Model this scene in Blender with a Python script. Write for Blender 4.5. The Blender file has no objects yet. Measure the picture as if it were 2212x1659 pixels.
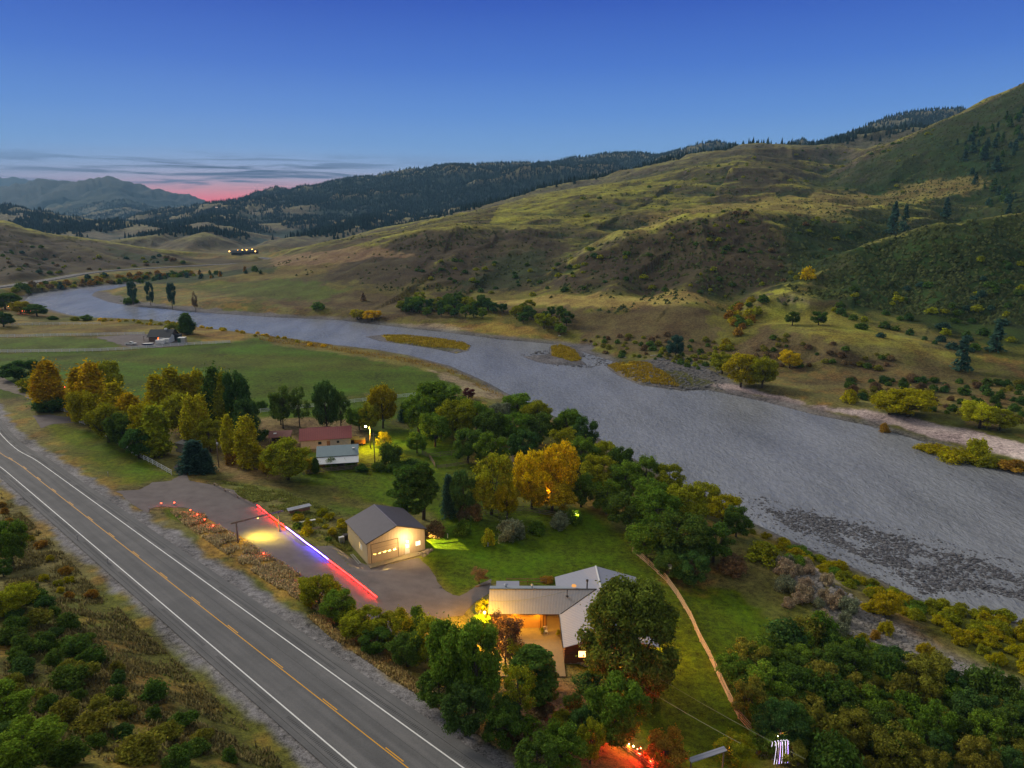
import bpy, math, random
import numpy as np
from mathutils import Vector, Matrix
random.seed(7); RS = np.random.RandomState(11)
SC = bpy.context.scene
# ------------------------------------------------------------------ survey helpers
# The place was surveyed from one aerial viewpoint 70 m above the river: bearings (u, v) are
# turned into map positions by cutting the sight line with the ground.
F, CX, CY, HC = 1534.0, 1106.0, 829.5, 70.0
TH = math.atan(368.5 / F); CT, ST = math.cos(TH), math.sin(TH)

def ray(u, v):
    u = np.asarray(u, float); v = np.asarray(v, float)
    x = (u - CX) / F; y = -(v - CY) / F
    return x, CT + y * ST, -ST + y * CT

def Gz(u, v, z=0.0):
    x, y, w = ray(u, v); t = (z - HC) / w
    return x * t, y * t

def W(u, v, Y):
    x, y, w = ray(u, v); t = Y / y
    return float(x * t), float(Y), float(HC + w * t)

def hash2(ix, iy, seed):
    n = (ix.astype(np.int64) * 374761393 + iy.astype(np.int64) * 668265263 + seed * 1442695041) & 0x7fffffff
    n = ((n ^ (n >> 13)) * 1274126177) & 0x7fffffff
    n = n ^ (n >> 16)
    return (n & 0xffff) / 65535.0

def vnoise(x, y, seed=0):
    ix = np.floor(x); iy = np.floor(y); fx = x - ix; fy = y - iy
    fx = fx * fx * fx * (fx * (fx * 6 - 15) + 10); fy = fy * fy * fy * (fy * (fy * 6 - 15) + 10)
    a = hash2(ix, iy, seed); b = hash2(ix + 1, iy, seed); c = hash2(ix, iy + 1, seed); d = hash2(ix + 1, iy + 1, seed)
    return (a + (b - a) * fx + (c - a) * fy + (a - b - c + d) * fx * fy) * 2 - 1

def fbm(x, y, o=4, seed=0, g=0.5):
    s = 0; a = 1.0; t = 0
    for i in range(o):
        s = s + a * vnoise(x, y, seed + i * 17); t += a; a *= g
        x, y = (x * 1.62 + y * 1.18) + 3.1, (-x * 1.18 + y * 1.62) + 7.7
    return s / t

def sstep(a, b, x):
    t = np.clip((x - a) / (b - a), 0, 1); return t * t * (3 - 2 * t)

def smax(a, b, k):
    h = np.clip(1 - np.abs(a - b) / k, 0, 1)
    return np.maximum(a, b) + h * h * k * 0.25

def poly_dist(x, y, P, closed=True):
    """distance to the polygon outline and inside mask"""
    P = np.asarray(P, float); n = len(P)
    d2 = np.full(x.shape, 1e12); ins = np.zeros(x.shape, bool)
    for i in range(n if closed else n - 1):
        ax, ay = P[i]; bx, by = P[(i + 1) % n]
        dx, dy = bx - ax, by - ay; L = dx * dx + dy * dy + 1e-9
        t = np.clip(((x - ax) * dx + (y - ay) * dy) / L, 0, 1)
        e = (x - ax - t * dx) ** 2 + (y - ay - t * dy) ** 2
        np.minimum(d2, e, out=d2)
        if closed and abs(dy) > 1e-9:
            c = ((ay > y) != (by > y)) & (x < dx * (y - ay) / dy + ax)
            ins ^= c
    return np.sqrt(d2), ins

def sdf(x, y, P):
    """positive inside"""
    P = np.asarray(P, float)
    d, i = poly_dist(x, y, P)
    return np.where(i, d, -d)

# ------------------------------------------------------------------ river outline
NEAR = [(2700,1560),(2212,1345),(1994,1296),(1861,1233),(1756,1188),(1631,1132),(1560,1088),(1500,1060),(1400,1010),(1290,945),(1180,890),(1096,850),
        (1053,826),(971,790),(899,771),(820,756),(737,747),(640,733),(547,721),(427,706),(367,696),(290,691),(213,689),(150,680),(103,667),(53,649)]
FAR = [(67,634),(133,627),(200,619),(280,612),(300,613),(262,620),(235,626),(204,631),(198,639),(233,652),(287,662),(350,667),(417,674),(567,684),(737,692),(845,705),
       (971,719),(1078,733),(1182,742),(1221,747),(1279,767),(1325,781),(1311,794),(1336,812),(1382,832),(1472,844),(1527,842),(1649,867),(1754,895),
       (1873,919),(1940,938),(2016,961),(2068,982),(2138,1006),(2212,1028),(2700,1190)]
def px2w(P, z=0.0):
    return [tuple(float(q) for q in Gz(u, v, z)) for u, v in P]
RIVER = px2w(NEAR + FAR)
ISLES = [px2w(P) for P in (
    [(789,727),(830,722),(880,722),(940,728),(1000,738),(1018,746),(1012,758),(985,764),(930,752),(860,742),(820,737)],
    [(1128,770),(1185,765),(1188,748),(1210,745),(1240,752),(1262,764),(1255,778),(1268,788),(1240,790),(1200,788),(1160,782)])]
ROADZ = lambda s: 15.0 - 0.0355 * s
RO = np.array([-8.0, 64.0]); RD = np.array([-0.7275, 0.6861]); RNv = np.array([0.6861, 0.7275])  # right-hand white line
RCEN = RO - RNv * 3.65
_rp = []
for s in (-160, -100, -50, 0, 50, 100, 150, 190): _rp.append((RCEN[0] + RD[0]*s, RCEN[1] + RD[1]*s, ROADZ(s)))
for (x, y, z) in ((-236,286,6.5),(-330,360,6),(-412,440,6.5),(-446,520,7.5),(-452,572,7.8)): _rp.append((x, y, z))
for (u, v, Y) in ((0,619,622),(98,605,695),(200,588,765),(300,580,805),(440,572.5,850),(520,569,875),(580,566,925),(590,560,1010),(560,556,1090)):
    _rp.append(W(u, v, Y))
def catmull(P, n):
    P = [np.array(p, float) for p in P]; P = [2*P[0]-P[1]] + P + [2*P[-1]-P[-2]]; out = []
    for i in range(1, len(P)-2):
        for k in range(n):
            t = k / n; a, b, c, d = P[i-1], P[i], P[i+1], P[i+2]
            out.append(0.5*((2*b)+(-a+c)*t+(2*a-5*b+4*c-d)*t*t+(-a+3*b-3*c+d)*t**3))
    out.append(P[-2]); return np.array(out)
ROADC = catmull(_rp, 8)

# ------------------------------------------------------------------ ground control heights (u, v, z)
CTRL = [(-200,1250,13),(-500,1400,26),(0,1659,25),(0,1300,17),(150,1500,21),(350,1659,22),(200,1300,15),(0,1100,12),(-200,1659,34),(450,1500,17.5),(600,1655,19),(-400,1100,16),
  (330,1080,10.2),(450,1045,9.6),(450,1120,10.6),(600,1150,10.4),(520,1085,10),(700,1250,10.8),(800,1290,10.8),(664,1178,10.6),(710,1213,10.7),(740,1238,10.8),(778,1266,10.9),(640,1220,11.6),(900,1350,10.2),(540,1180,11.6),(750,1330,11.8),(860,1420,12),
  (950,1520,12.6),(1100,1620,13.2),(1060,1560,11.5),(1250,1659,12.5),
  (850,1215,7.2),(775,1180,8.0),(930,1180,6.9),(1000,1280,7.6),(940,1260,7.6),(700,1130,8.4),(600,1080,8.6),(820,1120,7.2),(1050,1200,6.5),(1200,1150,6),
  (1100,1270,7.6),(1180,1390,8),(1180,1450,8.2),(1300,1250,6.5),(1400,1400,6.8),(1300,1500,8),(1400,1200,5.5),(1450,1330,6),(1500,1500,7),(1600,1600,7.4),(1400,1650,9.6),(1300,1620,10.5),(1650,1659,8),
  (1550,1250,4.5),(1600,1350,5),(1750,1400,4.2),(1700,1500,5.5),(1900,1500,3.8),(1900,1659,5),(2212,1659,4.5),(2212,1500,3),(2050,1400,2.6),(1750,1280,3.5),(2500,1659,3),
  (1050,1100,5.8),(1200,1050,5),(1350,1100,4.5),(1100,960,4.6),(1250,980,4.2),(900,1050,6.2),(900,950,5.6),(700,960,6.2),(700,1060,7.4),(620,930,6.2),(500,1040,8.4),(400,1000,8.2),
  (300,930,7.6),(200,900,7.4),(100,880,7.4),(340,1030,9),(230,960,8.4),(120,900,8.0),(500,900,6),(0,830,6.8),(-100,860,7.5),(0,760,5.4),(300,800,5),(600,800,4.6),(800,850,4.8),(950,840,4),(250,740,4.6),(0,700,4.6),(350,730,4.4),(100,690,4),(0,660,5),(-200,700,6),(-300,800,8),
  (600,760,3.4),(800,790,3.2),(1000,840,3),
  # far bank
  (300,648,3),(400,640,5),(500,640,7),(600,650,6),(700,660,5),(800,670,5),(900,680,5),(600,610,12),(450,600,9),(750,630,10),(850,640,9),(1000,700,3),(1000,655,9.5),(950,640,10),
  (1100,712,3),(1200,728,3),(1300,755,3),(1450,800,3),(1440,780,3.5),(1250,735,3.5),(1100,657,12),(1200,660,14),(1300,660,16),(1440,662,18),(1530,664,18),(1440,650,19),(1300,645,17),(1150,643,13.5),
  (1330,700,8),(1450,720,9),(1540,730,8),(1560,760,4),(1620,780,3.5),(1600,707,6),(1737,785,4),(1663,700,15.5),(1737,728,14.5),(1824,746,13.5),(1929,757,11.5),(2051,765,10),(2212,775,9),(1750,700,17),(1850,715,16),
  (1850,790,5.5),(2000,830,4),(2150,830,5),(1650,820,2.6),(1800,860,2.6),(1950,900,2.6),(2100,930,2.6),(2212,950,3),(2212,870,5),(2400,1000,4),
  (150,600,8),(250,596,8),(360,588,8),(450,590,8),(300,602,5),(0,640,7),(-100,620,9),(700,556,17),(620,562,17),(560,572,16),(780,556,18)]
_c = np.array([(*Gz(u, v, z), z) for u, v, z in CTRL] + [(*RCEN, 15.0)] +
     [(*(RCEN+RD*s+RNv*o), ROADZ(s)+dz) for s in range(-80, 200, 20) for o, dz in ((0,-.2),(7.5,-.35),(-7,-.2))] +
     [(-90,0,40),(-20,-60,34),(60,0,20),(120,0,12),(200,0,8),(400,-200,20),(-300,0,60),(0,-400,90),(-700,200,60),(-400,300,22),(-480,450,25),(600,100,12),(600,350,14),
      (0,1300,3),(-500,1500,3),(600,1500,10),(1500,1500,30),(-1500,1500,40),(0,3000,5),(-3000,3000,50),(3000,3000,60),(0,8000,5),(-6000,8000,20),(6000,8000,60),(-4000,-2000,100),(4000,-2000,100),(-400,1100,5),(-800,1200,10)])
CX_, CY_, CZ_ = _c.T
def _phi(r): return -np.sqrt(r * r + 9.0)
_A = _phi(np.hypot(CX_[:,None]-CX_[None], CY_[:,None]-CY_[None])) + np.eye(len(CX_)) * 1.5
_B = np.zeros((len(CX_)+1,)*2); _B[:-1,:-1] = _A; _B[-1,:-1] = 1; _B[:-1,-1] = 1
_w = np.linalg.solve(_B, np.append(CZ_, 0))
def ctrl0(x, y):
    s = np.full(x.shape, _w[-1])
    for i in range(len(CX_)): s += _w[i] * _phi(np.hypot(x - CX_[i], y - CY_[i]))
    return s

class Grid:
    def __init__(g, fn, x0, x1, y0, y1, st):
        g.x0, g.y0, g.st = x0, y0, st; xs = np.arange(x0, x1+st, st); ys = np.arange(y0, y1+st, st)
        X, Y = np.meshgrid(xs, ys); r = fn(X.ravel(), Y.ravel())
        g.v = [q.reshape(X.shape) for q in (r if isinstance(r, tuple) else (r,))]
        g.nx, g.ny = len(xs), len(ys)
    def __call__(g, x, y, k=0):
        fx = np.clip((x-g.x0)/g.st, 0, g.nx-1.001); fy = np.clip((y-g.y0)/g.st, 0, g.ny-1.001)
        i = fx.astype(int); j = fy.astype(int); fx -= i; fy -= j; v = g.v[k]
        return (v[j,i]*(1-fx)+v[j,i+1]*fx)*(1-fy)+(v[j+1,i]*(1-fx)+v[j+1,i+1]*fx)*fy
_gn = Grid(ctrl0, -1000, 1000, -400, 1400, 7); _gf = Grid(ctrl0, -12000, 12000, -12000, 14000, 100)
def ctrl(x, y):
    a = _gf(x, y); m = (np.abs(x) < 1000) & (y > -400) & (y < 1400)
    a[m] = _gn(x[m], y[m]); return a

# ------------------------------------------------------------------ ridges: (points (u, v, Y)), flank slope, crest rounding, gully wavelength, gully strength
RID = [
 ([(480,604,650),(560,591,680),(680,571,700),(755,554,715),(849,512,725),(917,500,720),(995,484,715),(1063,489,720),(1130,486,720),(1207,495,740),(1260,482,760),(1400,468,800),(1500,452,830)], .46, 16, 60, .5),
 ([(995,486,740),(1063,455,1050),(1142,443,1120),(1207,421,1180),(1318,400,1240),(1440,371,1300),(1540,334,1350),(1635,311,1390),(1731,313,1390),(1810,309,1400),(1902,292,1440),(1967,273,1450),(2036,294,1500),(2100,300,1550),(2300,280,1500)], .42, 55, 130, .5),
 ([(1635,312,1380),(1600,350,1150),(1640,400,960),(1700,425,860)], .25, 30, 110, .4),
 ([(1902,293,1420),(1935,375,1100),(1800,410,930),(1690,440,800)], .25, 30, 110, .4),
 ([(1318,402,1200),(1300,425,1050),(1240,445,930),(1180,470,830)], .2, 40, 120, .3),
 ([(1540,336,1300),(1480,390,1080),(1420,430,930)], .2, 40, 120, .3),
 ([(1063,503,700),(1010,540,640),(963,563,600),(895,614,560)], .42, 8, 45, .5),
 ([(917,502,700),(860,545,665),(790,590,630)], .34, 12, 50, .5),
 ([(1130,487,705),(1110,540,630),(1060,590,575),(1030,625,545)], .42, 9, 45, .5),
 ([(880,508,715),(830,560,640),(760,605,600)], .42, 9, 45, .5),
 ([(955,492,712),(930,545,640),(860,600,575)], .44, 8, 45, .5),
 ([(1170,490,720),(1150,550,620),(1110,615,545)], .44, 8, 45, .5),
 ([(1300,476,765),(1270,520,690),(1235,556,602)], .42, 10, 50, .4),
 ([(1207,496,730),(1180,540,640),(1150,600,550)], .42, 10, 45, .5),
 ([(2131,405,800),(2016,428,770),(1903,443,720),(1750,462,640),(1640,452,590),(1597,453,570),(1482,463,575),(1391,500,590),(1235,556,600),(1130,606,560)], .46, 14, 60, .5),
 ([(1597,454,565),(1560,540,500),(1500,610,450),(1470,640,425)], .48, 9, 45, .4),
 ([(1680,456,600),(1670,540,520),(1640,620,450)], .5, 9, 45, .5),
 ([(1391,500,588),(1350,560,520),(1330,620,460)], .46, 9, 45, .4),
 ([(1663,640,400),(1700,631,405),(1749,604,420),(1863,536,452),(1940,508,462),(2036,485,462),(2212,460,470),(2450,400,500),(2800,300,560)], .52, 7, 48, .45),
 ([(2036,486,455),(2040,600,400),(2010,700,352)], .45, 8, 40, .5),
 ([(2250,455,465),(2230,600,390),(2180,700,345)], .45, 8, 40, .5),
 ([(1863,537,448),(1850,620,402),(1800,680,368)], .4, 8, 40, .4),
 ([(2036,292,1450),(2093,253,1250),(2131,231,1180),(2170,210,1130),(2210,188,1100),(2300,140,1050),(2500,60,1000),(2900,-60,950)], .55, 20, 110, .4),
 ([(2170,212,1110),(2120,300,1000),(2090,380,880),(2131,405,800)], .4, 20, 90, .5),
 ([(2400,110,1000),(2330,300,850),(2250,420,700)], .45, 20, 90, .5),
 # left brown hill
 ([(-900,330,700),(-500,400,820),(-200,448,930),(0,476,1000),(93,504,1010),(206,518,1040),(333,537,1080),(420,545,1080),(493,550,1060),(540,560,1000)], .42, 10, 70, .5),
 ([(40,492,1005),(110,530,900),(200,560,840),(250,578,800)], .42, 6, 45, .5),
 ([(150,512,1020),(240,535,940),(340,560,870)], .4, 6, 45, .5),
 ([(-40,472,980),(-30,520,860),(20,570,740),(40,595,680)], .42, 6, 45, .5),
 ([(0,478,985),(27,520,880),(100,555,860),(150,576,810)], .36, 7, 50, .5),
 ([(-100,466,960),(-80,530,800),(-60,590,690)], .36, 7, 50, .5),
 ([(93,505,1000),(180,535,900),(270,565,840)], .34, 7, 50, .5),
 ([(206,519,1030),(330,545,940),(400,565,850)], .3, 7, 50, .5),
 # middle blue forested mountain
 ([(487,449,5600),(533,441,5200),(567,440,5000),(600,431,4800),(667,416,4500),(766,404,4200),(877,383,4000),(949,369,3900),(1006,353,3800),(1060,358,3800),(1149,347,3700),(1257,338,3600)], .2, 60, 420, .6),
 ([(1257,338,3600),(1318,331,3500),(1386,327,3400),(1425,333,3400),(1480,322,3300),(1536,305,3200),(1635,305,3100),(1696,306,3000),(1788,295,2900),(1864,280,2800),(1940,256,2800),(2017,237,2800),(2055,235,2800),(2093,241,2800),(2212,250,2800),(2700,240,2800)], .32, 60, 420, .6),
 ([(250,517,1330),(333,507,1380),(400,490,1550),(450,469,1950),(520,456,2900),(600,432,4500)], .34, 12, 110, .5),
 ([(395,545,1240),(440,499,1370),(455,490,1700),(520,470,2600)], .42, 8, 80, .5),
 ([(500,548,1240),(547,542,1260),(633,511,1370),(727,503,1500),(800,470,2000),(898,434,2900),(949,400,3600)], .34, 10, 110, .6),
 ([(640,546,1240),(690,522,1330),(755,494,1540),(816,466,2000),(870,450,2700)], .34, 10, 110, .6),
 ([(780,552,1230),(830,530,1300),(888,497,1460),(957,458,1950),(1043,431,2600),(1080,420,3100)], .34, 12, 110, .6),
 ([(900,540,1350),(1000,500,1700),(1100,450,2300),(1200,400,3000)], .3, 20, 200, .6),
 # far left mountains
 ([(-900,360,8000),(-300,385,7600),(0,402,7400),(60,390,7200),(87,383,7000),(117,381,7000),(180,392,6800),(210,383,6600),(230,379,6500),(266,385,6400),(333,404,6200),(400,421,6000),(443,437,5800),(480,450,5700),(505,458,5600)], .34, 22, 420, .5),
 ([(-400,372,11500),(0,377,11000),(27,381,11000),(60,388,11000),(100,384,10800),(140,392,10500)], .3, 60, 700, .5),
 ([(230,380,6480),(262,430,5200),(277,446,4500),(300,470,3800)], .3, 30, 300, .5),
 ([(-200,420,3000),(0,439,2700),(50,450,2400),(100,470,2000),(143,488,1800),(180,505,1600)], .3, 25, 220, .5),
 ([(143,502,1600),(180,485,1750),(237,471,1850),(300,478,1850),(360,491,1700),(400,505,1600)], .26, 25, 180, .5),
]
RIDW = [([W(*p) for p in P], s, w, lam, g) for P, s, w, lam, g in RID]

def hills(x, y):
    h = np.full(x.shape, -60.0)
    for k, (P, s, w, lam, g) in enumerate(RIDW):
        A = np.array(P); top = A[:,2].max()
        reach = (top + 20 + lam*.25) / s * 1.1
        m = (x > A[:,0].min()-reach) & (x < A[:,0].max()+reach) & (y > A[:,1].min()-reach) & (y < A[:,1].max()+reach)
        if not m.any(): continue
        X = x[m]; Yy = y[m]; best = np.full(X.shape, -200.0); L0 = 0.0
        wx = fbm(X/lam*.7, Yy/lam*.7, 2, 91+k) * lam * .35; wy = fbm(X/lam*.7, Yy/lam*.7, 2, 191+k) * lam * .35
        for i in range(len(A)-1):
            a, b = A[i], A[i+1]; dx, dy = b[0]-a[0], b[1]-a[1]; L = math.hypot(dx, dy) + 1e-6
            t = ((X-a[0])*dx + (Yy-a[1])*dy) / L / L; tc = np.clip(t, 0, 1)
            px = X - a[0] - tc*dx; py = Yy - a[1] - tc*dy
            d = np.hypot(px, py); de = np.sqrt(d*d + w*w) - w
            along = (L0 + tc*L)
            n = vnoise((along + wx)/lam + np.where(px*dy-py*dx > 0, 37.2, 0), (d + wy)/lam*.25, 300+k)
            n = 1 - np.abs(n)*2.0            # ridged
            n2 = 1 - 2*np.abs(vnoise((along + wx*1.5)/lam*2.7 + np.where(px*dy-py*dx > 0, 7.2, 0), (d + wy)/lam*.6, 400+k))
            am = np.minimum(s*de*.8, lam*.24)
            hh = a[2] + (b[2]-a[2])*tc - s*de + g*am*(n*1.3 + n2*.55 - .5)
            best = np.maximum(best, hh); L0 += L
        if A[:,1].min() > 1150: best = best - np.clip(1215 - Yy, 0, 1e9) * .4
        hm = h[m]; kk = 5 if lam < 100 else (9 if lam < 190 else 16)
        h[m] = smax(hm, best, kk)
    return h

def smin_(rz, hh, rd):
    k = sstep(7, 26, rd); return np.where(hh > rz, rz*(1-k)+hh*k, rz*(1-sstep(7,30,rd))+hh*sstep(7,30,rd))
def road_d0(x, y):
    d2 = np.full(x.shape, 1e12); z = np.zeros(x.shape)
    R = ROADC
    for i in range(len(R)-1):
        a, b = R[i], R[i+1]; dx, dy = b[0]-a[0], b[1]-a[1]; L = dx*dx+dy*dy
        t = np.clip(((x-a[0])*dx+(y-a[1])*dy)/L, 0, 1)
        e = (x-a[0]-t*dx)**2+(y-a[1]-t*dy)**2; m = e < d2
        d2[m] = e[m]; z[m] = (a[2]+(b[2]-a[2])*t)[m]
    return np.sqrt(d2), z

_gr = Grid(road_d0, -1700, 1700, -1700, 1700, 20)
_gv = Grid(lambda x, y: sdf(x, y, RIVER), -1700, 1700, -1700, 1700, 20)
_gi = Grid(lambda x, y: np.maximum(*[sdf(x, y, P) for P in ISLES]), -100, 400, 100, 700, 10)
def road_d(x, y):
    d = _gr(x, y); z = _gr(x, y, 1); m = d < 50
    if m.any(): d[m], z[m] = road_d0(x[m], y[m])
    return d, z
def river_d(x, y):
    d = _gv(x, y); m = np.abs(d) < 60
    if m.any(): d[m] = sdf(x[m], y[m], RIVER)
    return d
def isle_d(x, y):
    d = np.full(x.shape, -99.0); m = (x > -100) & (x < 400) & (y > 100) & (y < 700); m[m] = _gi(x[m], y[m]) > -25
    if m.any(): d[m] = np.maximum(*[sdf(x[m], y[m], P) for P in ISLES])
    return d

_wp = Gz(795, 1217, 7.45); _wa = math.radians(31.5)
PADS = [([(-4.6,85.6),(20.6,85.6),(20.6,109),(-4.6,109)], 7.62, 5.0),
        ([(float(_wp[0])+a*math.cos(_wa)-b*math.sin(_wa), float(_wp[1])+a*math.sin(_wa)+b*math.cos(_wa)) for a, b in ((-.8,-2.6),(12.3,-2.6),(12.3,11.6),(-.8,11.6))], 7.02, 4.0)]
def height(x, y):
    x = np.asarray(x, float); y = np.asarray(y, float); shp = x.shape
    x = x.ravel(); y = y.ravel(); out = np.empty(x.shape)
    for i in range(0, len(x), 120000):
        out[i:i+120000] = _height(x[i:i+120000], y[i:i+120000])
    return out.reshape(shp)

def _height(x, y):
    r = np.hypot(x, y)
    b = ctrl(x, y)
    b = b + 0.5 * fbm(x/23., y/23., 3, 5) * sstep(150, 420, r)
    hl = hills(x, y)
    rg = fbm(x/34., y/34., 5, 21, .58); hn = sstep(12, 45, hl) * (2.4*(.35-np.abs(rg)*2.2)+1.0*rg + sstep(1300, 2600, r)*-95*np.abs(fbm(x/260., y/260., 5, 22)))
    hn = np.where(r > 1300, np.minimum(np.abs(hn), .16*np.maximum(hl, 0))*np.sign(hn), hn); h = smax(b, hl + hn, 6)
    near = r < 1600
    if near.any():
        X, Y = x[near], y[near]; hh = h[near]
        d = river_d(X, Y); ins = d > 0; d = np.abs(d); d = d + 1.1*fbm(X/9., Y/9., 3, 8)
        land = np.where(ins, -0.1 - np.minimum(d, 10)*0.13, np.where(d < 3, 0.28*np.maximum(d,0) + .02, 0.86 + (hh-.86)*sstep(3, 17+22*sstep(480,620,Y)*(X<-150), d)))
        hh = land
        dd = isle_d(X, Y); hh = np.where(ins, np.maximum(hh, np.clip(dd*.16, -1.2, .9)), hh)
        for P, pz, fe in PADS:
            m = (np.abs(X-P[0][0]) < 45) & (np.abs(Y-P[0][1]) < 45)
            if m.any():
                w = sstep(-fe, 0, sdf(X[m], Y[m], P)); hh[m] = hh[m]*(1-w)+pz*w
        rd, rz = road_d(X, Y)
        wide = sstep(200, 400, np.hypot(X, Y)); k = sstep(0, 1, (rd-6.6)/(8.4+22*wide))
        hh = np.where(ins, hh, np.where(wide > .5, smin_(rz-.6, hh, rd), (rz - 0.14 - wide*.5) * (1-k) + hh*k))
        h[near] = hh
    return h

PAZ = np.radians(np.concatenate([np.arange(-180, -44, 2.0), np.arange(-44, -37.6, .4), np.linspace(-37.6, 37.6, 1120), np.arange(38, 44.5, .4), np.arange(46, 180, 2.0)]))
PR = np.concatenate([[3, 12, 24], np.geomspace(32, 700, 620), np.geomspace(704, 1700, 230), np.geomspace(1712, 6800, 210), np.geomspace(6900, 13500, 40)])
_R, _A = np.meshgrid(PR, PAZ, indexing='ij'); PX = _R*np.sin(_A); PY = _R*np.cos(_A)
PZ = height(PX, PY)
def G(u, v):
    """map position where the sight line (u, v) meets the ground"""
    u = np.atleast_1d(np.asarray(u, float)); v = np.atleast_1d(np.asarray(v, float)); res = []
    for a, b in zip(u, v):
        x, y, w = ray(a, b); hr = math.hypot(x, y); A = math.atan2(x, y); sl = w/hr
        j = int(np.searchsorted(PAZ, A))-1; t = (A-PAZ[j])/(PAZ[j+1]-PAZ[j]); pz = PZ[:,j]*(1-t)+PZ[:,j+1]*t
        f = HC + sl*PR - pz; k = np.nonzero(f < 0)[0]; k = k[k > 2]
        i = int(k[0]) if len(k) else len(PR)-1
        q = f[i-1]/(f[i-1]-f[i]) if len(k) else 1.0
        r = PR[i-1]+(PR[i]-PR[i-1])*q; res.append((r*math.sin(A), r*math.cos(A), pz[i-1]+(pz[i]-pz[i-1])*q))
    return np.array(res)
def Gp(P):
    P = np.array(P, float); return [tuple(q[:2]) for q in G(P[:,0], P[:,1])]
# ------------------------------------------------------------------ scene helpers
def link(o, parent=None):
    SC.collection.objects.link(o)
    if parent is not None: o.parent = parent
    return o
def tag(o, label=None, cat=None, group=None, kind=None):
    if label: o['label'] = label
    if cat: o['category'] = cat
    if group: o['group'] = group
    if kind: o['kind'] = kind
    return o
def mesh_np(name, V, Fq, m=None, parent=None, smooth=False, mats=None, midx=None):
    """V (n,3); Fq (m,k) same-size faces or list of such arrays"""
    V = np.asarray(V, np.float32); Fs = Fq if isinstance(Fq, list) else [Fq]
    me = bpy.data.meshes.new(name)
    Fs = [np.asarray(f, np.int32) for f in Fs if len(f)]
    li = np.concatenate([f.ravel() for f in Fs]); cnt = np.concatenate([np.full(len(f), f.shape[1], np.int32) for f in Fs])
    st = np.concatenate([[0], np.cumsum(cnt)[:-1]]).astype(np.int32)
    me.vertices.add(len(V)); me.vertices.foreach_set('co', V.ravel())
    me.loops.add(len(li)); me.loops.foreach_set('vertex_index', li)
    me.polygons.add(len(cnt)); me.polygons.foreach_set('loop_start', st)
    me.polygons.foreach_set('use_smooth', np.full(len(cnt), smooth))
    if midx is not None: me.polygons.foreach_set('material_index', np.asarray(midx, np.int32))
    me.update(calc_edges=True)
    for q in (mats or ([m] if m else [])): me.materials.append(q)
    return link(bpy.data.objects.new(name, me), parent)

class NT:
    def __init__(s, name, world=False):
        s.m = bpy.data.materials.new(name) if not world else bpy.data.worlds.new(name)
        s.m.use_nodes = True; s.t = s.m.node_tree; s.t.nodes.clear()
    def n(s, typ, **kw):
        o = s.t.nodes.new(typ)
        for k, v in kw.items():
            if k in ('inp',):
                for kk, vv in v.items():
                    if hasattr(vv, 'is_output') : s.t.links.new(vv, o.inputs[kk])
                    else: o.inputs[kk].default_value = vv
            else: setattr(o, k, v)
        return o
    def l(s, a, b): s.t.links.new(a, b)
    def math(s, op, a, b=0.0, c=0.0, clamp=False):
        o = s.t.nodes.new('ShaderNodeMath'); o.operation = op; o.use_clamp = clamp
        for i, q in enumerate((a, b, c)):
            if hasattr(q, 'is_output'): s.t.links.new(q, o.inputs[i])
            else: o.inputs[i].default_value = q
        return o.outputs[0]
    def mix(s, f, a, b, mode='MIX'):
        o = s.t.nodes.new('ShaderNodeMix'); o.data_type = 'RGBA'; o.blend_type = mode
        for i, q in ((0, f), (6, a), (7, b)):
            if hasattr(q, 'is_output'): s.t.links.new(q, o.inputs[i])
            else: o.inputs[i].default_value = q if not isinstance(q, tuple) or len(q) == 4 else (*q, 1)
        return o.outputs[2]
    def ramp(s, f, pts, mode='LINEAR'):
        o = s.t.nodes.new('ShaderNodeValToRGB'); o.color_ramp.interpolation = mode
        e = o.color_ramp.elements
        while len(e) > len(pts): e.remove(e[0])
        while len(e) < len(pts): e.new(0.5)
        for el, (p, c) in zip(e, pts): el.position = p; el.color = (*c, 1) if len(c) == 3 else c
        s.t.links.new(f, o.inputs[0]); return o.outputs[0]
    def noise(s, vec, scale, detail=4, rough=.55, dist=0.0):
        o = s.t.nodes.new('ShaderNodeTexNoise'); o.inputs['Scale'].default_value = scale; o.inputs['Detail'].default_value = detail
        o.inputs['Roughness'].default_value = rough; o.inputs['Distortion'].default_value = dist
        if vec is not None: s.t.links.new(vec, o.inputs['Vector'])
        return o.outputs['Fac']
    def out(s, sh, kind='Surface'):
        o = s.t.nodes.new('ShaderNodeOutputMaterial'); s.t.links.new(sh, o.inputs[kind]); return s.m
    def bsdf(s, col, rough=.8, spec=.3, metal=0.0, bump=None, bstr=.3, bdist=.1, emis=None, estr=0.0, **kw):
        o = s.t.nodes.new('ShaderNodeBsdfPrincipled')
        for k, q in (('Base Color', col), ('Roughness', rough), ('Specular IOR Level', spec), ('Metallic', metal)):
            if hasattr(q, 'is_output'): s.t.links.new(q, o.inputs[k])
            else: o.inputs[k].default_value = (*q, 1) if isinstance(q, tuple) and len(q) == 3 else q
        if bump is not None:
            b = s.t.nodes.new('ShaderNodeBump'); b.inputs['Strength'].default_value = bstr; b.inputs['Distance'].default_value = bdist
            s.t.links.new(bump, b.inputs['Height']); s.t.links.new(b.outputs[0], o.inputs['Normal'])
        if emis is not None:
            o.inputs['Emission Color'].default_value = (*emis, 1); o.inputs['Emission Strength'].default_value = estr
        return o.outputs[0]
_mc = {}
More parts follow.
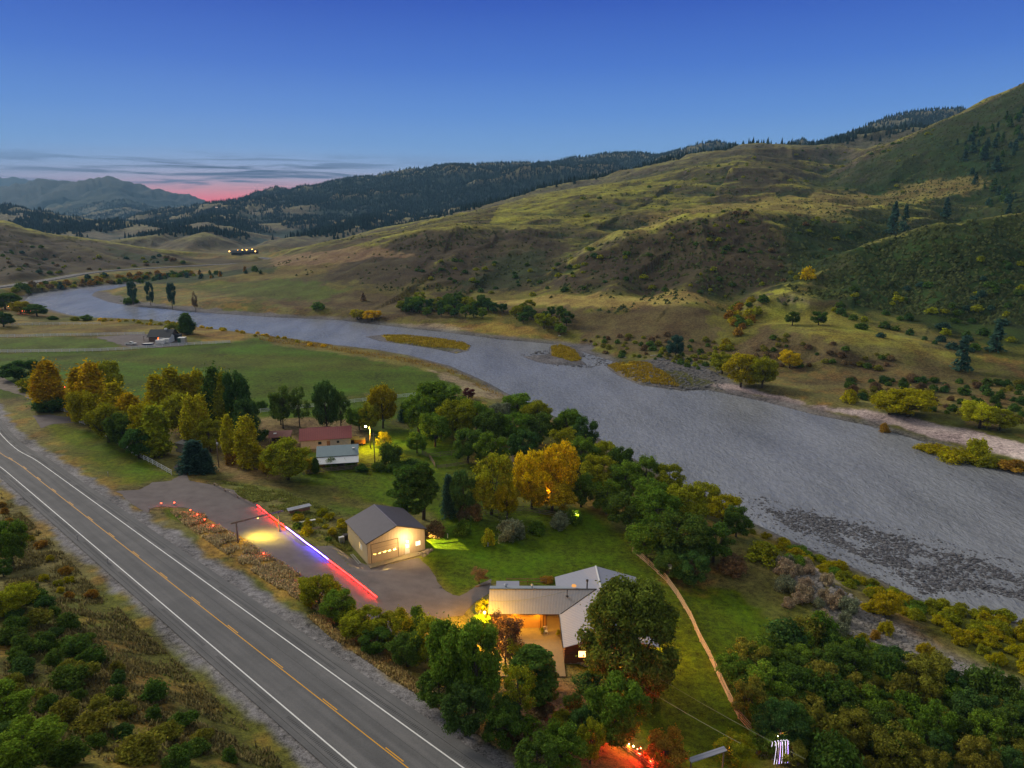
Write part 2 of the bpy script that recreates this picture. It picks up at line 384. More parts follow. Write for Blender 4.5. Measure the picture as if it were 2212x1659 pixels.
def pm(name, col, rough=.8, metal=0.0, spec=.3, var=.25, scale=2.0, bump=.0, col2=None, stripe=None):
    """procedural paint / wood / metal with mottling"""
    if name in _mc: return _mc[name]
    t = NT(name); g = t.n('ShaderNodeTexCoord').outputs['Object']
    a = t.noise(g, scale, 6, .65); b = t.noise(g, scale*.17, 3)
    f = t.math('ADD', t.math('MULTIPLY', a, .6), t.math('MULTIPLY', b, .4))
    f = t.ramp(f, [(.3, (0,0,0)), (.7, (1,1,1))])
    c2 = col2 or tuple(min(1, c*(1+var)) for c in col); c1 = tuple(c*(1-var) for c in col)
    c = t.mix(f, c1, c2); bmp = a
    if stripe:  # (axis, period) panel ribs
        s_ = t.n('ShaderNodeSeparateXYZ'); t.l(g, s_.inputs[0])
        w = t.math('SINE', t.math('MULTIPLY', s_.outputs[stripe[0]], 2*math.pi/stripe[1]))
        w = t.math('MULTIPLY_ADD', w, .5, .5); w = t.math('POWER', w, 4.0)
        bmp = w; c = t.mix(t.math('MULTIPLY', w, stripe[2]), c, tuple(q*.45 for q in col))
    _mc[name] = t.out(t.bsdf(c, rough, spec, metal, bump=bmp if (bump or stripe) else None, bstr=bump or .5, bdist=.05))
    return _mc[name]
def em(name, col, s):
    if name in _mc: return _mc[name]
    t = NT(name); e = t.n('ShaderNodeEmission', inp={'Color': (*col, 1), 'Strength': s}); _mc[name] = t.out(e.outputs[0]); return _mc[name]

# ------------------------------------------------------------------ terrain sheet
def build_ground():
    na = len(PAZ); nr = len(PR); R, A, X, Y, Z = _R, _A, PX, PY, PZ
    V = np.stack([X, Y, Z], -1).reshape(-1, 3)
    i = np.arange(nr-1)[:,None]; j = np.arange(na)[None]; j2 = (j+1) % na
    Fq = np.stack([i*na+j, i*na+j2, (i+1)*na+j2, (i+1)*na+j], -1).reshape(-1, 4)[:, ::-1]
    o = mesh_np('ground', V, Fq, None, smooth=True)
    x, y, z = V.T.astype(float)
    # slope
    gx = np.gradient(Z, axis=0)/np.gradient(R, axis=0); gt = np.gradient(Z, axis=1)/(R*np.gradient(A, axis=1)); sl = np.hypot(gx, gt).ravel()
    # local convexity (ridges dry and pale, gullies bushy)
    def blur(Q, k):
        P = np.pad(Q, ((k,k),(k,k)), 'edge'); c = P.cumsum(0).cumsum(1); n = 2*k
        return ((c[n:,n:]-c[:-n,n:]-c[n:,:-n]+c[:-n,:-n])/(n*n))[:Q.shape[0], :Q.shape[1]]
    conv = (.6*(Z-blur(Z, 7))+.5*(Z-blur(Z, 20))).ravel()/(R.ravel()*.006+.5)
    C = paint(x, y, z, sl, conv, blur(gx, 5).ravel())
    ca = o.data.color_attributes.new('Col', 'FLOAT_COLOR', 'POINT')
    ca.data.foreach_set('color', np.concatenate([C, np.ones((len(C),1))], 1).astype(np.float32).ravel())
    t = NT('ground_soil_and_grass'); at = t.n('ShaderNodeAttribute', attribute_name='Col'); g = t.n('ShaderNodeTexCoord').outputs['Object']
    n1 = t.noise(g, .9, 6, .75); n2 = t.noise(g, .05, 8, .7); n3 = t.noise(g, 5.0, 3, .7)
    f = t.math('ADD', t.math('MULTIPLY', n1, .45), t.math('ADD', t.math('MULTIPLY', n2, .35), t.math('MULTIPLY', n3, .35)))
    f = t.math('MULTIPLY_ADD', f, 8.5, -3.75)
    f = t.math('MAXIMUM', t.math('MINIMUM', f, 2.3), .22)
    cc = t.n('ShaderNodeCombineColor'); [t.l(f, cc.inputs[k]) for k in range(3)]
    c = t.mix(1.0, at.outputs['Color'], cc.outputs[0], 'MULTIPLY')
    hs = t.n('ShaderNodeHueSaturation'); t.l(c, hs.inputs['Color']); t.l(t.math('MULTIPLY_ADD', n2, .14, .43), hs.inputs['Hue']); hs.inputs['Saturation'].default_value = 1.36
    o.data.materials.append(t.out(t.bsdf(hs.outputs[0], .95, .15, bump=n1, bstr=.6, bdist=.35)))
    tag(o, kind='structure')
    return o

COLS = dict(lawn=(.066,.100,.014), field=(.070,.100,.028), fieldb=(.165,.135,.065), dry=(.27,.185,.095), tan=(.31,.25,.13), hill=(.255,.242,.09), hillb=(.16,.145,.065),
  scrub=(.050,.040,.028), rock=(.14,.115,.105), gully=(.020,.034,.014), forest=(.030,.048,.042), gravel=(.17,.165,.17), cobble=(.12,.115,.12), sand=(.40,.34,.33), slope=(.14,.125,.065), olive=(.085,.09,.03), yellow=(.28,.19,.02), dirt=(.21,.155,.105), soil=(.090,.070,.047), road=(.15,.15,.155), wet=(.055,.055,.06), dgreen=(.030,.045,.018), pale=(.30,.25,.19))
ZONES = [ # colour, feather, edge noise, strength, outline (u, v)
 ('field', 4, 4, 1, [(-200,770),(0,762),(250,757),(500,740),(560,730),(700,755),(840,775),(960,800),(1060,835),(1090,850),(1000,850),(900,845),(800,852),(560,880),(300,900),(0,860),(-200,860)]),
 ('fieldb', 3, 3, .8, [(560,726),(640,738),(737,750),(820,761),(899,777),(971,797),(1053,833),(1100,858),(1040,862),(960,815),(850,785),(700,758),(600,745)]),
 ('olive', 3, 5, .6, [(100,775),(400,765),(700,770),(900,800),(700,800),(300,785)]),
 ('pale', 2, 3, .7, [(930,800),(1040,835),(1100,858),(1060,862),(960,822)]),
 ('field', 3, 3, .9, [(-200,735),(150,728),(300,735),(240,752),(0,757),(-200,757)]),
 ('fieldb', 3, 3, .7, [(-200,700),(0,702),(300,698),(420,712),(330,716),(0,721),(-200,725)]),
 ('dry', 3, 3, .45, [(400,705),(560,722),(520,735),(430,735),(380,718)]),
 ('lawn', 3, 2, 1, [(560,880),(700,868),(860,850),(960,840),(1000,1000),(960,1080),(860,1110),(700,1050),(600,1040),(560,960)]),
 ('lawn', 3, 1.2, 1, [(905,1180),(1000,1080),(1250,1100),(1340,1150),(1480,1330),(1570,1480),(1640,1620),(1600,1659),(1420,1659),(1300,1480),(1210,1420),(1190,1270),(1060,1255),(985,1290),(930,1220)]),
 ('lawn', 3, 2, 1, [(940,1010),(1100,1000),(1110,1090),(960,1130),(900,1100)]),
 ('field', 3, 3, .9, [(480,1040),(600,1062),(700,1085),(820,1110),(740,1115),(640,1100),(520,1070)]),
 ('slope', 3, 3, .9, [(500,1055),(620,1075),(740,1120),(730,1200),(640,1160),(560,1100)]),
 ('dirt', 3, 3, .7, [(460,985),(600,1010),(620,1040),(500,1030),(450,1010)]),
 ('dirt', 2, 2, .8, [(545,905),(640,900),(760,905),(790,945),(740,985),(560,965)]),
 ('lawn', 3, 2, .75, [(90,905),(240,945),(370,1020),(380,1030),(300,1048),(230,1015),(110,930)]),
 ('soil', 3, 2, .6, [(830,905),(900,890),(960,905),(870,930)]),
 ('dry', 2.0, 2.2, 1, [(370,1100),(440,1108),(520,1165),(580,1205),(650,1250),(700,1290),(600,1270),(480,1190),(400,1130)]),
 ('lawn', .8, .8, .9, [(340,1098),(372,1096),(398,1112),(410,1130),(392,1132),(362,1115)]),
 ('lawn', 2, 2, .9, [(1380,1130),(1500,1250),(1600,1270),(1720,1360),(1640,1420),(1560,1440),(1480,1320),(1420,1240)]),
 ('dry', 2, 3, .7, [(1470,1250),(1560,1220),(1600,1265),(1520,1290)]),
 ('gravel', 2.5, 3, .75, [(1640,1190),(1700,1200),(1800,1260),(1900,1330),(2010,1400),(2212,1480),(2212,1560),(2050,1460),(1880,1400),(1780,1330),(1700,1280)]),
 ('sand', 1, 1, .7, [(1700,1195),(1790,1240),(1860,1285),(1850,1288),(1760,1240)]),
 ('olive', 2.5, 3, .9, [(1980,1310),(2100,1275),(2300,1300),(2300,1480),(2150,1440),(2030,1370)]),
 ('soil', 2, 3, .5, [(1180,1560),(1240,1540),(1240,1620),(1150,1659),(1100,1620)]),
 ('dirt', 2.5, 2.5, .9, [(1040,1480),(1130,1440),(1220,1450),(1240,1520),(1180,1590),(1080,1560),(980,1480)]),
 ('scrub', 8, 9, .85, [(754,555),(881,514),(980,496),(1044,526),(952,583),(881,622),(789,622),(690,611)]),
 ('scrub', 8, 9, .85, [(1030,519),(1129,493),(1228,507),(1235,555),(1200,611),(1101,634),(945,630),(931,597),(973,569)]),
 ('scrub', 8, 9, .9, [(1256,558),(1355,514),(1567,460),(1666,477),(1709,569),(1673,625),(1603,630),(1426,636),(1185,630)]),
 ('gully', 7, 9, .85, [(1680,477),(1921,484),(1864,541),(1779,590),(1695,625),(1709,569)]),
 ('gully', 6, 9, .6, [(1060,560),(1160,540),(1190,600),(1100,628),(1010,620)]),
 ('dgreen', 8, 10, .9, [(1850,552),(1950,515),(2212,470),(2300,470),(2300,770),(2150,745),(2027,710),(1850,672),(1760,632)]),
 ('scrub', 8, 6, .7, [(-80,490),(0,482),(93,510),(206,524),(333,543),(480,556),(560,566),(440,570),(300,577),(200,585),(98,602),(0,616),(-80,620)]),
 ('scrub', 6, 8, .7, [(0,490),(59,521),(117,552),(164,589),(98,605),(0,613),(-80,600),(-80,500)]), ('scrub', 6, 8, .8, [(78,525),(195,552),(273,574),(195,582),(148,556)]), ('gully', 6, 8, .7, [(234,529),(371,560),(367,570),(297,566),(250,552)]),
 ('fieldb', 8, 8, .6, [(500,592),(620,570),(760,560),(700,590),(600,606),(500,610)]),
 ('scrub', 8, 14, .6, [(1640,320),(1750,330),(1720,395),(1560,440),(1590,370)]), ('gully', 8, 14, .55, [(1750,385),(1900,350),(1990,380),(1850,408),(1700,430)]), ('gully', 9, 12, .75, [(2000,302),(2212,330),(2300,440),(2140,400),(2080,385),(2030,350)]),
 # islands and bars
 ('cobble', 1, 1, 1, [(780,722),(1010,730),(1030,765),(900,765),(780,735)]), ('cobble', 1, 1, 1, [(1120,740),(1280,740),(1290,800),(1120,790)]),
 ('yellow', 1.2, 1.2, .8, [(828,725),(880,725),(1000,741),(1014,747),(1005,756),(930,748),(840,735)]), ('yellow', 1, 1, .8, [(1190,750),(1210,747),(1238,755),(1254,775),(1240,779),(1195,768)]),
 ('olive', 1, 1.5, .6, [(850,735),(900,738),(985,755),(960,757),(860,740)]),
 ('cobble', 2, 3, .9, [(1330,800),(1420,770),(1520,790),(1560,810),(1640,850),(1560,845),(1460,842),(1380,832)]),
 ('yellow', 1.5, 2, .8, [(1315,792),(1340,784),(1400,785),(1440,810),(1470,835),(1380,826),(1335,808)]), ('olive', 1.5, 2, .8, [(1390,795),(1470,800),(1560,838),(1470,838)]),
 ('sand', 1.2, 1.6, 1, [(1530,832),(1570,828),(1660,846),(1760,878),(1870,885),(1960,900),(2090,925),(2230,960),(2230,1000),(2120,975),(2000,945),(1880,905),(1760,880),(1650,858),(1540,838)]),
 ('rock', 1.5, 2, .7, [(1610,850),(1700,862),(1790,885),(1740,885),(1640,866)]),
 ('pale', 1, 1.5, .8, [(855,700),(960,700),(1020,710),(960,716),(880,708)]),('pale', .8, 1, .7, [(560,680),(640,684),(735,687),(735,690),(640,688)]),
 ('dry', 2, 3, .55, [(960,702),(1100,700),(1190,728),(1080,722)]),
 ('cobble', 1.2, 2, .9, [(200,630),(300,652),(420,664),(560,676),(720,688),(720,694),(560,686),(400,675),(230,655),(196,640)]),
 # far bank terraces
 ('tan', 3, 4, .8, [(1060,652),(1180,636),(1330,640),(1440,630),(1540,650),(1570,664),(1440,668),(1300,666),(1120,660)]),
 ('hill', 4, 5, .6, [(1670,650),(1760,660),(1860,690),(1950,735),(2100,770),(2050,775),(1900,757),(1780,735),(1668,700)]),
 ('soil', 3, 5, .8, [(1060,664),(1300,669),(1530,670),(1560,720),(1530,780),(1400,765),(1250,730),(1130,690)]),
 ('soil', 3, 5, .85, [(1655,706),(1740,733),(1830,752),(1950,765),(1900,800),(1760,790),(1600,780),(1580,760)]),
 ('soil', 5, 8, .5, [(1900,765),(2212,790),(2212,930),(2000,880),(1850,850),(1700,830),(1640,800)]),
 ('soil', 4, 8, .75, [(700,625),(900,650),(1020,655),(1000,690),(850,690),(700,670),(600,660),(500,625)]),
 ('field', 4, 6, .6, [(480,610),(620,600),(760,625),(700,650),(500,640),(400,620)]),
 ('dirt', 4, 4, .8, [(585,558),(620,552),(900,552),(760,565),(640,576),(590,575)]),
 ('gully', 3, 5, .8, [(290,600),(440,592),(560,575),(600,578),(590,588),(480,598),(420,610),(320,612)]),
 ('tan', 6, 9, .45, [(1391,500),(1482,462),(1560,453),(1620,456),(1750,464),(1903,443),(2016,428),(2140,402),(2090,385),(1950,400),(1800,415),(1650,430),(1500,445),(1380,470)]),
]
def paint(x, y, z, sl, conv, gxf):
    K = {k: np.array(c) for k, c in COLS.items()}; n = len(x)
    C = np.empty((n, 3)); r = np.hypot(x, y)
    def lay(m, c):
        nonlocal C
        C += (np.asarray(m)[:,None]) * (c - C)
    n1 = fbm(x/40., y/40., 5, 50); n2 = fbm(x/9., y/9., 4, 60); n3 = fbm(x/150., y/150., 4, 70); n4 = fbm(x/3.5, y/3.5, 3, 80)
    C[:] = K['slope']
    lay(sstep(-.15,.25,n1)*.8, K['olive']); lay(sstep(.0,.35,n2+n4*.5)*.55, K['dry'])
    # hills
    hz = sstep(9, 22, z) * sstep(380, 480, r + 0.3*np.maximum(x, 0))
    H = np.empty((n,3)); H[:] = K['hill']; Ck = C.copy(); C[:] = H
    lay(sstep(-.1,.35,n3+n1*.4)*.6, K['hillb']); lay(sstep(.09,.27,gxf + n1*.10 + n2*.07)*.9, K['scrub']); lay(sstep(.30,.52,sl + n1*.12)*.5, K['scrub']); lay(sstep(.36,.6,sl+n2*.1)*sstep(0,.2,n2)*.6, K['rock'])  # darker brown on slopes that face the camera
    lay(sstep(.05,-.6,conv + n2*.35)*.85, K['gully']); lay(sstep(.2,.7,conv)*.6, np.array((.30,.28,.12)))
    rt = sstep(0, 1, (x/np.maximum(y,1) - .42)/.14 + n1*.8)*sstep(9,20,z)*(y < 1050)     # dark green scrub toward the near right canyon wall
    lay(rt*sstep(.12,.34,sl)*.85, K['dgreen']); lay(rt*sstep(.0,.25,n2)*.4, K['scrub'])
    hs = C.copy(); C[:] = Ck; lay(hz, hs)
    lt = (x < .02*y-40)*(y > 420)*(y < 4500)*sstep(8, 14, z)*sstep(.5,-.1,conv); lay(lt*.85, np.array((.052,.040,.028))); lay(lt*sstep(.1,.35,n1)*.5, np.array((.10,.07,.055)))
    lay(sstep(-.05,.3,n4+n2*.6)*hz*.35, K['gully']); lay(sstep(1150,1400,y)*sstep(22,8,z)*.8, np.array((.10,.085,.06)))
    lay(sstep(1100,1500,y)*.75, np.array((.15,.135,.105)))
    # forested far mountains
    ff = sstep(1250, 1650, y)*sstep(-.35, .15, n3*.6 + n1*.4 - conv*.9 - .12 + .85*sstep(50,190,z))
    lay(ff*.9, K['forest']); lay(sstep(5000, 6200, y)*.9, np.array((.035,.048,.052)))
    lay(sstep(320,370,y + .25*np.maximum(x,0)*0)*sstep(24,17,z)*(y < 1000)*(x > -150)*.6, np.array((.135,.122,.052)))
    nearm = r < 1500
    idx = np.nonzero(nearm & (y > 20))[0]; X, Y = x[idx], y[idx]; N2, N4 = n2[idx], n4[idx]
    for name, f, na, st, P in ZONES:
        Pw = np.array(Gp(P)); x0, y0 = Pw.min(0)-12; x1, y1 = Pw.max(0)+12
        m = (X > x0) & (X < x1) & (Y > y0) & (Y < y1)
        if not m.any(): continue
        d = sdf(X[m], Y[m], Pw) + na*(N2[m]*2.2+N4[m]*.8)
        w = sstep(-f, f, d)*st; ii = idx[m]; C[ii] += w[:,None]*(K[name]-C[ii])
    # river banks, bed, road verge
    d = river_d(X, Y); isl = isle_d(X, Y); sc = 1 + np.hypot(X, Y)/500
    w = sstep(-4.5*sc, -1.0, d + N2*3)*(isl < -1)*(z[idx] < 1.6); C[idx] += (w*.85)[:,None]*(K['cobble']-C[idx])
    w = sstep(-1.0, 0.6, d)*(isl < .3)*(z[idx] < .6); C[idx] += w[:,None]*(K['wet']-C[idx])
    rd, rz = road_d(X, Y); lf = ((X-RCEN[0])*RNv[0]+(Y-RCEN[1])*RNv[1] < 0)*(np.hypot(X, Y) < 260)*1.7; w = sstep(9.6, 7.6, rd + lf + N4*1.5); C[idx] += w[:,None]*(K['gravel']-C[idx])
    return np.clip(C, .01, .6)

def sheet(name, Pw, step, dz, m, en=0.0, parent=None, kind='structure', zfun=None):
    P = np.array(Pw); x0, y0 = P.min(0)-step; x1, y1 = P.max(0)+step
    xs = np.arange(x0, x1+step, step); ys = np.arange(y0, y1+step, step); X, Y = np.meshgrid(xs, ys)
    def sd(a, b): return sdf(a, b, P) + en*fbm(a/4., b/4., 3, 33)
    D = sd(X.ravel(), Y.ravel()).reshape(X.shape); e = .05
    gx = (sd((X+e).ravel(), Y.ravel()).reshape(X.shape)-D)/e; gy = (sd(X.ravel(), (Y+e).ravel()).reshape(X.shape)-D)/e
    g = np.maximum(np.hypot(gx, gy), .5); o = D < 0; mv = np.where(o & (D > -step*1.5), -D, 0)
    X2 = X + gx/g*mv; Y2 = Y + gy/g*mv
    ins = D >= 0; c = ins[:-1,:-1]|ins[1:,:-1]|ins[:-1,1:]|ins[1:,1:]
    ny, nx = X.shape; I = np.arange(ny*nx).reshape(ny, nx)
    Fq = np.stack([I[:-1,:-1][c], I[:-1,1:][c], I[1:,1:][c], I[1:,:-1][c]], -1)
    Z = (zfun or height)(X2, Y2) + dz
    u, inv = np.unique(Fq.ravel(), return_inverse=True)
    V = np.stack([X2.ravel()[u], Y2.ravel()[u], Z.ravel()[u]], -1)
    return tag(mesh_np(name, V, inv.reshape(-1,4), m, parent, smooth=True), kind=kind) if kind else mesh_np(name, V, inv.reshape(-1,4), m, parent, smooth=True)

GROUND = build_ground()

# ------------------------------------------------------------------ river surface
def water_mat():
    t = NT('river_water'); g = t.n('ShaderNodeTexCoord').outputs['Object']
    mp = t.n('ShaderNodeMapping', inp={'Vector': g, 'Rotation': (0,0,math.radians(-38)), 'Scale': (1.0,.45,1)})
    a = t.noise(mp.outputs[0], .9, 5, .6, .6); b = t.noise(mp.outputs[0], .12, 3, .5)
    calm = t.ramp(t.noise(g, .02, 3, .5), [(.4,(0,0,0)),(.62,(1,1,1))])
    h = t.math('MULTIPLY_ADD', a, 1.0, t.math('MULTIPLY', b, 1.2))
    o = t.n('ShaderNodeBsdfPrincipled', inp={'Roughness': .22, 'IOR': 1.33, 'Specular IOR Level': .5})
    m3 = t.n('ShaderNodeMapping', inp={'Vector': g, 'Rotation': (0,0,math.radians(-40)), 'Scale': (.05,.012,1)}); c = t.mix(t.ramp(t.math('ADD', t.math('MULTIPLY', t.noise(m3.outputs[0], 1, 6, .65), .6), t.math('MULTIPLY', a, .4)), [(.36,(0,0,0)),(.62,(1,1,1))]), (.17,.18,.20), (.31,.325,.355)); t.l(c, o.inputs['Base Color'])  # pale streaks in the base colour paint ripple glints and silvery reflection
    bp = t.n('ShaderNodeBump', inp={'Distance': .9, 'Height': h}); t.l(t.math('MULTIPLY_ADD', calm, -.25, .75), bp.inputs['Strength']); t.l(bp.outputs[0], o.inputs['Normal'])
    return t.out(o.outputs[0])
WATER = water_mat()
def river():
    P = np.array(RIVER); c = P
    sheet('river', px2w([(2900,1640),(2212,1400),(1994,1340),(1861,1270),(1756,1215),(1631,1155),(1500,1080),(1290,965),(1096,868),(971,800),(820,763),(640,738),(427,712),(213,696),(40,668),(20,640),
       (60,622),(200,612),(300,606),(320,614),(262,628),(215,632),(240,645),(420,668),(740,686),(980,712),(1190,735),(1290,758),(1345,785),(1400,825),(1560,832),(1760,884),(2000,945),(2212,1010),(2900,1200)]),
       3.0, 0.0, WATER, zfun=lambda a, b: np.zeros(a.shape))
river()

# ------------------------------------------------------------------ highway
def asphalt():
    t = NT('worn_asphalt'); g = t.n('ShaderNodeTexCoord').outputs['Object']
    mp = t.n('ShaderNodeMapping', inp={'Vector': g, 'Rotation': (0,0,math.atan2(RD[1],RD[0])*-1)}); 
    mp2 = t.n('ShaderNodeMapping', inp={'Vector': mp.outputs[0], 'Scale': (.02,1,1)})
    a = t.noise(g, 6, 4, .7); b = t.noise(mp2.outputs[0], 1.1, 3, .5); c = t.noise(g, .25, 4, .6)
    f = t.math('ADD', t.math('MULTIPLY', a, .35), t.math('ADD', t.math('MULTIPLY', b, .45), t.math('MULTIPLY', c, .25)))
    return t.out(t.bsdf(t.ramp(f, [(.32,(.085,.085,.09)),(.52,(.135,.135,.14)),(.72,(.20,.195,.20))]), .9, .25, bump=a, bstr=.3, bdist=.02))
ASPH = asphalt()
PAINTW = pm('white_road_paint', (.78,.78,.78), .6, var=.12, scale=3); PAINTY = pm('yellow_road_paint', (.75,.36,.015), .6, var=.12, scale=3)
def path_frames(C):
    C = np.asarray(C); T = np.gradient(C[:,:2], axis=0); T /= np.linalg.norm(T, axis=1)[:,None]
    N = np.stack([T[:,1], -T[:,0]], 1)  # right of travel
    s = np.concatenate([[0], np.cumsum(np.linalg.norm(np.diff(C[:,:2], axis=0), axis=1))]); return C, T, N, s
RC, RT, RN2, RS_ = path_frames(ROADC)
def road_pt(s, o, dz=0.0):
    x = np.interp(s, RS_, RC[:,0]); y = np.interp(s, RS_, RC[:,1]); z = np.interp(s, RS_, RC[:,2])
    nx = np.interp(s, RS_, RN2[:,0]); ny = np.interp(s, RS_, RN2[:,1])
    return np.stack([x+nx*o, y+ny*o, z+dz+0*x], -1)
def strip(name, s0, s1, o0, o1, dz, m, step=4.0, parent=None, fn=road_pt):
    s = np.linspace(s0, s1, max(2, int((s1-s0)/step)+1)); a = fn(s, o0, dz); b = fn(s, o1, dz); n = len(s)
    V = np.concatenate([a, b]); i = np.arange(n-1); return mesh_np(name, V, np.stack([i, n+i, n+i+1, i+1], -1)[:, ::-1], m, parent)
def strips(name, L, dz, m, parent=None, fn=road_pt):
    V = []; Fq = []; k = 0
    for s0, s1, o0, o1 in L:
        s = np.linspace(s0, s1, max(2, int((s1-s0)/4)+1)); a = fn(s, o0, dz); b = fn(s, o1, dz); n = len(s); i = np.arange(n-1)
        V += [a, b]; Fq.append(np.stack([i, n+i, n+i+1, i+1], -1)[:, ::-1]+k); k += 2*n
    return mesh_np(name, np.concatenate(V), np.concatenate(Fq), m, parent)
# travel runs away from the viewer, so "right of travel" is the homestead side
road = strip('road', 0, RS_[-1]-2, -5.6, 6.1, 0.0, ASPH); tag(road, kind='structure')
S0 = 160.0   # arc position of the station opposite the viewer
k = strips('edge_line', [(0, RS_[-1]-2, 3.58, 3.74)], .006, PAINTW, road)
k = strips('edge_line', [(0, RS_[-1]-2, -3.74, -3.58)], .006, PAINTW, road)
k = strips('centre_line', [(0, RS_[-1]-2, -.17, -.05)], .006, PAINTY, road)
k = strips('dashed_line', [(a, a+3.05, .08, .21) for a in np.arange(2.5, 700, 12.2)], .006, PAINTY, road)
RUM = pm('rumble_groove', (.085,.085,.09), .95)
L = []
for a in np.arange(60, 430, .3):
    if (a % 18.0) < 14.5:
        L.append((a, a+.17, 4.15, 4.55)); L.append((a, a+.17, -4.5, -4.1))
def rfn(s, o, dz): return road_pt(s, o, dz)
g = strips('rumble_strip', [q for q in L if q[0] < 360], .005, RUM, road); g['kind'] = 'stuff'

strips('shoulder_seam', [(30, 500, 4.95, 5.03), (30, 500, -4.95, -4.88), (30, 500, 1.92, 1.96)], .0045, pm('seam_tar', (.06,.06,.062), .9), road)
GRAV = None
def gravel_mat(name, a, b, c):
    t = NT(name); g = t.n('ShaderNodeTexCoord').outputs['Object']
    n1 = t.noise(g, 7, 4, .8); n2 = t.noise(g, .35, 5, .6)
    f = t.math('ADD', t.math('MULTIPLY', n1, .5), t.math('MULTIPLY', n2, .5))
    return t.out(t.bsdf(t.ramp(f, [(.34,a),(.5,b),(.68,c)]), .95, .2, bump=n1, bstr=.5, bdist=.05))
GRAV = gravel_mat('grey_gravel', (.115,.098,.098), (.160,.138,.138), (.205,.182,.178)); GRAVB = gravel_mat('brown_gravel', (.10,.085,.07), (.19,.16,.135), (.28,.24,.2))
sheet('gravel_driveway', Gp([(300,1058),(330,1043),(372,1040),(385,1026),(372,1010),(385,1000),(402,1022),(410,1038),(470,1050),(520,1062),(560,1092),(600,1140),(650,1180),(720,1180),(745,1195),(790,1222),(830,1222),(905,1205),(930,1225),
   (955,1268),(985,1290),(1040,1262),(1060,1252),(1062,1275),(1030,1300),(1000,1330),(930,1345),(960,1400),(900,1390),(840,1375),(780,1330),(700,1290),(640,1240),(560,1190),(530,1165),(490,1145),(440,1115),(400,1098),(345,1093),(318,1100),(325,1112),(312,1106),(250,1062)]), .7, .05, GRAV, en=.5)
sheet('side_track', Gp([(-60,800),(0,812),(60,845),(110,868),(100,876),(40,852),(-60,822)]), 1.0, .05, GRAVB, en=.5)
sheet('farm_entrance', Gp([(70,898),(110,896),(160,903),(180,906),(178,912),(150,914),(110,916),(90,925)]), .8, .05, GRAV, en=.5)
sheet('farm_yard', Gp([(205,728),(290,722),(340,722),(380,738),(400,740),(395,748),(330,752),(270,748)]), 1.5, .07, GRAV, en=1)

# ------------------------------------------------------------------ camera
cd = bpy.data.cameras.new('camera'); cam = link(bpy.data.objects.new('camera', cd)); SC.camera = cam
cd.sensor_fit = 'HORIZONTAL'; cd.sensor_width = 36; cd.lens = 36*F/2212; cd.clip_start = .5; cd.clip_end = 40000
cam.location = (0, 0, HC); cam.rotation_euler = (math.pi/2 - TH, 0, 0)

# ------------------------------------------------------------------ dusk sky
def sky():
    t = NT('World', True); SC.world = t.m
    g = t.n('ShaderNodeTexCoord').outputs['Generated']; s = t.n('ShaderNodeSeparateXYZ'); t.l(g, s.inputs[0]); X, Y, Z = s.outputs
    el = t.math('MULTIPLY', t.math('ARCSINE', Z), 180/math.pi); az = t.math('MULTIPLY', t.math('ARCTAN2', X, Y), 180/math.pi)
    e = t.math('DIVIDE', el, 90.0, clamp=True)
    p = lambda d: d/90
    base = t.ramp(e, [(0,(.25,.37,.55)),(p(2.6),(.25,.37,.58)),(p(4.6),(.155,.31,.59)),(p(7.2),(.090,.22,.55)),(p(10.5),(.046,.135,.48)),(p(15),(.019,.066,.37)),(p(22),(.03,.06,.24)),(p(40),(.24,.24,.22)),(1,(.34,.33,.29))])
    warm = t.ramp(e, [(0,(1.5,.0,.0)),(p(1.0),(1.5,.06,.0)),(p(1.8),(1.25,.30,.18)),(p(2.6),(.70,.46,.50)),(p(3.4),(.40,.42,.58)),(p(5.0),(.24,.38,.66))])
    da = t.math('DIVIDE', t.math('SUBTRACT', az, -19.5), 17.0); w = t.math('EXPONENT', t.math('MULTIPLY', t.math('MULTIPLY', da, da), -1.0))
    w = t.math('MULTIPLY', w, t.math('SUBTRACT', 1.0, t.math('DIVIDE', el, 5.2, clamp=True), clamp=True)); w = w
    c = t.mix(w, base, warm)
    cv = t.n('ShaderNodeCombineXYZ'); t.l(t.math('MULTIPLY', az, .13), cv.inputs[0]); t.l(t.math('MULTIPLY', el, 2.3), cv.inputs[1])
    cl = t.ramp(t.noise(cv.outputs[0], 1.0, 5, .55, .35), [(.47,(0,0,0)),(.58,(1,1,1))])
    # cloud band between 1.2 and 4.6 degrees
    band = t.math('MULTIPLY', t.math('DIVIDE', t.math('SUBTRACT', el, 1.3), .8, clamp=True), t.math('DIVIDE', t.math('SUBTRACT', 4.4, el), 1.2, clamp=True))
    d2 = t.math('DIVIDE', t.math('SUBTRACT', az, -20.0), 17.0); band = t.math('MULTIPLY', band, t.math('EXPONENT', t.math('MULTIPLY', t.math('MULTIPLY', d2, d2), -1.0)))
    c = t.mix(t.math('MULTIPLY', t.math('MULTIPLY', cl, band), .97), c, (.03,.07,.16))
    back = t.math('MULTIPLY_ADD', Y, -.5, .5, clamp=True)   # the sky opposite the sunset is paler
    c = t.mix(t.math('MULTIPLY', t.math('MULTIPLY', t.math('POWER', back, 2.0), .9), t.math('GREATER_THAN', back, .5)), c, (.33,.33,.32))
    ns = t.n('ShaderNodeTexSky', sky_type='NISHITA', sun_disc=False, sun_elevation=math.radians(1.0), sun_rotation=math.radians(-22))
    c = t.mix(.0015, c, ns.outputs[0], 'ADD')
    b = t.n('ShaderNodeBackground', inp={'Strength': SKY_S}); t.l(c, b.inputs[0])
    o = t.t.nodes.new('ShaderNodeOutputWorld'); t.l(b.outputs[0], o.inputs[0])
SKY_S = 1.3
sky()
sd = bpy.data.lights.new('sun', 'SUN'); sd.energy = 2.6; sd.angle = math.radians(20); sd.color = (1, .90, .74)
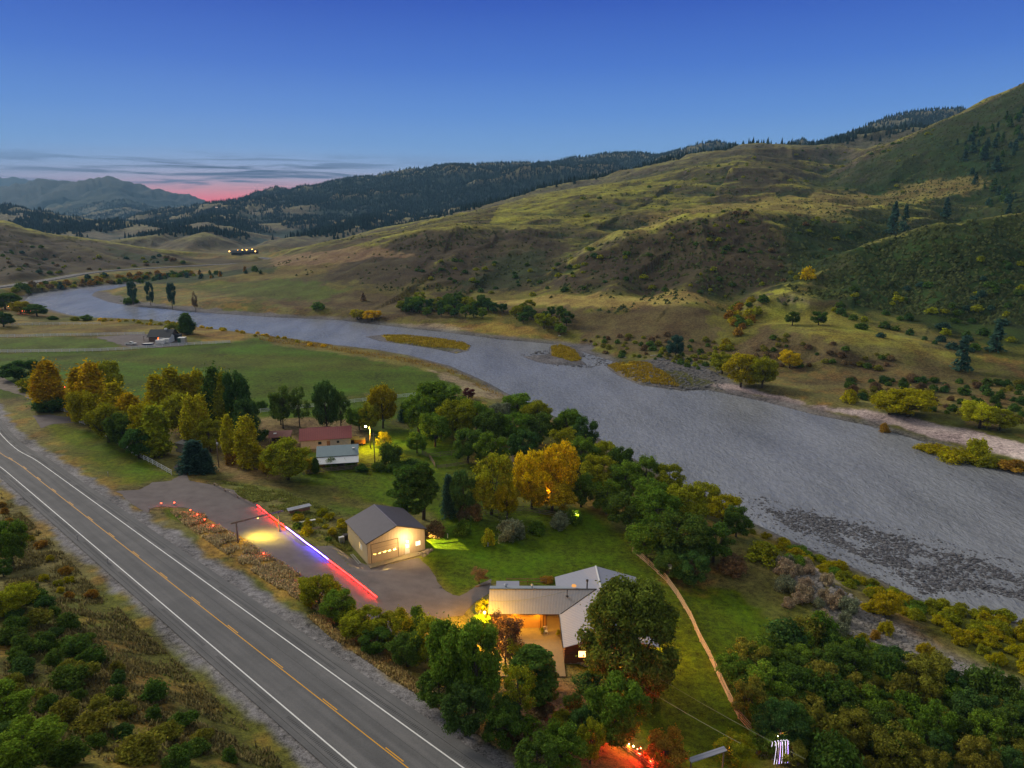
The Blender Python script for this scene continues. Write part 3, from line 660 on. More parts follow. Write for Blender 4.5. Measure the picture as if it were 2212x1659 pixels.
sun = link(bpy.data.objects.new('sun', sd)); sun.rotation_euler = Vector((math.sin(math.radians(-52)), math.cos(math.radians(-52)), .56)).to_track_quat('Z', 'Y').to_euler()

# ------------------------------------------------------------------ evening haze
HZ = True
if HZ:
    t = NT('evening_air'); v = t.n('ShaderNodeVolumePrincipled', inp={'Color': (.34,.66,1.0,1), 'Density': 7.5e-5, 'Anisotropy': 0.0}); t.out(v.outputs[0], 'Volume')
    x0, x1, y0, y1, z0, z1 = -13800, 13800, -13800, 13800, float(min(v.co.z for v in GROUND.data.vertices))-1.0, float(max(v.co.z for v in GROUND.data.vertices))+40.0
    V = [(x,y,z) for z in (z0,z1) for x,y in ((x0,y0),(x1,y0),(x1,y1),(x0,y1))]
    hz = mesh_np('haze', V, np.array([(3,2,1,0),(4,5,6,7),(0,1,5,4),(1,2,6,5),(2,3,7,6),(3,0,4,7)]), t.m); tag(hz, kind='stuff')
SC.view_settings.view_transform = 'Standard'; SC.view_settings.look = 'None'; SC.view_settings.exposure = .08; SC.view_settings.gamma = 1
SC.render.engine = 'CYCLES'; SC.cycles.use_denoising = True; SC.cycles.max_bounces = 5; SC.cycles.diffuse_bounces = 2; SC.cycles.glossy_bounces = 2; SC.cycles.transmission_bounces = 2
SC.cycles.volume_bounces = 0; SC.cycles.transparent_max_bounces = 4; SC.cycles.sample_clamp_indirect = 4; SC.cycles.caustics_reflective = False
# ------------------------------------------------------------------ foliage
def leaf_mat():
    t = NT('leaves'); oi = t.n('ShaderNodeObjectInfo'); ge = t.n('ShaderNodeNewGeometry'); g = t.n('ShaderNodeTexCoord').outputs['Object']
    n = t.noise(g, .55, 3, .6); n2 = t.noise(g, 2.2, 2)
    v = t.math('MULTIPLY_ADD', ge.outputs['Random Per Island'], .9, .5)
    v = t.math('MULTIPLY', v, t.math('MULTIPLY_ADD', n, 1.7, .15))
    cc = t.n('ShaderNodeCombineColor'); [t.l(v, cc.inputs[k]) for k in range(3)]
    c = t.mix(1.0, oi.outputs['Color'], cc.outputs[0], 'MULTIPLY')
    h = t.n('ShaderNodeHueSaturation'); t.l(c, h.inputs['Color'])
    t.l(t.math('ADD', t.math('MULTIPLY_ADD', n2, .10, .45), t.math('MULTIPLY_ADD', oi.outputs['Random'], .02, -.01)), h.inputs['Hue'])
    h.inputs['Saturation'].default_value = 1.05
    d = t.n('ShaderNodeBsdfDiffuse'); t.l(h.outputs[0], d.inputs[0]); tr = t.n('ShaderNodeBsdfTranslucent'); t.l(h.outputs[0], tr.inputs[0])
    m = t.n('ShaderNodeMixShader', inp={0: .42}); t.l(d.outputs[0], m.inputs[1]); t.l(tr.outputs[0], m.inputs[2])
    return t.out(m.outputs[0])
LEAF = leaf_mat()
BARK = pm('bark', (.085,.065,.05), .95, var=.4, scale=4)
def leaves(P, N, size, seed, stretch=1.5, bend=.6):
    """leaf sprays: one bent quad per point P, facing roughly N"""
    r = np.random.RandomState(seed); n = len(P)
    N = N + r.normal(0, bend, (n,3)); N /= np.linalg.norm(N, axis=1)[:,None]+1e-9
    a = np.cross(N, r.normal(0,1,(n,3))); a /= np.linalg.norm(a, axis=1)[:,None]+1e-9; b = np.cross(N, a)
    s = size*r.uniform(.6, 1.35, (n,1)); a = a*s*stretch*.5; b = b*s*.5
    V = np.stack([P-a, P-b*.8, P+a, P+b*.8], 1).reshape(-1,3); return V
def tube_np(pts, rad, ns=6):
    pts = np.asarray(pts, float); n = len(pts); T = np.gradient(pts, axis=0); T /= np.linalg.norm(T, axis=1)[:,None]+1e-9
    ref = np.array([0.3,.9,.1]) if abs(T[0][2]) > .7 else np.array([0,0,1.])
    A = np.cross(T, ref); A /= np.linalg.norm(A, axis=1)[:,None]+1e-9; B = np.cross(T, A)
    th = np.arange(ns)*2*math.pi/ns; rad = np.broadcast_to(np.asarray(rad, float), (n,))
    V = pts[:,None]+rad[:,None,None]*(np.cos(th)[None,:,None]*A[:,None]+np.sin(th)[None,:,None]*B[:,None])
    V = np.concatenate([V.reshape(-1,3), pts[:1], pts[-1:]]); i = np.arange(n-1)[:,None]; j = np.arange(ns)[None]; j2 = (j+1)%ns
    Q = np.stack([i*ns+j, i*ns+j2, (i+1)*ns+j2, (i+1)*ns+j], -1).reshape(-1,4)
    j = np.arange(ns); j2 = (j+1)%ns; c0 = n*ns
    T3 = np.concatenate([np.stack([j2, j, np.full(ns,c0)], -1), np.stack([(n-1)*ns+j, (n-1)*ns+j2, np.full(ns,c0+1)], -1)])
    return V, Q, T3
def join(parts):
    V = []; Q = []; T = []; k = 0
    for v, q, t in parts:
        V.append(v); Q.append(q+k); T.append(t+k); k += len(v)
    return np.concatenate(V), [np.concatenate(Q), np.concatenate(T)]
def sph(r, n):
    d = r.normal(0,1,(n,3)); return d/np.linalg.norm(d, axis=1)[:,None]
def trunk_mesh(name, limbs, h, r0, seed, top=.75):
    r = np.random.RandomState(seed); parts = []; z = np.linspace(0, h*top, 7)
    c = np.stack([np.cumsum(r.normal(0,.07,7)), np.cumsum(r.normal(0,.07,7)), z], -1); c[0,:2] = 0; c[0,2] = -.6
    parts.append(tube_np(c, r0*np.linspace(1.15,.25,7), 7))
    for L in limbs:
        k = r.randint(2, 6); s = c[k]; m = (s+L)/2 + np.array([0,0,-.08*h]); rr = r0*(.55-.06*k)
        parts.append(tube_np(np.array([s, m, L]), [rr, rr*.7, rr*.2], 5))
    V, Fq = join(parts); return V, Fq
PRO = {}
def proto(kind, i):
    if (kind, i) in PRO: return PRO[kind, i]
    sd_ = hash((len(kind)*31+ord(kind[0])*7+ord(kind[-1]), i)) % 9999; r = np.random.RandomState(sd_); H = 10.0; trunk = None
    if kind == 'big':
        n = 60000; c = []
        for q in range(150):
            a = q*2.4; zz = r.uniform(.16,.97); rad = 4.3*math.sin(math.pi*min(1,(zz-.04)/1.0))**.55*r.uniform(.25,1.0)**.4; c.append((rad*math.cos(a), rad*math.sin(a), zz*H))
        c = np.array(c); lr = r.uniform(.45,1.05,len(c)); k = r.choice(len(c), n, p=lr**2/np.sum(lr**2)); d = sph(r, n)
        P = c[k]+d*(lr[k]*r.uniform(.35,1.1,n)**.5)[:,None]; N = d+np.array([0,0,.35]); sz = .22; trunk = trunk_mesh('t', c[::8], H, .35, sd_)
    elif kind in ('round', 'grove'):
        n = 17000 if kind == 'round' else 10000; nl = 48 if kind == 'round' else 34; c = []
        for q in range(nl):
            a = q*2.4+r.uniform(0,.8); zz = r.uniform(.24,.88); rad = 3.9*math.sin(math.pi*min(1,(zz-.08)/1.0))**.6*r.uniform(.3,1.0)**.6
            c.append((rad*math.cos(a), rad*math.sin(a), zz*H))
        c.append((0,0,H*.9)); c = np.array(c); lr = r.uniform(.55,1.35,len(c)); k = r.choice(len(c), n, p=lr**2/np.sum(lr**2)); d = sph(r, n)
        rad = lr[k]*r.uniform(.45,1.06,n)**.5; P = c[k]+d*rad[:,None]*np.array([1,1,.8]); N = d+np.array([0,0,.35]); sz = .27 if kind == 'round' else .3
        trunk = trunk_mesh('t', c[::3], H, .3, sd_)
    elif kind == 'poplar':
        n = 12000; zz = r.uniform(.07,1,n); a = r.uniform(0,2*math.pi,n)
        env = 1.75*np.sin(np.pi*np.clip(zz*.93+.05,0,1))**.55*(1.02-zz*.45); lob = 1+.3*np.sin(a*3+zz*9+sd_)+.25*vnoise(a*2.2+9, zz*14, sd_)
        rad = env*lob*r.uniform(.25,1.0,n)**.45; P = np.stack([rad*np.cos(a), rad*np.sin(a), zz*H], -1); N = np.stack([np.cos(a), np.sin(a), .5+0*a], -1); sz = .26
        trunk = trunk_mesh('t', P[r.choice(n, 4)]*np.array([.5,.5,1]), H, .22, sd_, .9)
    elif kind == 'conifer':
        P = []; 
        for q in range(46):
            zz = .09+.9*(q/46.)**.95; L = 2.6*(1-zz)**.75+.25; nb = 7
            for b in range(nb):
                a = b*2*math.pi/nb+q*.9+r.uniform(-.3,.3); LL = L*r.uniform(.6,1.12); m = int(15+22*(1-zz))
                t = r.uniform(.12,1,m); w = .16+.3*(1-t)
                P.append(np.stack([LL*t*np.cos(a)+r.normal(0,w), LL*t*np.sin(a)+r.normal(0,w), zz*H+.12*H*.3*(1-t)*0-LL*.22*t**1.5+r.normal(0,.13,m)], -1))
        P = np.concatenate(P); N = np.tile([0,0,1.0],(len(P),1)); sz = .32; trunk = trunk_mesh('t', P[:0], H, .24, sd_, .97)
    elif kind == 'pine':   # open crowned ponderosa
        c = []
        for q in range(34):
            zz = r.uniform(.22,.98); a = r.uniform(0,6.28); rad = (3.0*(1-zz)**.6+.2)*r.uniform(.35,1); c.append((rad*math.cos(a), rad*math.sin(a), zz*H))
        c = np.array(c); n = 12000; k = r.randint(0,len(c),n); d = sph(r,n); P = c[k]+d*(r.uniform(.3,1.05,n)**.5)[:,None]*np.array([1.05,1.05,.55]); N = d*.5+np.array([0,0,.8]); sz = .3
        trunk = trunk_mesh('t', c[::2], H, .27, sd_, .96)
    elif kind == 'open':   # gaps between leaf clusters, limbs show
        c = []
        for q in range(30):
            zz = r.uniform(.3,1.0); a = r.uniform(0,6.28); rad = 3.6*math.sin(math.pi*min(1,zz*.85))**.7*r.uniform(.3,1); c.append((rad*math.cos(a), rad*math.sin(a), zz*H))
        c = np.array(c); n = 6000; k = r.randint(0,len(c),n); d = sph(r,n); P = c[k]+d*(r.uniform(.2,1.0,n)**.6)[:,None]*.95; N = d+np.array([0,0,.3]); sz = .23
        trunk = trunk_mesh('t', c, H, .2, sd_, .7)
    elif kind in ('bush', 'tuft'):
        H = 3.0; n = 4200; nl = 20; a = r.uniform(0,6.28,nl); rr = r.uniform(.1,1.25,nl); c = np.stack([rr*np.cos(a), rr*np.sin(a), r.uniform(.5,2.1,nl)*(1.15-rr*.35)], -1)
        lr = r.uniform(.35,.8,nl); k = r.randint(0,nl,n); d = sph(r,n); P = c[k]+d*(lr[k]*r.uniform(.3,1.08,n)**.5)[:,None]; P[:,2] = np.abs(P[:,2]); N = d+np.array([0,0,.4]); sz = .18
    elif kind == 'farbush':
        H = 3.0; n = 260; d = sph(r,n); d[:,2] = np.abs(d[:,2]); q = 1+.3*r.normal(0,.6,n); P = d*np.array([1.6,1.6,2.4])*q[:,None]*.85+np.array([0,0,.2]); N = d; sz = .55
    elif kind == 'farpine':
        n = 170; zz = r.uniform(.05,1,n)**1.1; a = r.uniform(0,6.28,n); rad = 2.1*(1-zz)**.8*r.uniform(.3,1.1,n)+.1; P = np.stack([rad*np.cos(a), rad*np.sin(a), zz*H], -1); N = np.stack([np.cos(a)*.6, np.sin(a)*.6, .8+0*a], -1); sz = 1.1
        trunk = trunk_mesh('t', P[:0], H, .25, sd_, .8)
    if kind in ('round','grove','big','poplar','bush','open'): P = P + r.normal(0, .14 if kind != 'bush' else .08, P.shape)*(1+2.2*(r.uniform(0,1,(len(P),1)) > .9))
    V = leaves(P, N, sz, sd_+1); zmx = np.percentile(V[:,2], 99.7); V[:,2] *= H/zmx
    Rw = np.percentile(np.hypot(V[:,0], V[:,1]), 96)
    me = mesh_np('crown', V, np.arange(len(V)).reshape(-1,4), LEAF); cm = me.data; bpy.data.objects.remove(me)
    tm = None
    if trunk:
        o = mesh_np('trunk', trunk[0], trunk[1], BARK, smooth=True); tm = o.data; bpy.data.objects.remove(o)
    PRO[kind, i] = (cm, tm, H, Rw); return PRO[kind, i]
NPRO = dict(big=1, round=4, grove=3, poplar=3, conifer=2, pine=2, open=2, bush=4, tuft=2, farbush=3, farpine=2)
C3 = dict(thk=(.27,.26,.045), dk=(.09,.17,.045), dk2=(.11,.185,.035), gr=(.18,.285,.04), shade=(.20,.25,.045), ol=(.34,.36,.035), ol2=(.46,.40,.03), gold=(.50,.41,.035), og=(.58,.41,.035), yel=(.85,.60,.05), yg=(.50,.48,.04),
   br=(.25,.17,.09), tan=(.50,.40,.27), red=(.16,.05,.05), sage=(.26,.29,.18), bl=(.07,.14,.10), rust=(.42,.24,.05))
def put_tree(kind, x, y, z, h, rad, col, label, cat, name, group=None, seed=None):
    r = random.Random(seed if seed is not None else int(x*7+y*13)); i = r.randrange(NPRO[kind])
    cm, tm, H, Rw = proto(kind, i); s = h/H; sx = rad/Rw
    c = C3[col] if isinstance(col, str) else col; k = r.uniform(.88,1.14); c = tuple(q*k for q in c)
    a = r.uniform(0, 6.28)
    if tm is None:
        o = link(bpy.data.objects.new(name, cm)); o.location = (x,y,z-.05); o.scale = (sx,sx,s); o.rotation_euler = (0,0,a); o.color = (*c,1)
        return tag(o, label, cat, group)
    e = link(bpy.data.objects.new(name, None)); e.empty_display_size = .3; e.location = (x,y,z); e.rotation_euler = (0,0,a); e.scale = (sx,sx,s)
    o = link(bpy.data.objects.new('crown', cm), e); o.color = (*c,1); link(bpy.data.objects.new('trunk', tm), e)
    return tag(e, label, cat, group)
def T(kind, u, vb, vt, w, col, label, cat=None, name=None, group=None):
    p = G(u, vb)[0]; r = math.hypot(p[0], p[1]); x, y, wz = ray(u, vt)
    zt = HC + float(wz)/math.hypot(float(x), float(y))*r; rad = w*.5*(p[1]*CT+(HC-p[2])*ST)/F
    base = dict(big='broadleaf_tree', round='broadleaf_tree', grove='broadleaf_tree', poplar='poplar_tree', conifer='conifer_tree', pine='pine_tree', open='sparse_tree', bush='bush', tuft='bush', farbush='bush', farpine='pine_tree')[kind]
    h = max(.5, (zt-p[2])*(.97 if kind not in ('bush','farbush') else .9))
    return put_tree(kind, *p, h, rad, col, label, cat or ('shrub' if 'bush' in kind or kind == 'tuft' else 'tree'), name or base, group, seed=int(u*3+vb*7))
# ------------------------------------------------------------------ trees one can tell apart: kind, u, v at foot, v at top, width, colour, label, group
GR1 = 'golden trees in the roadside row'; GR2 = 'trees along the river bank grove'; GR3 = 'shrubs of the hedge between highway and house'; GR4 = 'garden trees round the red roofed house'; GR5 = 'young trees on the lit lawn'
TREES = [
 ('round',44,820,779,62,'dk','dark round tree at the far left beside the dirt track',GR1),
 ('bush',72,842,815,52,'ol','low olive bush in front of the dark round tree at far left',GR1),
 ('poplar',112,886,775,52,'og','lone orange gold tree left of the white fence gap',GR1),
 ('poplar',92,880,795,34,'gold','slim golden tree hugging the left side of the orange tree',GR1),
 ('bush',118,888,850,60,'dk','dark scrub at the foot of the lone orange tree',GR1),
 ('round',240,868,777,52,'ol','olive tree standing behind the tall golden pair against the field',GR1),
 ('poplar',180,905,790,46,'og','orange topped tree at the left end of the golden row',GR1),
 ('poplar',208,912,779,50,'og','tallest orange tree near the left end of the golden row',GR1),
 ('round',195,925,840,62,'ol2','dull gold lower tree below the tall orange pair',GR1),
 ('poplar',255,930,822,48,'gold','golden tree right of the tall orange pair',GR1),
 ('poplar',286,945,846,50,'og','bright orange tree in the middle of the row',GR1),
 ('round',235,955,868,66,'ol','olive tree with dark foot behind the broken white fence',GR1),
 ('round',270,970,890,60,'dk2','dark green tree above the middle of the broken white fence',GR1),
 ('round',318,975,868,60,'ol2','olive gold tree right of the bright orange one',GR1),
 ('poplar',340,985,872,52,'ol','tall olive tree with a pale trunk near the white fence end',GR1),
 ('round',300,990,925,50,'dk','dark undergrowth tree over the white fence',GR1),
 ('poplar',345,905,806,44,'ol2','brownish gold tree with a rounded top, left of the tall dark gold one',GR1),
 ('poplar',378,908,791,48,'gold','tall dark gold tree in the second row',GR1),
 ('poplar',408,905,806,42,'gold','dark gold tree right behind the double poplar',GR1),
 ('poplar',432,900,797,40,'ol2','olive gold tree against the green field',GR1),
 ('round',390,935,850,60,'ol','broad olive tree below the dark gold pair',GR1),
 ('poplar',470,930,788,42,'dk2','tallest dark green tree of the second row',GR1),
 ('poplar',492,935,800,36,'ol','olive streaked tree between two dark green ones',GR1),
 ('round',520,938,797,48,'dk','dark green tree at the right end of the second row',GR1),
 ('round',535,955,860,46,'dk','lower dark tree beside the yellow poplars',GR1),
 ('poplar',418,968,852,34,'yg','left yellow green half of the double topped poplar',GR1),
 ('poplar',440,968,850,36,'yg','right yellow green half of the double topped poplar',GR1),
 ('round',455,975,905,50,'ol','olive tree tucked behind the double topped poplar',GR1),
 ('conifer',421,1019,950,62,'bl','dark blue green spruce beside the gravel fork',None),
 ('conifer',446,1022,968,36,'bl','smaller dark spruce touching the big spruce',None),
 ('poplar',498,998,893,30,'yg','slim yellow poplar left of the broad yellow one',None),
 ('poplar',538,1013,896,50,'yg','broad yellow poplar left of the olive round tree',None),
 ('poplar',566,1012,968,26,'yg','short yellow poplar between poplar and olive tree',None),
 ('bush',500,1003,975,26,'rust','rust coloured shrub under the slim yellow poplar',None),
 ('round',622,1036,952,92,'ol','wide olive tree left of the metal roofed barn',GR4),
 ('bush',585,1022,985,40,'gold','golden bush at the left foot of the wide olive tree',GR4),
 ('bush',668,1020,985,30,'gold','lamplit golden shrub at the barn corner',GR4),
 ('open',612,926,829,54,'dk2','tall ragged dark tree, first of three behind the red roof',GR4),
 ('round',607,918,850,40,'dk','dark lower crown filling the ragged tree by the yard',GR4),
 ('open',648,923,834,46,'dk2','ragged dark tree, second of three behind the red roof',GR4),
 ('round',706,938,819,54,'dk','tallest dark tree rising behind the red roof',GR4),
 ('open',737,936,838,44,'dk2','dark tree with gaps at the right gable of the red roof',GR4),
 ('bush',566,884,864,24,'dk2','small round dark shrub by the white paddock fence',GR4),
 ('round',776,928,880,50,'gr','green tree right of the dark trio, above the lamp',GR4),
 ('round',827,925,829,60,'ol2','dull gold tree in front of the white paddock fence',GR4),
 ('round',800,932,868,46,'ol','olive tree left of the dull gold tree',GR4),
 ('conifer',874,910,870,28,'bl','small dark conifer on the lawn left of the big round tree',GR4),
 ('open',830,975,930,34,'yg','sparse young tree lit yellow by the yard lamp',GR4),
 ('round',901,979,933,44,'gr','small round tree with a pale trunk on the lit lawn',GR4),
 ('bush',845,1004,952,50,'dk2','dark leafy shrub between two utility poles',GR4),
 ('bush',785,1018,1001,30,'dk','low dark bush left under the utility pole',GR4),
 ('bush',818,1016,995,30,'dk2','second low bush right of the utility pole',GR4),
 ('bush',857,1018,998,44,'dk2','third low bush in front of the dark leafy shrub',GR4),
 ('bush',888,1012,990,40,'dk','dark bush by the garden plot corner',GR4),
 ('bush',717,1012,985,26,'gr','small green tree in front of the barn lean-to',GR4),
 ('bush',755,1009,986,32,'gr','green shrub at the right end of the barn',GR4),
 ('poplar',682,1022,988,18,'dk2','thin dark sapling at the barn corner',GR4),
 ('bush',565,950,925,34,'dk','dark shrub left of the low red shed',GR4),
 ('pine',880,1126,1003,66,'dk2','tall dark pine left of the steel workshop trees',None),
 ('pine',915,1122,1000,70,'dk2','broad dark pine behind the workshop roof',None),
 ('conifer',970,1116,1024,34,'bl','narrow dark conifer right of the broad pine',None),
 ('round',1001,1122,1014,52,'dk','deep green tree between the conifer and the olive tree',None),
 ('bush',1015,1122,1078,50,'br','brown purple shrub under the deep green tree',None),
 ('round',1062,1112,978,88,'ol','olive tree with gold patches left of the bright yellow tree',None),
 ('round',1095,1122,1040,50,'ol2','low gold shrub tree at the foot of the olive tree',None),
 ('round',1148,1098,972,80,'yel','bright yellow cottonwood, the lower left of the pair',None),
 ('round',1205,1092,957,84,'yel','bright yellow cottonwood with the tallest crown of the pair',None),
 ('round',1192,1106,1035,100,'gold','dull gold skirt tree beneath the bright yellow pair',None),
 ('bush',938,1160,1122,46,'br','brownish shrub against the workshop right wall',None),
 ('bush',1055,1178,1138,30,'yg','young round tree with pale trunk guard on the lawn',GR5),
 ('bush',1105,1165,1118,58,'sage','spreading grey green apple tree on the lawn',GR5),
 ('bush',1000,1155,1118,36,'gr','small green tree behind the window light on the lawn',GR5),
 ('bush',1205,1140,1103,44,'sage','grey green young tree near the grove edge',GR5),
 ('bush',1160,1150,1125,40,'gr','low green shrub between the grey green trees',GR5),
 ('bush',1240,1130,1095,34,'gr','leafy young tree left of the lawn lamp',GR5),
 # river bank grove
 ('round',950,928,822,104,'gr','largest round tree at the upper left end of the river grove',GR2),
 ('round',905,935,850,60,'gr','green tree leaning left of the largest round tree',GR2),
 ('round',985,952,862,76,'ol','olive green tree below the largest round tree',GR2),
 ('round',940,965,890,60,'gr','dense green tree above the garden plot',GR2),
 ('round',1030,935,866,66,'gr','green tree in the back row of the grove near the stony bank',GR2),
 ('grove',1012,862,838,24,'red','small dark red leaved shrub tree on the stony bank',GR2),
 ('round',1118,908,850,70,'gr','round green tree standing at the water bend',GR2),
 ('round',1160,925,864,60,'ol','olive crown right of the tree at the water bend',GR2),
 ('grove',1075,925,868,56,'sage','pale sage tree top in the grove back row',GR2),
 ('grove',1060,965,885,66,'dk2','dark green crown in the middle of the upper grove',GR2),
 ('grove',1110,965,890,64,'gr','green crown in the second row of the upper grove',GR2),
 ('grove',1165,960,892,62,'dk2','dark crown behind the bright yellow pair',GR2),
 ('grove',1010,1000,925,60,'dk2','dark tree over the end of the garden fence',GR2),
 ('grove',1060,1010,935,66,'gr','green tree left above the small blue roof',GR2),
 ('grove',1130,1000,930,60,'dk','dark tree behind the small blue roof',GR2),
 ('round',1225,958,882,60,'gr','green tree sticking out highest over the mid river',GR2),
 ('grove',1262,975,900,52,'dk','dark ragged tree at the water edge in mid grove',GR2),
 ('grove',1215,1000,925,66,'ol','olive green crown above the tallest yellow crown',GR2),
 ('grove',1255,1020,945,66,'gr','green crown right of the bright yellow pair',GR2),
 ('grove',1300,1020,952,56,'ol','olive crown at the water edge, upper right of the yellow pair',GR2),
 ('grove',1340,1035,962,54,'dk2','dark green crown by the water edge',GR2),
 ('grove',1290,1065,985,70,'ol','olive crown two rows right of the yellow pair',GR2),
 ('grove',1255,1095,1025,60,'dk2','dark crown right under the yellow pair',GR2),
 ('grove',1350,1075,998,64,'gr','green crown in the thick of the right grove',GR2),
 ('grove',1395,1060,985,54,'gr','bright green crown jutting over the bank',GR2),
 ('grove',1310,1110,1040,64,'gr','green crown behind the lawn lamp',GR2),
 ('grove',1445,1075,1003,54,'ol','olive crown jutting over the bank further right',GR2),
 ('grove',1405,1105,1030,66,'gr','green crown inside the right grove',GR2),
 ('grove',1355,1150,1068,78,'dk2','dark green tree right of the lawn lamp',GR2),
 ('round',1415,1165,1058,100,'gr','big green tree in front of the right grove',GR2),
 ('round',1480,1150,1045,86,'ol','big olive tree near the lower end of the grove',GR2),
 ('grove',1520,1110,1040,60,'ol','low olive crown on the bank at the grove lower end',GR2),
 ('grove',1560,1135,1068,70,'ol2','yellow olive crown on the last bend of the bank',GR2),
 ('grove',1590,1160,1095,56,'dk2','last dark green crown of the grove before the shallows',GR2),
 ('round',1460,1215,1112,110,'dk2','front dark green tree beside the bend of the rail fence',GR2),
 ('grove',1395,1205,1135,80,'gr','green tree over the upper end of the rail fence',GR2),
 ('grove',1540,1215,1130,74,'dk2','dark shrub tree below the grove lower end',GR2),
 ('bush',1575,1235,1195,60,'br','brown green bushes left of the shallows path',GR2),
 ('bush',1655,1212,1168,70,'ol','olive bush on the stony path by the shallows',GR2),
 ('bush',1715,1222,1196,42,'gr','single green bush on the stony path',GR2),
 ('round',1490,1262,1195,70,'dk','dark thicket tree right of the white pole',GR2),
 ('round',1440,1250,1190,60,'dk2','dark thicket tree around the white pole',GR2),
 # hedge
 ('round',690,1310,1242,92,'ol','olive hedge shrub at the left end by the highway',GR3),
 ('round',735,1345,1278,74,'gr','green hedge shrub below the red light strip end',GR3),
 ('round',790,1382,1320,96,'ol','wide olive hedge shrub above the highway shoulder',GR3),
 ('grove',850,1400,1322,80,'ol','olive hedge shrub beside the lit gravel',GR3),
 ('grove',815,1408,1362,76,'dk2','dark hedge shrub on the shoulder side',GR3),
 ('grove',880,1440,1365,84,'dk2','dark hedge tree below the lit gravel',GR3),
 ('open',870,1372,1330,36,'gr','thin hedge sapling against the lit gravel',GR3),
 ('grove',935,1450,1340,84,'ol','olive tree right of the lit gravel patch',GR3),
 ('round',985,1520,1345,120,'gr','big green tree left of the courtyard',GR3),
 ('round',1030,1545,1345,112,'gr','biggest dark green tree in front of the courtyard with forked trunk',GR3),
 ('open',1092,1455,1318,84,'br','bare branched brownish tree against the glowing courtyard',GR3),
 ('open',1120,1480,1385,70,'ol','thin leaved tree lower against the glowing courtyard',GR3),
 ('pine',1150,1535,1400,100,'dk2','windswept pine with crooked pale trunk at the courtyard foot',GR3),
 ('open',1120,1560,1420,80,'ol','loose leaved tree beside the crooked pine',GR3),
 ('grove',1005,1590,1490,100,'dk','dark undergrowth tree on the embankment',GR3),
 ('grove',950,1530,1450,90,'dk2','dark embankment shrub tree left of the forked tree',GR3),
 ('grove',1085,1610,1530,90,'dk2','dark shrub tree low on the embankment',GR3),
 ('bush',1150,1610,1565,90,'br','brown thin bush below the crooked pine',GR3),
 ('grove',1215,1659,1572,96,'gr','green shrub tree at the lower frame edge',GR3),
 ('grove',1160,1680,1600,90,'dk2','dark shrub at the lower frame edge by the shoulder',GR3),
 ('bush',1245,1580,1540,60,'dk','black green bush beside the red glow',GR3),
 ('grove',1275,1650,1560,60,'ol','olive shrub left of the red string lights',GR3),
 ('big',1358,1492,1258,192,'shade','huge dense shade tree covering the right wing of the house',None),
 ('bush',1283,1492,1450,84,'dk','dark clipped dome shrub in front of the log wing',None),
 ('round',1330,1610,1465,130,'gr','rounded green tree between dome shrub and string lights',None),
 ('round',1255,1610,1530,60,'dk','black foliage tree beside the small red glow',None),
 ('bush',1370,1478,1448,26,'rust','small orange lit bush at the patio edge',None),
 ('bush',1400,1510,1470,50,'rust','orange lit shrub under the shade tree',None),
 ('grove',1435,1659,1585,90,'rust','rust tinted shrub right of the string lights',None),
 ('round',1583,1650,1586,78,'ol','weeping round shrub with tiny lights near the glowing figure',None),
 ('bush',1182,1257,1246,32,'rust','orange autumn bush behind the long metal roof',None),
 ('open',1035,1262,1225,40,'br','bare little tree behind the far end of the house',None),
 ('grove',1046,1345,1295,34,'ol','lamplit tree left of the glowing metal roof',None),
 ('grove',1040,1378,1330,44,'gr','green tree below the round yard lamp',None),
 ('round',1995,1455,1385,40,'gold','lone golden sapling on the stony flat',None),
 ('bush',1890,1320,1290,50,'gold','golden bush on the stony flat by the shallows',None),
 ('round',1915,1332,1280,54,'gold','taller golden bush beside the shallows',None),
 # farmhouse and left edge
 ('poplar',404,722,675,34,'dk2','dark upright tree beside the far grey roofed farmhouse',None),
 ('bush',372,712,696,30,'ol','olive bush behind the far farmhouse',None),
 ('round',80,683,656,46,'dk2','dark round tree near the orange lights at left edge',None),
 ('round',45,678,650,40,'ol2','yellow green tree near the orange lights at left edge',None),
 ('round',12,668,632,60,'dk2','big dark tree cut by the left frame edge',None),
 ('round',8,706,672,44,'dk','dark tree below the orange lights at left edge',None),
 ('bush',115,690,681,22,'dk2','small dark shrub by the river at left',None),
 ('bush',188,692,679,28,'gr','round green shrub on the near river bank at left',None),
 ('bush',162,692,683,20,'ol','low olive shrub left of the round green one',None),
 # river bars and far bank
 ('grove',288,658,606,20,'bl','dark tree clump on the gravel bar tip',None),('farbush',283,655,640,34,'dk2','dark bush at the foot of the bar clump',None),
 ('grove',326,660,606,17,'bl','dark upright tree on the gravel bar, second from its tip',None),('grove',373,668,609,19,'bl','dark upright tree on the gravel bar, third from its tip',None),
 ('open',423,675,628,14,'br','thin brown tree on the gravel bar, last of the four',None),
 ('farbush',688,668,650,30,'dk2','lone dark bush on the brown meadow beyond the river',None),('farpine',785,650,632,14,'br','faint thin tree on the brown meadow',None),
 ('grove',772,690,668,34,'ol2','left olive tree of the yellow pair on the far shore',None),('grove',803,692,670,40,'yel','right yellow tree of the pair on the far shore',None),
 ('grove',1458,775,722,36,'bl','dark conifer like tree standing on the far river flat',None),
 ('round',1600,836,763,72,'ol2','big olive gold tree on the far river flat',None),('round',1645,838,768,60,'ol','olive green tree joined to the big gold one',None),('grove',1560,808,765,58,'ol','olive tree left of the big gold one',None),
 ('round',1705,795,757,46,'yel','bright golden tree at the foot of the far slope',None),
 ('farbush',1745,604,572,34,'yel','yellow bush in the canyon bottom',None),
 ('farpine',1928,505,432,30,'bl','tall dark pine beside the upper canyon',None),('farpine',1952,500,440,22,'bl','shorter dark pine right of the tall canyon pine',None),('farpine',2042,470,425,22,'bl','dark pine further right on the upper slope',None),
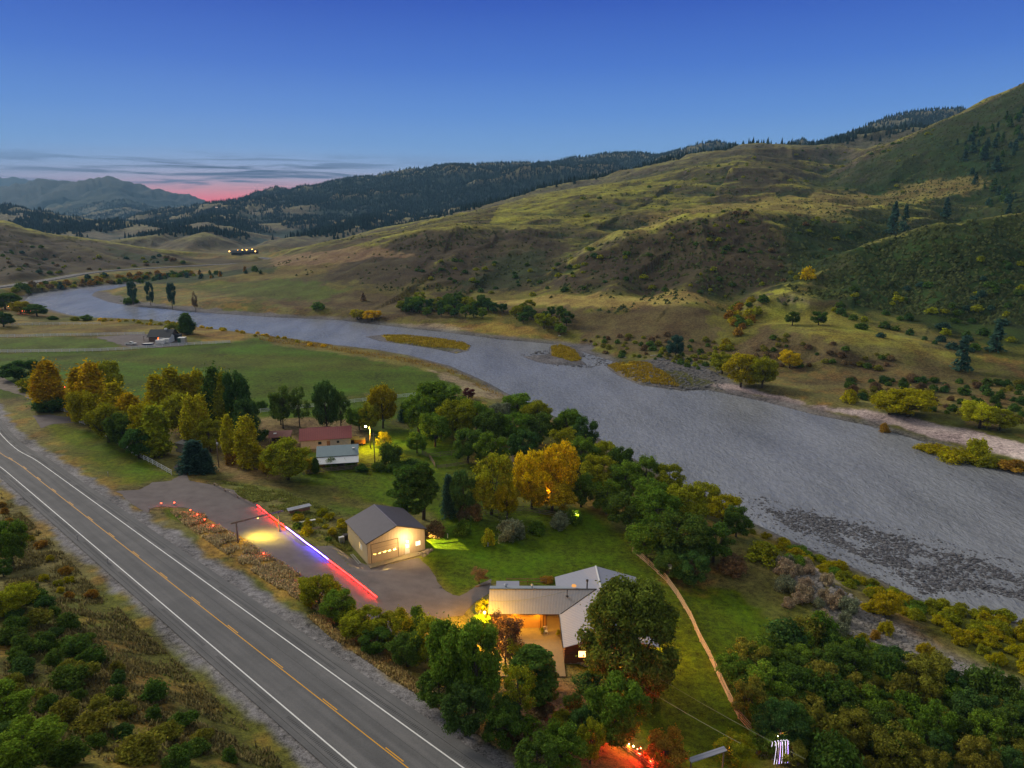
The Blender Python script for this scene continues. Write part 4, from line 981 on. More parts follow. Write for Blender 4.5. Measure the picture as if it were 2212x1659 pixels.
 ('grove',1711,703,672,30,'dk2','dark round bush on the far grassy terrace, the left of two',None),('grove',1768,702,672,36,'dk2','dark round bush on the far grassy terrace, the right of two',None),
 ('farpine',2075,800,720,40,'bl','dark pine on the right hand far slope',None),('farpine',2150,760,690,38,'bl','broad dark pine on the slope near the right frame edge',None),
 ('round',1960,900,838,112,'ol2','wide olive yellow tree on the far shore at right',None),('round',1920,895,845,70,'ol2','yellow green left half of the wide far shore tree',None),
 ('round',2115,925,866,78,'yg','yellow green tree on the far shore near the right frame edge',None),('grove',2160,930,885,60,'ol','olive tree behind the yellow green far shore tree',None),
 ('bush',1838,870,838,38,'ol2','olive bush alone at the edge of the sand beach',None),('bush',1910,936,910,20,'rust','rust coloured bush standing at the water of the sand beach',None),
 ('bush',2015,978,960,70,'ol2','yellow olive bushes on the right hand bar',None),('bush',2070,998,970,80,'ol2','taller yellow green bush on the right hand bar',None),('bush',2130,1008,980,50,'ol','olive bush on the right hand bar toward the frame',None),
 ('bush',2110,990,942,44,'yg','upright yellow bush on the right hand bar',None),('bush',2190,1012,990,60,'rust','rust gold bushes at the right frame edge by the water',None),
 ('round',22,1188,1122,66,'gr','green shrub at left frame edge above the highway cutting',None),('round',28,1220,1120,72,'gr','round green bush at the left frame edge',None),
 ('farpine',2125,345,310,22,'bl','dark pine on the high ridge flank',None),('farpine',2150,372,335,24,'bl','second dark pine on the high ridge flank',None),('farpine',2100,330,303,18,'bl','third dark pine at the canyon head',None),
 ('round',8,1245,1208,44,'dk2','dark green bush cut by the left frame edge',None),('round',32,1330,1262,82,'ol','olive topped round bush on the near left slope',None),
 ('round',2,1560,1490,120,'gr','bright green bush at the lower left frame corner',None),('round',60,1659,1560,140,'gr','large green bush filling the lower left corner',None),
]
for q in TREES:
    if q[0] == 'round' and q[1] == 22: continue
    T(*q[:4], q[4]*(1.2 if q[7] == GR1 else 1.1 if q[7] == GR2 else 1.0), *q[5:7], group=q[7])

# ------------------------------------------------------------------ scrub that repeats
def scatter(poly, n, kinds, hr, wr, cols, label, name, group, seed, cat='shrub', mind=0.0, avoid_road=10.0):
    Pw = np.array(Gp(poly)); r = np.random.RandomState(seed); out = []; tries = 0
    while len(out) < n and tries < n*40:
        tries += 1; x, y = r.uniform(Pw.min(0), Pw.max(0)); 
        if not poly_dist(np.array([x]), np.array([y]), Pw)[1][0]: continue
        if any((x-a)**2+(y-b)**2 < mind**2 for a, b in out): continue
        if road_d(np.array([x]), np.array([y]))[0][0] < avoid_road: continue
        out.append((x, y))
    P = np.array(out); Z = height(P[:,0], P[:,1]); objs = []
    for (x, y), z in zip(out, Z):
        if z < .1: continue
        h = r.uniform(*hr); objs.append(put_tree(kinds[r.randint(len(kinds))], x, y, z, h, r.uniform(*wr)*h, cols[r.randint(len(cols))], label, cat, name, group, seed=int(r.randint(1e6))))
    return objs
scatter([(1590,1480),(1660,1420),(1740,1375),(1850,1420),(1950,1470),(2080,1500),(2230,1540),(2260,1680),(1760,1680),(1640,1620),(1600,1540)], 100, ['grove','grove','bush','round'], (2.6,5.8), (.38,.6), ['dk2','gr','dk2','thk','dk2','dk','gr','thk'],
  'leafy thicket bush in the dark lower right riverside scrub', 'thicket_bush', 'bushes of the riverside thicket', 3, mind=2.6)
scatter([(1580,1470),(1640,1440),(1650,1500),(1605,1530)], 6, ['grove','bush'], (2.5,4.5), (.4,.6), ['dk2','gr'], 'green thicket bush crowding the outside of the long rail fence', 'thicket_bush', 'bushes outside the rail fence', 31, mind=2.5)
scatter([(1665,1235),(1740,1225),(1810,1280),(1850,1350),(1790,1385),(1700,1310)], 22, ['bush'], (1.5,2.8), (.5,.75), ['tan','tan','sage'], 'tan seeding rabbitbrush on the stony flat right of the lawn', 'rabbitbrush', 'tan brush clumps on the stony flat', 4, mind=2.2)
scatter([(1800,1370),(1930,1360),(1960,1420),(1880,1440),(1830,1420)], 10, ['bush'], (1.2,2.2), (.5,.8), ['sage','rust','tan','ol2'], 'grey and rust low brush beside the lone golden sapling', 'low_brush', 'low brush near the golden sapling', 41, mind=2)
scatter([(1985,1315),(2100,1285),(2260,1300),(2260,1480),(2150,1440),(2040,1375)], 60, ['bush','tuft'], (1.0,2.2), (.7,1.1), ['ol2','ol','gold','ol','ol2'], 'olive and gold willow brush by the rocky shallows at right', 'willow_brush', 'willow brush by the shallows', 5, mind=1.8)
scatter([(1620,1150),(1680,1170),(1760,1205),(1860,1250),(1990,1318),(1985,1345),(1880,1290),(1800,1250),(1700,1195)], 34, ['bush'], (.8,1.9), (.7,1.1), ['ol','ol2','gold','gr'], 'low yellowing willow on the strip between path and shallows', 'willow_brush', 'willows between path and shallows', 6, mind=1.8)
scatter([(0,1290),(80,1280),(160,1370),(280,1470),(420,1580),(520,1659),(0,1659)], 60, ['bush','tuft'], (.9,2.3), (.6,.95), ['dk2','dk','dk2','thk','dk2','thk'], 'olive bush on the rough slope left of the highway', 'slope_bush', 'bushes on the near left slope', 7, mind=2.6, avoid_road=11)
scatter([(0,1060),(60,1120),(150,1230),(260,1350),(240,1370),(100,1260),(0,1160)], 14, ['bush'], (.7,1.4), (.6,.9), ['ol','rust','ol2'], 'low dry bush on the verge along the left road edge', 'verge_bush', 'low bushes on the left verge', 71, mind=2, avoid_road=9.5)
scatter([(1150,1540),(1230,1520),(1300,1560),(1240,1659),(1120,1659),(1080,1600)], 10, ['bush'], (1.2,2.4), (.5,.8), ['br','ol','dk2'], 'thin bush on the embankment below the courtyard', 'embankment_bush', 'bushes below the courtyard', 8, mind=2)
scatter([(700,1180),(745,1160),(740,1130),(690,1110),(620,1110),(640,1140)], 14, ['bush'], (.8,1.9), (.6,.9), ['ol','ol2','dk2'], 'unkempt bush on the bank between light strip and workshop', 'bank_bush', 'bushes between light strip and workshop', 9, mind=2)
scatter([(870,1370),(900,1350),(1000,1420),(1180,1600),(1100,1620),(1000,1560)], 14, ['grove','bush'], (2,4), (.45,.6), ['dk2','gr','dk'], 'green undergrowth of the embankment hedge', 'hedge_shrub', 'undergrowth of the embankment hedge', 91, mind=2.5, avoid_road=12)
scatter([(860,668),(900,655),(1000,655),(1120,668),(1250,700),(1260,722),(1200,722),(1100,690),(960,690),(880,688)], 56, ['grove'], (5,9), (.4,.55), ['dk2','dk2','ol','dk','gr'], 'dark shrub tree in the belt along the far river terrace', 'terrace_tree', 'belt of shrub trees along the far terrace', 10, 'tree', mind=5)
scatter([(205,690),(300,694),(420,702),(560,722),(640,738),(700,748),(700,753),(560,728),(420,708),(300,700),(210,694)], 70, ['farbush'], (.9,1.9), (.7,1.1), ['gold','yel','ol2','og'], 'gold autumn willow along the near bank of the upper river', 'bank_willow', 'gold willows on the near bank', 12, mind=2)
scatter([(60,640),(130,632),(280,614),(440,604),(560,596),(600,590),(560,583),(420,592),(280,600),(150,612),(60,625)], 40, ['farbush','farpine'], (3,7), (.45,.7), ['bl','dk','dk2','rust'], 'dark shrub between the far highway and the river bend', 'bend_shrub', 'shrubs between far highway and river', 13, mind=5, avoid_road=16)
scatter([(1540,760),(1600,720),(1560,690),(1600,660),(1660,640),(1640,690),(1560,775)], 26, ['farbush'], (2.5,5), (.6,.9), ['ol','dk2','ol2','rust'], 'bush in the gully that cuts the far terrace', 'gully_bush', 'bushes in the terrace gully', 14, mind=3)
scatter([(1250,735),(1540,735),(1600,790),(1500,800),(1320,770)], 80, ['farbush'], (1.0,2.6), (.7,1.0), ['ol','dk2','thk','br','dk2'], 'low bush on the brown slope under the far terrace edge', 'slope_bush', 'bushes under the far terrace edge', 15, mind=4)
scatter([(1820,820),(2212,830),(2212,920),(2000,890),(1850,860)], 80, ['farbush','bush'], (1.2,3.0), (.6,.9), ['thk','dk2','br','dk','dk2'], 'bush on the flat behind the sand beach', 'flat_bush', 'bushes behind the sand beach', 16, mind=3.5)
scatter([(1780,640),(2212,560),(2212,780),(2060,760),(1900,740),(1820,700)], 70, ['farbush'], (1.6,3.6), (.6,1.1), ['dk','dk2','bl','ol'], 'dark bush on the steep shady slope at right', 'hillside_bush', 'bushes on the shady slope at right', 17, mind=4)
scatter([(30,640),(67,632),(133,624),(200,616),(280,609),(330,604),(420,598),(420,590),(300,590),(200,598),(100,612),(30,622)], 90, ['farbush'], (2.0,4.5), (.7,1.2), ['dk2','ol','bl','rust','br'], 'bush on the bank under the far highway at the river bend', 'bend_bush', 'bushes under the far highway', 131, mind=2.5, avoid_road=9)
scatter([(1000,560),(1300,520),(1400,540),(1440,630),(1200,640),(950,620),(880,590)], 55, ['farbush'], (1.6,3.4), (.7,1.2), ['dk2','dk','ol','ol'], 'dark bush in the folds of the middle green hill', 'hillside_bush', 'bushes in the folds of the middle hill', 18, mind=6)
scatter([(1440,480),(1700,460),(1880,480),(1760,590),(1640,640),(1480,630)], 50, ['farbush'], (1.5,3.2), (.7,1.2), ['dk2','ol','br','ol'], 'dark bush on the brown face above the far terrace', 'hillside_bush', 'bushes on the brown face', 19, mind=5)
scatter([(1200,440),(1500,360),(1900,300),(2060,320),(2100,400),(1800,430),(1500,450),(1250,470)], 75, ['farbush'], (1.6,3.6), (.8,1.3), ['dk2','ol','dk2','ol'], 'scattered dark bush high on the grassy hillside', 'hillside_bush', 'bushes scattered high on the grassy hill', 20, mind=8)
scatter([(0,500),(150,560),(400,560),(400,575),(180,592),(0,600)], 45, ['farbush'], (1.8,4), (.7,1.2), ['bl','ol','br','dk2'], 'dark bush on the brown hill at left', 'hillside_bush', 'bushes on the brown left hill', 21, mind=7)
scatter([(2060,300),(2212,240),(2212,460),(2130,440),(2100,400)], 60, ['farpine','farbush'], (6,14), (.25,.4), ['bl','dk'], 'dark pine on the high right canyon wall', 'canyon_pine', 'pines on the high right wall', 22, 'tree', mind=10)

# ------------------------------------------------------------------ forest of the distant mountain: nobody could count it
def merged(name, pts, hs, ws, col, seed, kind='farpine', m=None, **kw):
    r = np.random.RandomState(seed); n = len(pts)
    a = r.uniform(0, 2*math.pi, n)
    V = []; Q = []
    base = []
    for k in range(5):      # ragged five-sided spire in two tiers
        th = k*2*math.pi/5; base.append((math.cos(th), math.sin(th), .06))
    mid = [(math.cos(k*2*math.pi/5+.6)*.55, math.sin(k*2*math.pi/5+.6)*.55, .5) for k in range(5)]
    B = np.array(base+mid+[(0,0,1.0)]); f = []
    for k in range(5):
        f.append((k, (k+1)%5, 5+k)); f.append(((k+1)%5, 5+(k+1)%5, 5+k)); f.append((5+k, 5+(k+1)%5, 10))
    f = np.array(f); ca, sa = np.cos(a), np.sin(a)
    X = B[None,:,0]*ws[:,None]*r.uniform(.7,1.3,(n,11)); Y = B[None,:,1]*ws[:,None]*r.uniform(.7,1.3,(n,11)); Z = B[None,:,2]*hs[:,None]
    Vx = X*ca[:,None]-Y*sa[:,None]+pts[:,0:1]; Vy = X*sa[:,None]+Y*ca[:,None]+pts[:,1:2]; Vz = Z+pts[:,2:3]-.5
    V = np.stack([Vx,Vy,Vz],-1).reshape(-1,3); Fq = (f[None]+np.arange(n)[:,None,None]*11).reshape(-1,3)
    o = mesh_np(name, V, Fq, m or LEAF); o.color = (*col,1); return tag(o, **kw)
def forest():
    r = np.random.RandomState(5); N = 300000
    u = r.uniform(-38, 38, N)*math.pi/180; d = np.exp(r.uniform(math.log(1350), math.log(6000), N)); x = d*np.sin(u); y = d*np.cos(u)
    z = height(x, y); n1 = fbm(x/40., y/40., 5, 50); n3 = fbm(x/150., y/150., 4, 70)
    w = sstep(-.35,.15,n3*.6+n1*.4-.15+.85*sstep(50,190,z))*sstep(1350,1600,y)*sstep(12,35,z)
    # only slopes one can see from the valley side
    vis = (np.degrees(np.arctan2(HC-z, d)) < 2.2) & (x/y > -.78)
    m = (r.uniform(0,1,N) < w*.9) & vis
    P = np.stack([x,y,z],-1)[m]; n = len(P); 
    o = merged('forest', P, r.uniform(7,15,n), r.uniform(2.0,3.6,n), (.045,.075,.062), 6); tag(o, 'dark conifer forest covering the distant blue mountain', 'forest', kind='stuff')
forest()
def hillscrub():
    r = np.random.RandomState(15); N = 120000
    u = r.uniform(-38, 38, N)*math.pi/180; d = np.exp(r.uniform(math.log(420), math.log(1700), N)); x = d*np.sin(u); y = d*np.cos(u); z = height(x, y)
    n2 = fbm(x/45., y/45., 4, 66); dz = (height(x*1.01, y*1.01)-z)/(d*.01)
    w = sstep(.15,.5,n2)*.25+sstep(.15,.4,dz)*.5+sstep(.35,.55,x/y)*sstep(.05,.2,dz)*.9; m = (r.uniform(0,1,N) < w*.95) & (z > 13) 
    P = np.stack([x,y,z],-1)[m]; n = len(P); h = r.uniform(.6,2.0,n)
    o = merged('hillside_scrub', P, h, h*r.uniform(.6,1.1,n), (.11,.13,.05), 16); tag(o, 'countless small sagebrush dots over the hillsides', 'scrub', kind='stuff')
hillscrub()
scatter([(1665,715),(1740,742),(1950,775),(1900,800),(1740,795),(1600,782)], 45, ['farbush'], (1.0,2.4), (.7,1.0), ['thk','dk2','br'], 'low bush on the brown bank below the second far terrace', 'bank_bush', 'bushes below the second far terrace', 151, mind=3)
# ------------------------------------------------------------------ mesh builder
class MB:
    def __init__(s): s.v = []; s.q = []; s.t = []; s.h = []
    def add(s, V, Fs):
        k = len(s.v); s.v += [tuple(map(float, p)) for p in V]
        for f in Fs: (s.q if len(f) == 4 else s.t if len(f) == 3 else s.h).append(tuple(i+k for i in f))
        return s
    def box(s, x0, x1, y0, y1, z0, z1, rot=0.0, c=None):
        V = [(x,y,z) for z in (z0,z1) for x,y in ((x0,y0),(x1,y0),(x1,y1),(x0,y1))]
        if rot:
            cx, cy = c or ((x0+x1)/2, (y0+y1)/2); ca, sa = math.cos(rot), math.sin(rot)
            V = [(cx+(x-cx)*ca-(y-cy)*sa, cy+(x-cx)*sa+(y-cy)*ca, z) for x,y,z in V]
        return s.add(V, [(3,2,1,0),(4,5,6,7),(0,1,5,4),(1,2,6,5),(2,3,7,6),(3,0,4,7)])
    def bar(s, a, b, w, h=None):
        """square bar from a to b"""
        a = Vector(a); b = Vector(b); d = (b-a).normalized(); up = Vector((0,0,1)) if abs(d.z) < .95 else Vector((1,0,0))
        r = d.cross(up).normalized()*w/2; u = r.cross(d).normalized()*(h or w)/2
        V = [a-r-u, a+r-u, a+r+u, a-r+u, b-r-u, b+r-u, b+r+u, b-r+u]
        return s.add(V, [(0,1,2,3)[::-1],(4,5,6,7),(0,4,5,1)[::-1],(1,5,6,2)[::-1],(2,6,7,3)[::-1],(3,7,4,0)[::-1]])
    def tube(s, pts, rad, ns=8):
        V, Q, T_ = tube_np(np.array([tuple(p) for p in pts], float), rad, ns); return s.add(V, [tuple(int(i) for i in q) for q in Q]+[tuple(int(i) for i in q) for q in T_])
    def slab(s, P, t):
        """thick polygon; P ordered, thickness t downwards"""
        n = len(P); V = list(P)+[(x,y,z-t) for x,y,z in P]; f = [tuple(range(n)), tuple(range(2*n-1, n-1, -1))]
        for i in range(n): j = (i+1)%n; f.append((i, n+i, n+j, j))
        return s.add(V, f)
    def blob(s, c, r, seed, sq=.7):
        rr = np.random.RandomState(seed); V = []; n1, n2 = 8, 5
        for i in range(n2+1):
            for j in range(n1):
                a = math.pi*i/n2; b = 2*math.pi*j/n1; q = r*(1+rr.uniform(-.18,.18)) if 0 < i < n2 else r
                V.append((c[0]+q*math.sin(a)*math.cos(b), c[1]+q*math.sin(a)*math.sin(b), c[2]+q*math.cos(a)*sq))
        Fs = [(i*n1+j, (i+1)*n1+j, (i+1)*n1+(j+1)%n1, i*n1+(j+1)%n1) for i in range(n2) for j in range(n1)]
        return s.add(V, Fs)
    def build(s, name, m, parent=None, smooth=False):
        me = bpy.data.meshes.new(name); me.from_pydata(s.v, [], s.q+s.t+s.h); me.update()
        if smooth: me.polygons.foreach_set('use_smooth', [True]*len(me.polygons))
        me.materials.append(m); return link(bpy.data.objects.new(name, me), parent)
def wall(L, top, holes, th=.14):
    """wall in the local XZ plane (outer face y=0, thickness towards +y); top(x) roof line; holes (x0,x1,z0,z1)"""
    xs = sorted(set([0, L]+[h[0] for h in holes]+[h[1] for h in holes]+[L/2])); b = MB(); zc = sorted(set([0]+[h[2] for h in holes]+[h[3] for h in holes]))
    for x0, x1 in zip(xs, xs[1:]):
        zs = zc+[None]
        for z0, z1 in zip(zs, zs[1:]):
            m = (x0+x1)/2
            if z1 is not None and any(h[0] <= m <= h[1] and h[2] <= (z0+z1)/2 <= h[3] for h in holes): continue
            a1, b1 = (top(x0), top(x1)) if z1 is None else (z1, z1)
            V = [(x0,0,z0),(x1,0,z0),(x1,0,b1),(x0,0,a1),(x0,th,z0),(x1,th,z0),(x1,th,b1),(x0,th,a1)]
            b.add(V, [(0,1,2,3),(7,6,5,4)])
            if z1 is None: b.add([V[3],V[2],V[6],V[7]], [(0,1,2,3)])
    for (x0,x1,z0,z1) in holes:
        V = [(x0,0,z0),(x1,0,z0),(x1,0,z1),(x0,0,z1),(x0,th,z0),(x1,th,z0),(x1,th,z1),(x0,th,z1)]
        b.add(V, [(0,4,5,1),(1,5,6,2),(2,6,7,3),(3,7,4,0)])
    b.add([(0,0,0),(0,0,top(0)),(0,th,top(0)),(0,th,0)], [(0,1,2,3)]); b.add([(L,0,0),(L,0,top(L)),(L,th,top(L)),(L,th,0)], [(3,2,1,0)])
    return b
def xf(b, M):
    b.v = [tuple(M @ Vector(p)) for p in b.v]; return b
def TR(x, y, z=0, r=0): return Matrix.Translation((x,y,z)) @ Matrix.Rotation(math.radians(r), 4, 'Z')
def thing(name, label, cat, loc, rz=0, group=None):
    o = link(bpy.data.objects.new(name, None)); o.location = loc; o.rotation_euler = (0,0,math.radians(rz)); return tag(o, label, cat, group)
def lamp(x, y, z, w, col, r=.06, typ='POINT', spot=None, to=None, name='lamp_light', blend=.5):
    d = bpy.data.lights.new(name, typ); d.energy = w; d.color = col; d.shadow_soft_size = r
    if typ == 'SPOT': d.spot_size = math.radians(spot); d.spot_blend = blend
    o = link(bpy.data.objects.new(name, d)); o.location = (x,y,z)
    if to: o.rotation_euler = (Vector(to)-Vector((x,y,z))).to_track_quat('-Z','Y').to_euler()
    return o
def copy_tree(o, parent=None):
    c = o.copy(); SC.collection.objects.link(c); c.parent = parent
    for ch in [q for q in bpy.data.objects if q.parent == o]: copy_tree(ch, c)
    return c
def gh(x, y): return float(height(np.array([x]), np.array([y]))[0])
M_ = dict(
 tansteel=pm('tan_steel_siding', (.56,.46,.32), .5, var=.06, scale=.6, stripe=(0,.3,.5)), tansteely=pm('tan_steel_siding_side', (.56,.46,.32), .5, var=.06, scale=.6, stripe=(1,.3,.5)), shingle=pm('purple_grey_roof', (.085,.078,.10), .6, var=.15, scale=5),
 dark=pm('dark_trim', (.035,.03,.03), .6), door=pm('tan_door', (.46,.36,.24), .5, var=.08), white=pm('white_paint', (.72,.72,.72), .6, var=.08), whitev=pm('white_vinyl', (.80,.80,.82), .5, var=.05),
 conc=pm('concrete', (.24,.195,.125), .85, var=.15, scale=1.2), wood=pm('weathered_wood', (.20,.155,.12), .9, var=.35, scale=5), woodw=pm('warm_wood', (.33,.17,.08), .7, var=.3, scale=4), logw=pm('log_wall', (.17,.085,.045), .8, var=.3, scale=3, stripe=(2,.28,.8)),
 rib=pm('ribbed_grey_roof', (.30,.31,.36), .38, metal=.35, var=.07, scale=.7, stripe=(0,.235,.75)), smoothr=pm('lavender_grey_roof', (.34,.35,.42), .5, metal=.1, var=.06, scale=.8, stripe=(1,.42,.25)), red=pm('dull_red_roof', (.28,.085,.085), .75, var=.12, scale=2, stripe=(0,.5,.3)),
 glass=pm('dark_glass', (.03,.035,.045), .15, var=.1, spec=.6), rock=pm('boulder', (.26,.22,.17), .95, var=.35, scale=2, bump=.6), galv=pm('galvanised', (.45,.46,.48), .4, metal=.6), grn=pm('green_steel', (.04,.10,.08), .5), tire=pm('tyre_rubber', (.02,.02,.02), .9),
 greyroof=pm('dark_slate_roof', (.06,.065,.075), .8, var=.15), orange=pm('orange_lit_tarp', (.50,.20,.04), .7), yellowt=pm('yellow_tarp', (.55,.38,.08), .7), bluer=pm('blue_grey_roof', (.22,.27,.32), .6), blue=pm('navy_hull', (.02,.03,.12), .4))
AM = (1.0, .46, .012); WARM = (1.0, .66, .28)

# ------------------------------------------------------------------ workshop
def workshop():
    z0 = 7.2; L, D, he, hr = 11.5, 11.0, 4.35, 6.35
    P = Gz(795,1217,7.45); A = 31.5
    w = thing('workshop', 'tan steel workshop with purple grey gable roof and glowing entry door', 'workshop', (float(P[0]), float(P[1]), z0), A)
    top = lambda x: he+(hr-he)*(1-abs(x-L/2)/(L/2))
    gd = (.75, 6.0, .05, 3.75); ed = (7.35, 8.35, .1, 2.2); wd = (9.55, 10.5, 1.25, 2.15)
    wall(L, top, [gd, ed, wd]).build('front_wall', M_['tansteel'], w)
    xf(wall(L, top, []), TR(L, D, 0, 180)).build('back_wall', M_['tansteel'], w)
    xf(wall(D, lambda x: he, [(6.6,8.2,1.5,2.7)]), TR(0, D, 0, -90)).build('left_wall', M_['tansteely'], w)
    xf(wall(D, lambda x: he, [(1.2,2.4,1.1,2.1),(2.6,3.8,1.1,2.1)]), TR(L, 0, 0, 90)).build('right_wall', M_['tansteely'], w)
    wf = MB().box(.02,.14,3.0,4.2,1.5,2.7); wf.build('window', M_['white'], w)
    MB().box(-.02,.0,3.1,4.1,1.58,2.05).build('window_pane', M_['white'], w)
    o = .35; e = .02
    r = MB(); r.slab([(-o,-o,he-.12),(L/2,-o,hr+.02),(L/2,D+o,hr+.02),(-o,D+o,he-.12)], -.1); r.build('roof', M_['shingle'], w)
    r2 = MB(); r2.slab([(L/2,-o,hr+.02),(L+o,-o,he-.12),(L+o,D+o,he-.12),(L/2,D+o,hr+.02)], -.1); r2.build('roof', M_['shingle'], w)
    MB().bar((L/2,-o-.01,hr+.12),(L/2,D+o,hr+.12),.22,.05).build('ridge_cap', pm('ridge_cap', (.2,.18,.22), .5), w)
    t = MB(); t.bar((-o,-o-.04,he-.06),(L/2,-o-.04,hr+.08),.07,.2); t.bar((L/2,-o-.04,hr+.08),(L+o,-o-.04,he-.06),.07,.2); t.build('gable_trim', M_['dark'], w)
    # overhead door with five panes left open for the lamplight
    dz = 1.55; b = MB(); xs = [gd[0]]; hol = []
    for k in range(5):
        c = gd[0]+.62+k*.99; hol.append((c-.27, c+.27, dz, dz+.3))
    hol = [(a-gd[0], b_-gd[0], c-gd[2], d-gd[2]) for a,b_,c,d in hol]
    dr = xf(wall(gd[1]-gd[0], lambda x: gd[3]-gd[2], hol, .05), TR(gd[0], .06, gd[2])).build('garage_door', M_['door'], w)
    for k in range(3): MB().box(gd[0]+.03, gd[1]-.03, .045,.058, .9+k*.95+(.0), .93+k*.95).build('door_seam', M_['dark'], dr) if k != 0 else None
    tr = MB()
    tr.box(gd[0]-.09, gd[0]-.003, -.03,.1, 0, gd[3]+.09).box(gd[1]+.003, gd[1]+.09, -.03,.1, 0, gd[3]+.09).box(gd[0], gd[1], -.03,.1, gd[3]+.003, gd[3]+.09); tr.build('door_frame', M_['dark'], w)
    d2 = MB().box(ed[0]+.02, ed[1]-.02, .05,.1, ed[2], ed[3]-.02).build('entry_door', M_['white'], w); MB().box(ed[1]-.16, ed[1]-.1, -.0,.05, 1.05,1.15).build('handle', M_['dark'], d2)
    MB().box(ed[0]+.3, ed[1]-.3, .035,.048, 1.35, 1.85).build('door_window', em('lit_glass', (1,.85,.6), 3), d2)
    fr = MB(); x0,x1,za,zb = wd
    fr.box(x0-.06,x0,-.03,.05,za-.06,zb+.06).box(x1,x1+.06,-.03,.05,za-.06,zb+.06).box(x0,x1,-.03,.05,zb,zb+.06).box(x0,x1,-.03,.05,za-.06,za).box((x0+x1)/2-.02,(x0+x1)/2+.02,-.02,.04,za,zb)
    wn = fr.build('window', M_['white'], w); MB().box(x0,x1,.06,.07,za,zb).build('pane', em('lit_window', (1.0,.78,.45), 2.6), wn)
    lm = MB(); lm.box(7.72,7.98,-.18,-.01,2.5,2.75); lm.build('wall_lamp', em('lamp_glass', (1,.75,.4), 14), w)
    MB().box(-.1,9.9,-1.55,-.0,-.25,.06).build('apron_slab', M_['conc'], w)
    # frost skirting down to the sloping ground
    MB().box(.02,L-.02,.03,D-.03,-1.2,.0).build('footing', M_['conc'], w)
    Mx = Matrix.Translation(w.location) @ Matrix.Rotation(math.radians(A), 4, 'Z')
    p = Mx @ Vector((7.3,-1.7,3.3)); lamp(*p, 950, WARM, .08)
    p = Mx @ Vector((8.2, 3.2, 3.2)); lamp(*p, 38000, (1,.72,.2), .03, name='ceiling_light')
    return w, Mx
WS, WM = workshop()
def at(M, x, y, z=0.0): return tuple(M @ Vector((x,y,z)))
# rocks beside the entry
def rock(u, v, r, label, seed, group=None, p=None):
    p = G(u, v)[0] if p is None else p; o = MB().blob((0,0,r*.25), r, seed, .62).build('boulder', M_['rock']); o.location = tuple(p); o.rotation_euler = (0,0,seed); return tag(o, label, 'boulder', group)
for k, (x, y, r, lab) in enumerate(((9.9,-1.0,.55,'lamplit boulder nearest the workshop slab'),(10.8,-.9,.5,'boulder under the lit workshop window'),(11.6,-.75,.7,'largest boulder at the workshop corner'),(12.5,-.5,.42,'boulder just past the workshop corner'),(10.3,-2.0,.45,'boulder on the gravel in front of the rock heap'),(11.2,-1.6,.33,'small boulder in front of the largest one'))):
    q = at(WM, x, y); rock(0,0,r,lab,k+3,'boulders at the workshop corner',(q[0],q[1],gh(q[0],q[1])))
# ladder on the ground by the left wall
l = MB(); l.bar((0,0,.1),(4.2,0,.1),.07).bar((0,.45,.1),(4.2,.45,.1),.07)
for k in range(13): l.bar((.2+k*.32,0,.1),(.2+k*.32,.45,.1),.05)
o = l.build('ladder', M_['galv']); q = at(WM,-1.0,1.0); o.location = (q[0],q[1],gh(q[0],q[1])+.12); o.rotation_euler = (0,-.03,math.radians(123)); tag(o, 'aluminium ladder lying along the workshop left wall', 'ladder')
q = at(WM,-1.2,D_ if False else 11.4); c = thing('utility_cabinet', 'white electrical cabinet behind the workshop back left corner', 'cabinet', (q[0],q[1],gh(q[0],q[1])), 31)
MB().box(-.5,.5,-.3,.3,0,1.35).build('cabinet_box', M_['white'], c); MB().box(-.45,.45,-.33,-.303,.1,1.25).build('door', M_['galv'], c)
q = at(WM,-.0,12.2); c = thing('waste_bin', 'dark waste bin between cabinet and workshop', 'bin', (q[0],q[1],gh(q[0],q[1])), 31)
MB().box(-.55,.55,-.45,.45,0.1,1.1).build('bin_body', M_['dark'], c); MB().box(-.6,.6,-.5,.5,1.1,1.2).build('lid', M_['dark'], c)

# ------------------------------------------------------------------ light-strip log barrier and ranch gate
def polyw(P, n=None):
    W_ = G(*np.array(P, float).T); out = [W_[0]]
    for a, b in zip(W_, W_[1:]):
        L = math.hypot(*(b-a)[:2]); k = max(1, int(L/(n or 3.0)))
        for i in range(1, k+1): out.append(a+(b-a)*i/k)
    out = np.array(out); out[:,2] = height(out[:,0], out[:,1]); return out
bar_px = [(463,1049),(498,1068),(530,1085),(557,1097),(583,1118),(619,1145),(664,1180),(710,1215),(815,1297)]
BP = polyw(bar_px, 2.6)
br = thing('log_barrier', 'long low log rail barrier carrying red and blue light strips', 'barrier', tuple(BP[0]))
b0 = Vector(BP[0]); rr = random.Random(3)
for i, p in enumerate(BP[:-1]):
    a = Vector(p)-b0+Vector((0,0,.62)); b = Vector(BP[i+1])-b0+Vector((0,0,.62)); MB().tube([a, (a+b)/2+Vector((0,0,rr.uniform(-.03,.03))), b], .09, 7).build('rail', M_['wood'], br, True)
    if i % 2 == 0:
        c = Vector(p)-b0; MB().tube([c+Vector((0,0,-.3)), c+Vector((0,0,.55))], .14, 7).build('post', M_['wood'], br, True)
def along(P, u0, u1, off=.66):
    """part of the barrier between two bearings"""
    out = []
    for p in P:
        X, Y, Z = p; dpt = Y*CT+(HC-Z)*ST; u = CX+F*X/dpt
        if u0-3 <= u <= u1+3: out.append((X-.06, Y-.09, Z+off))
    return out
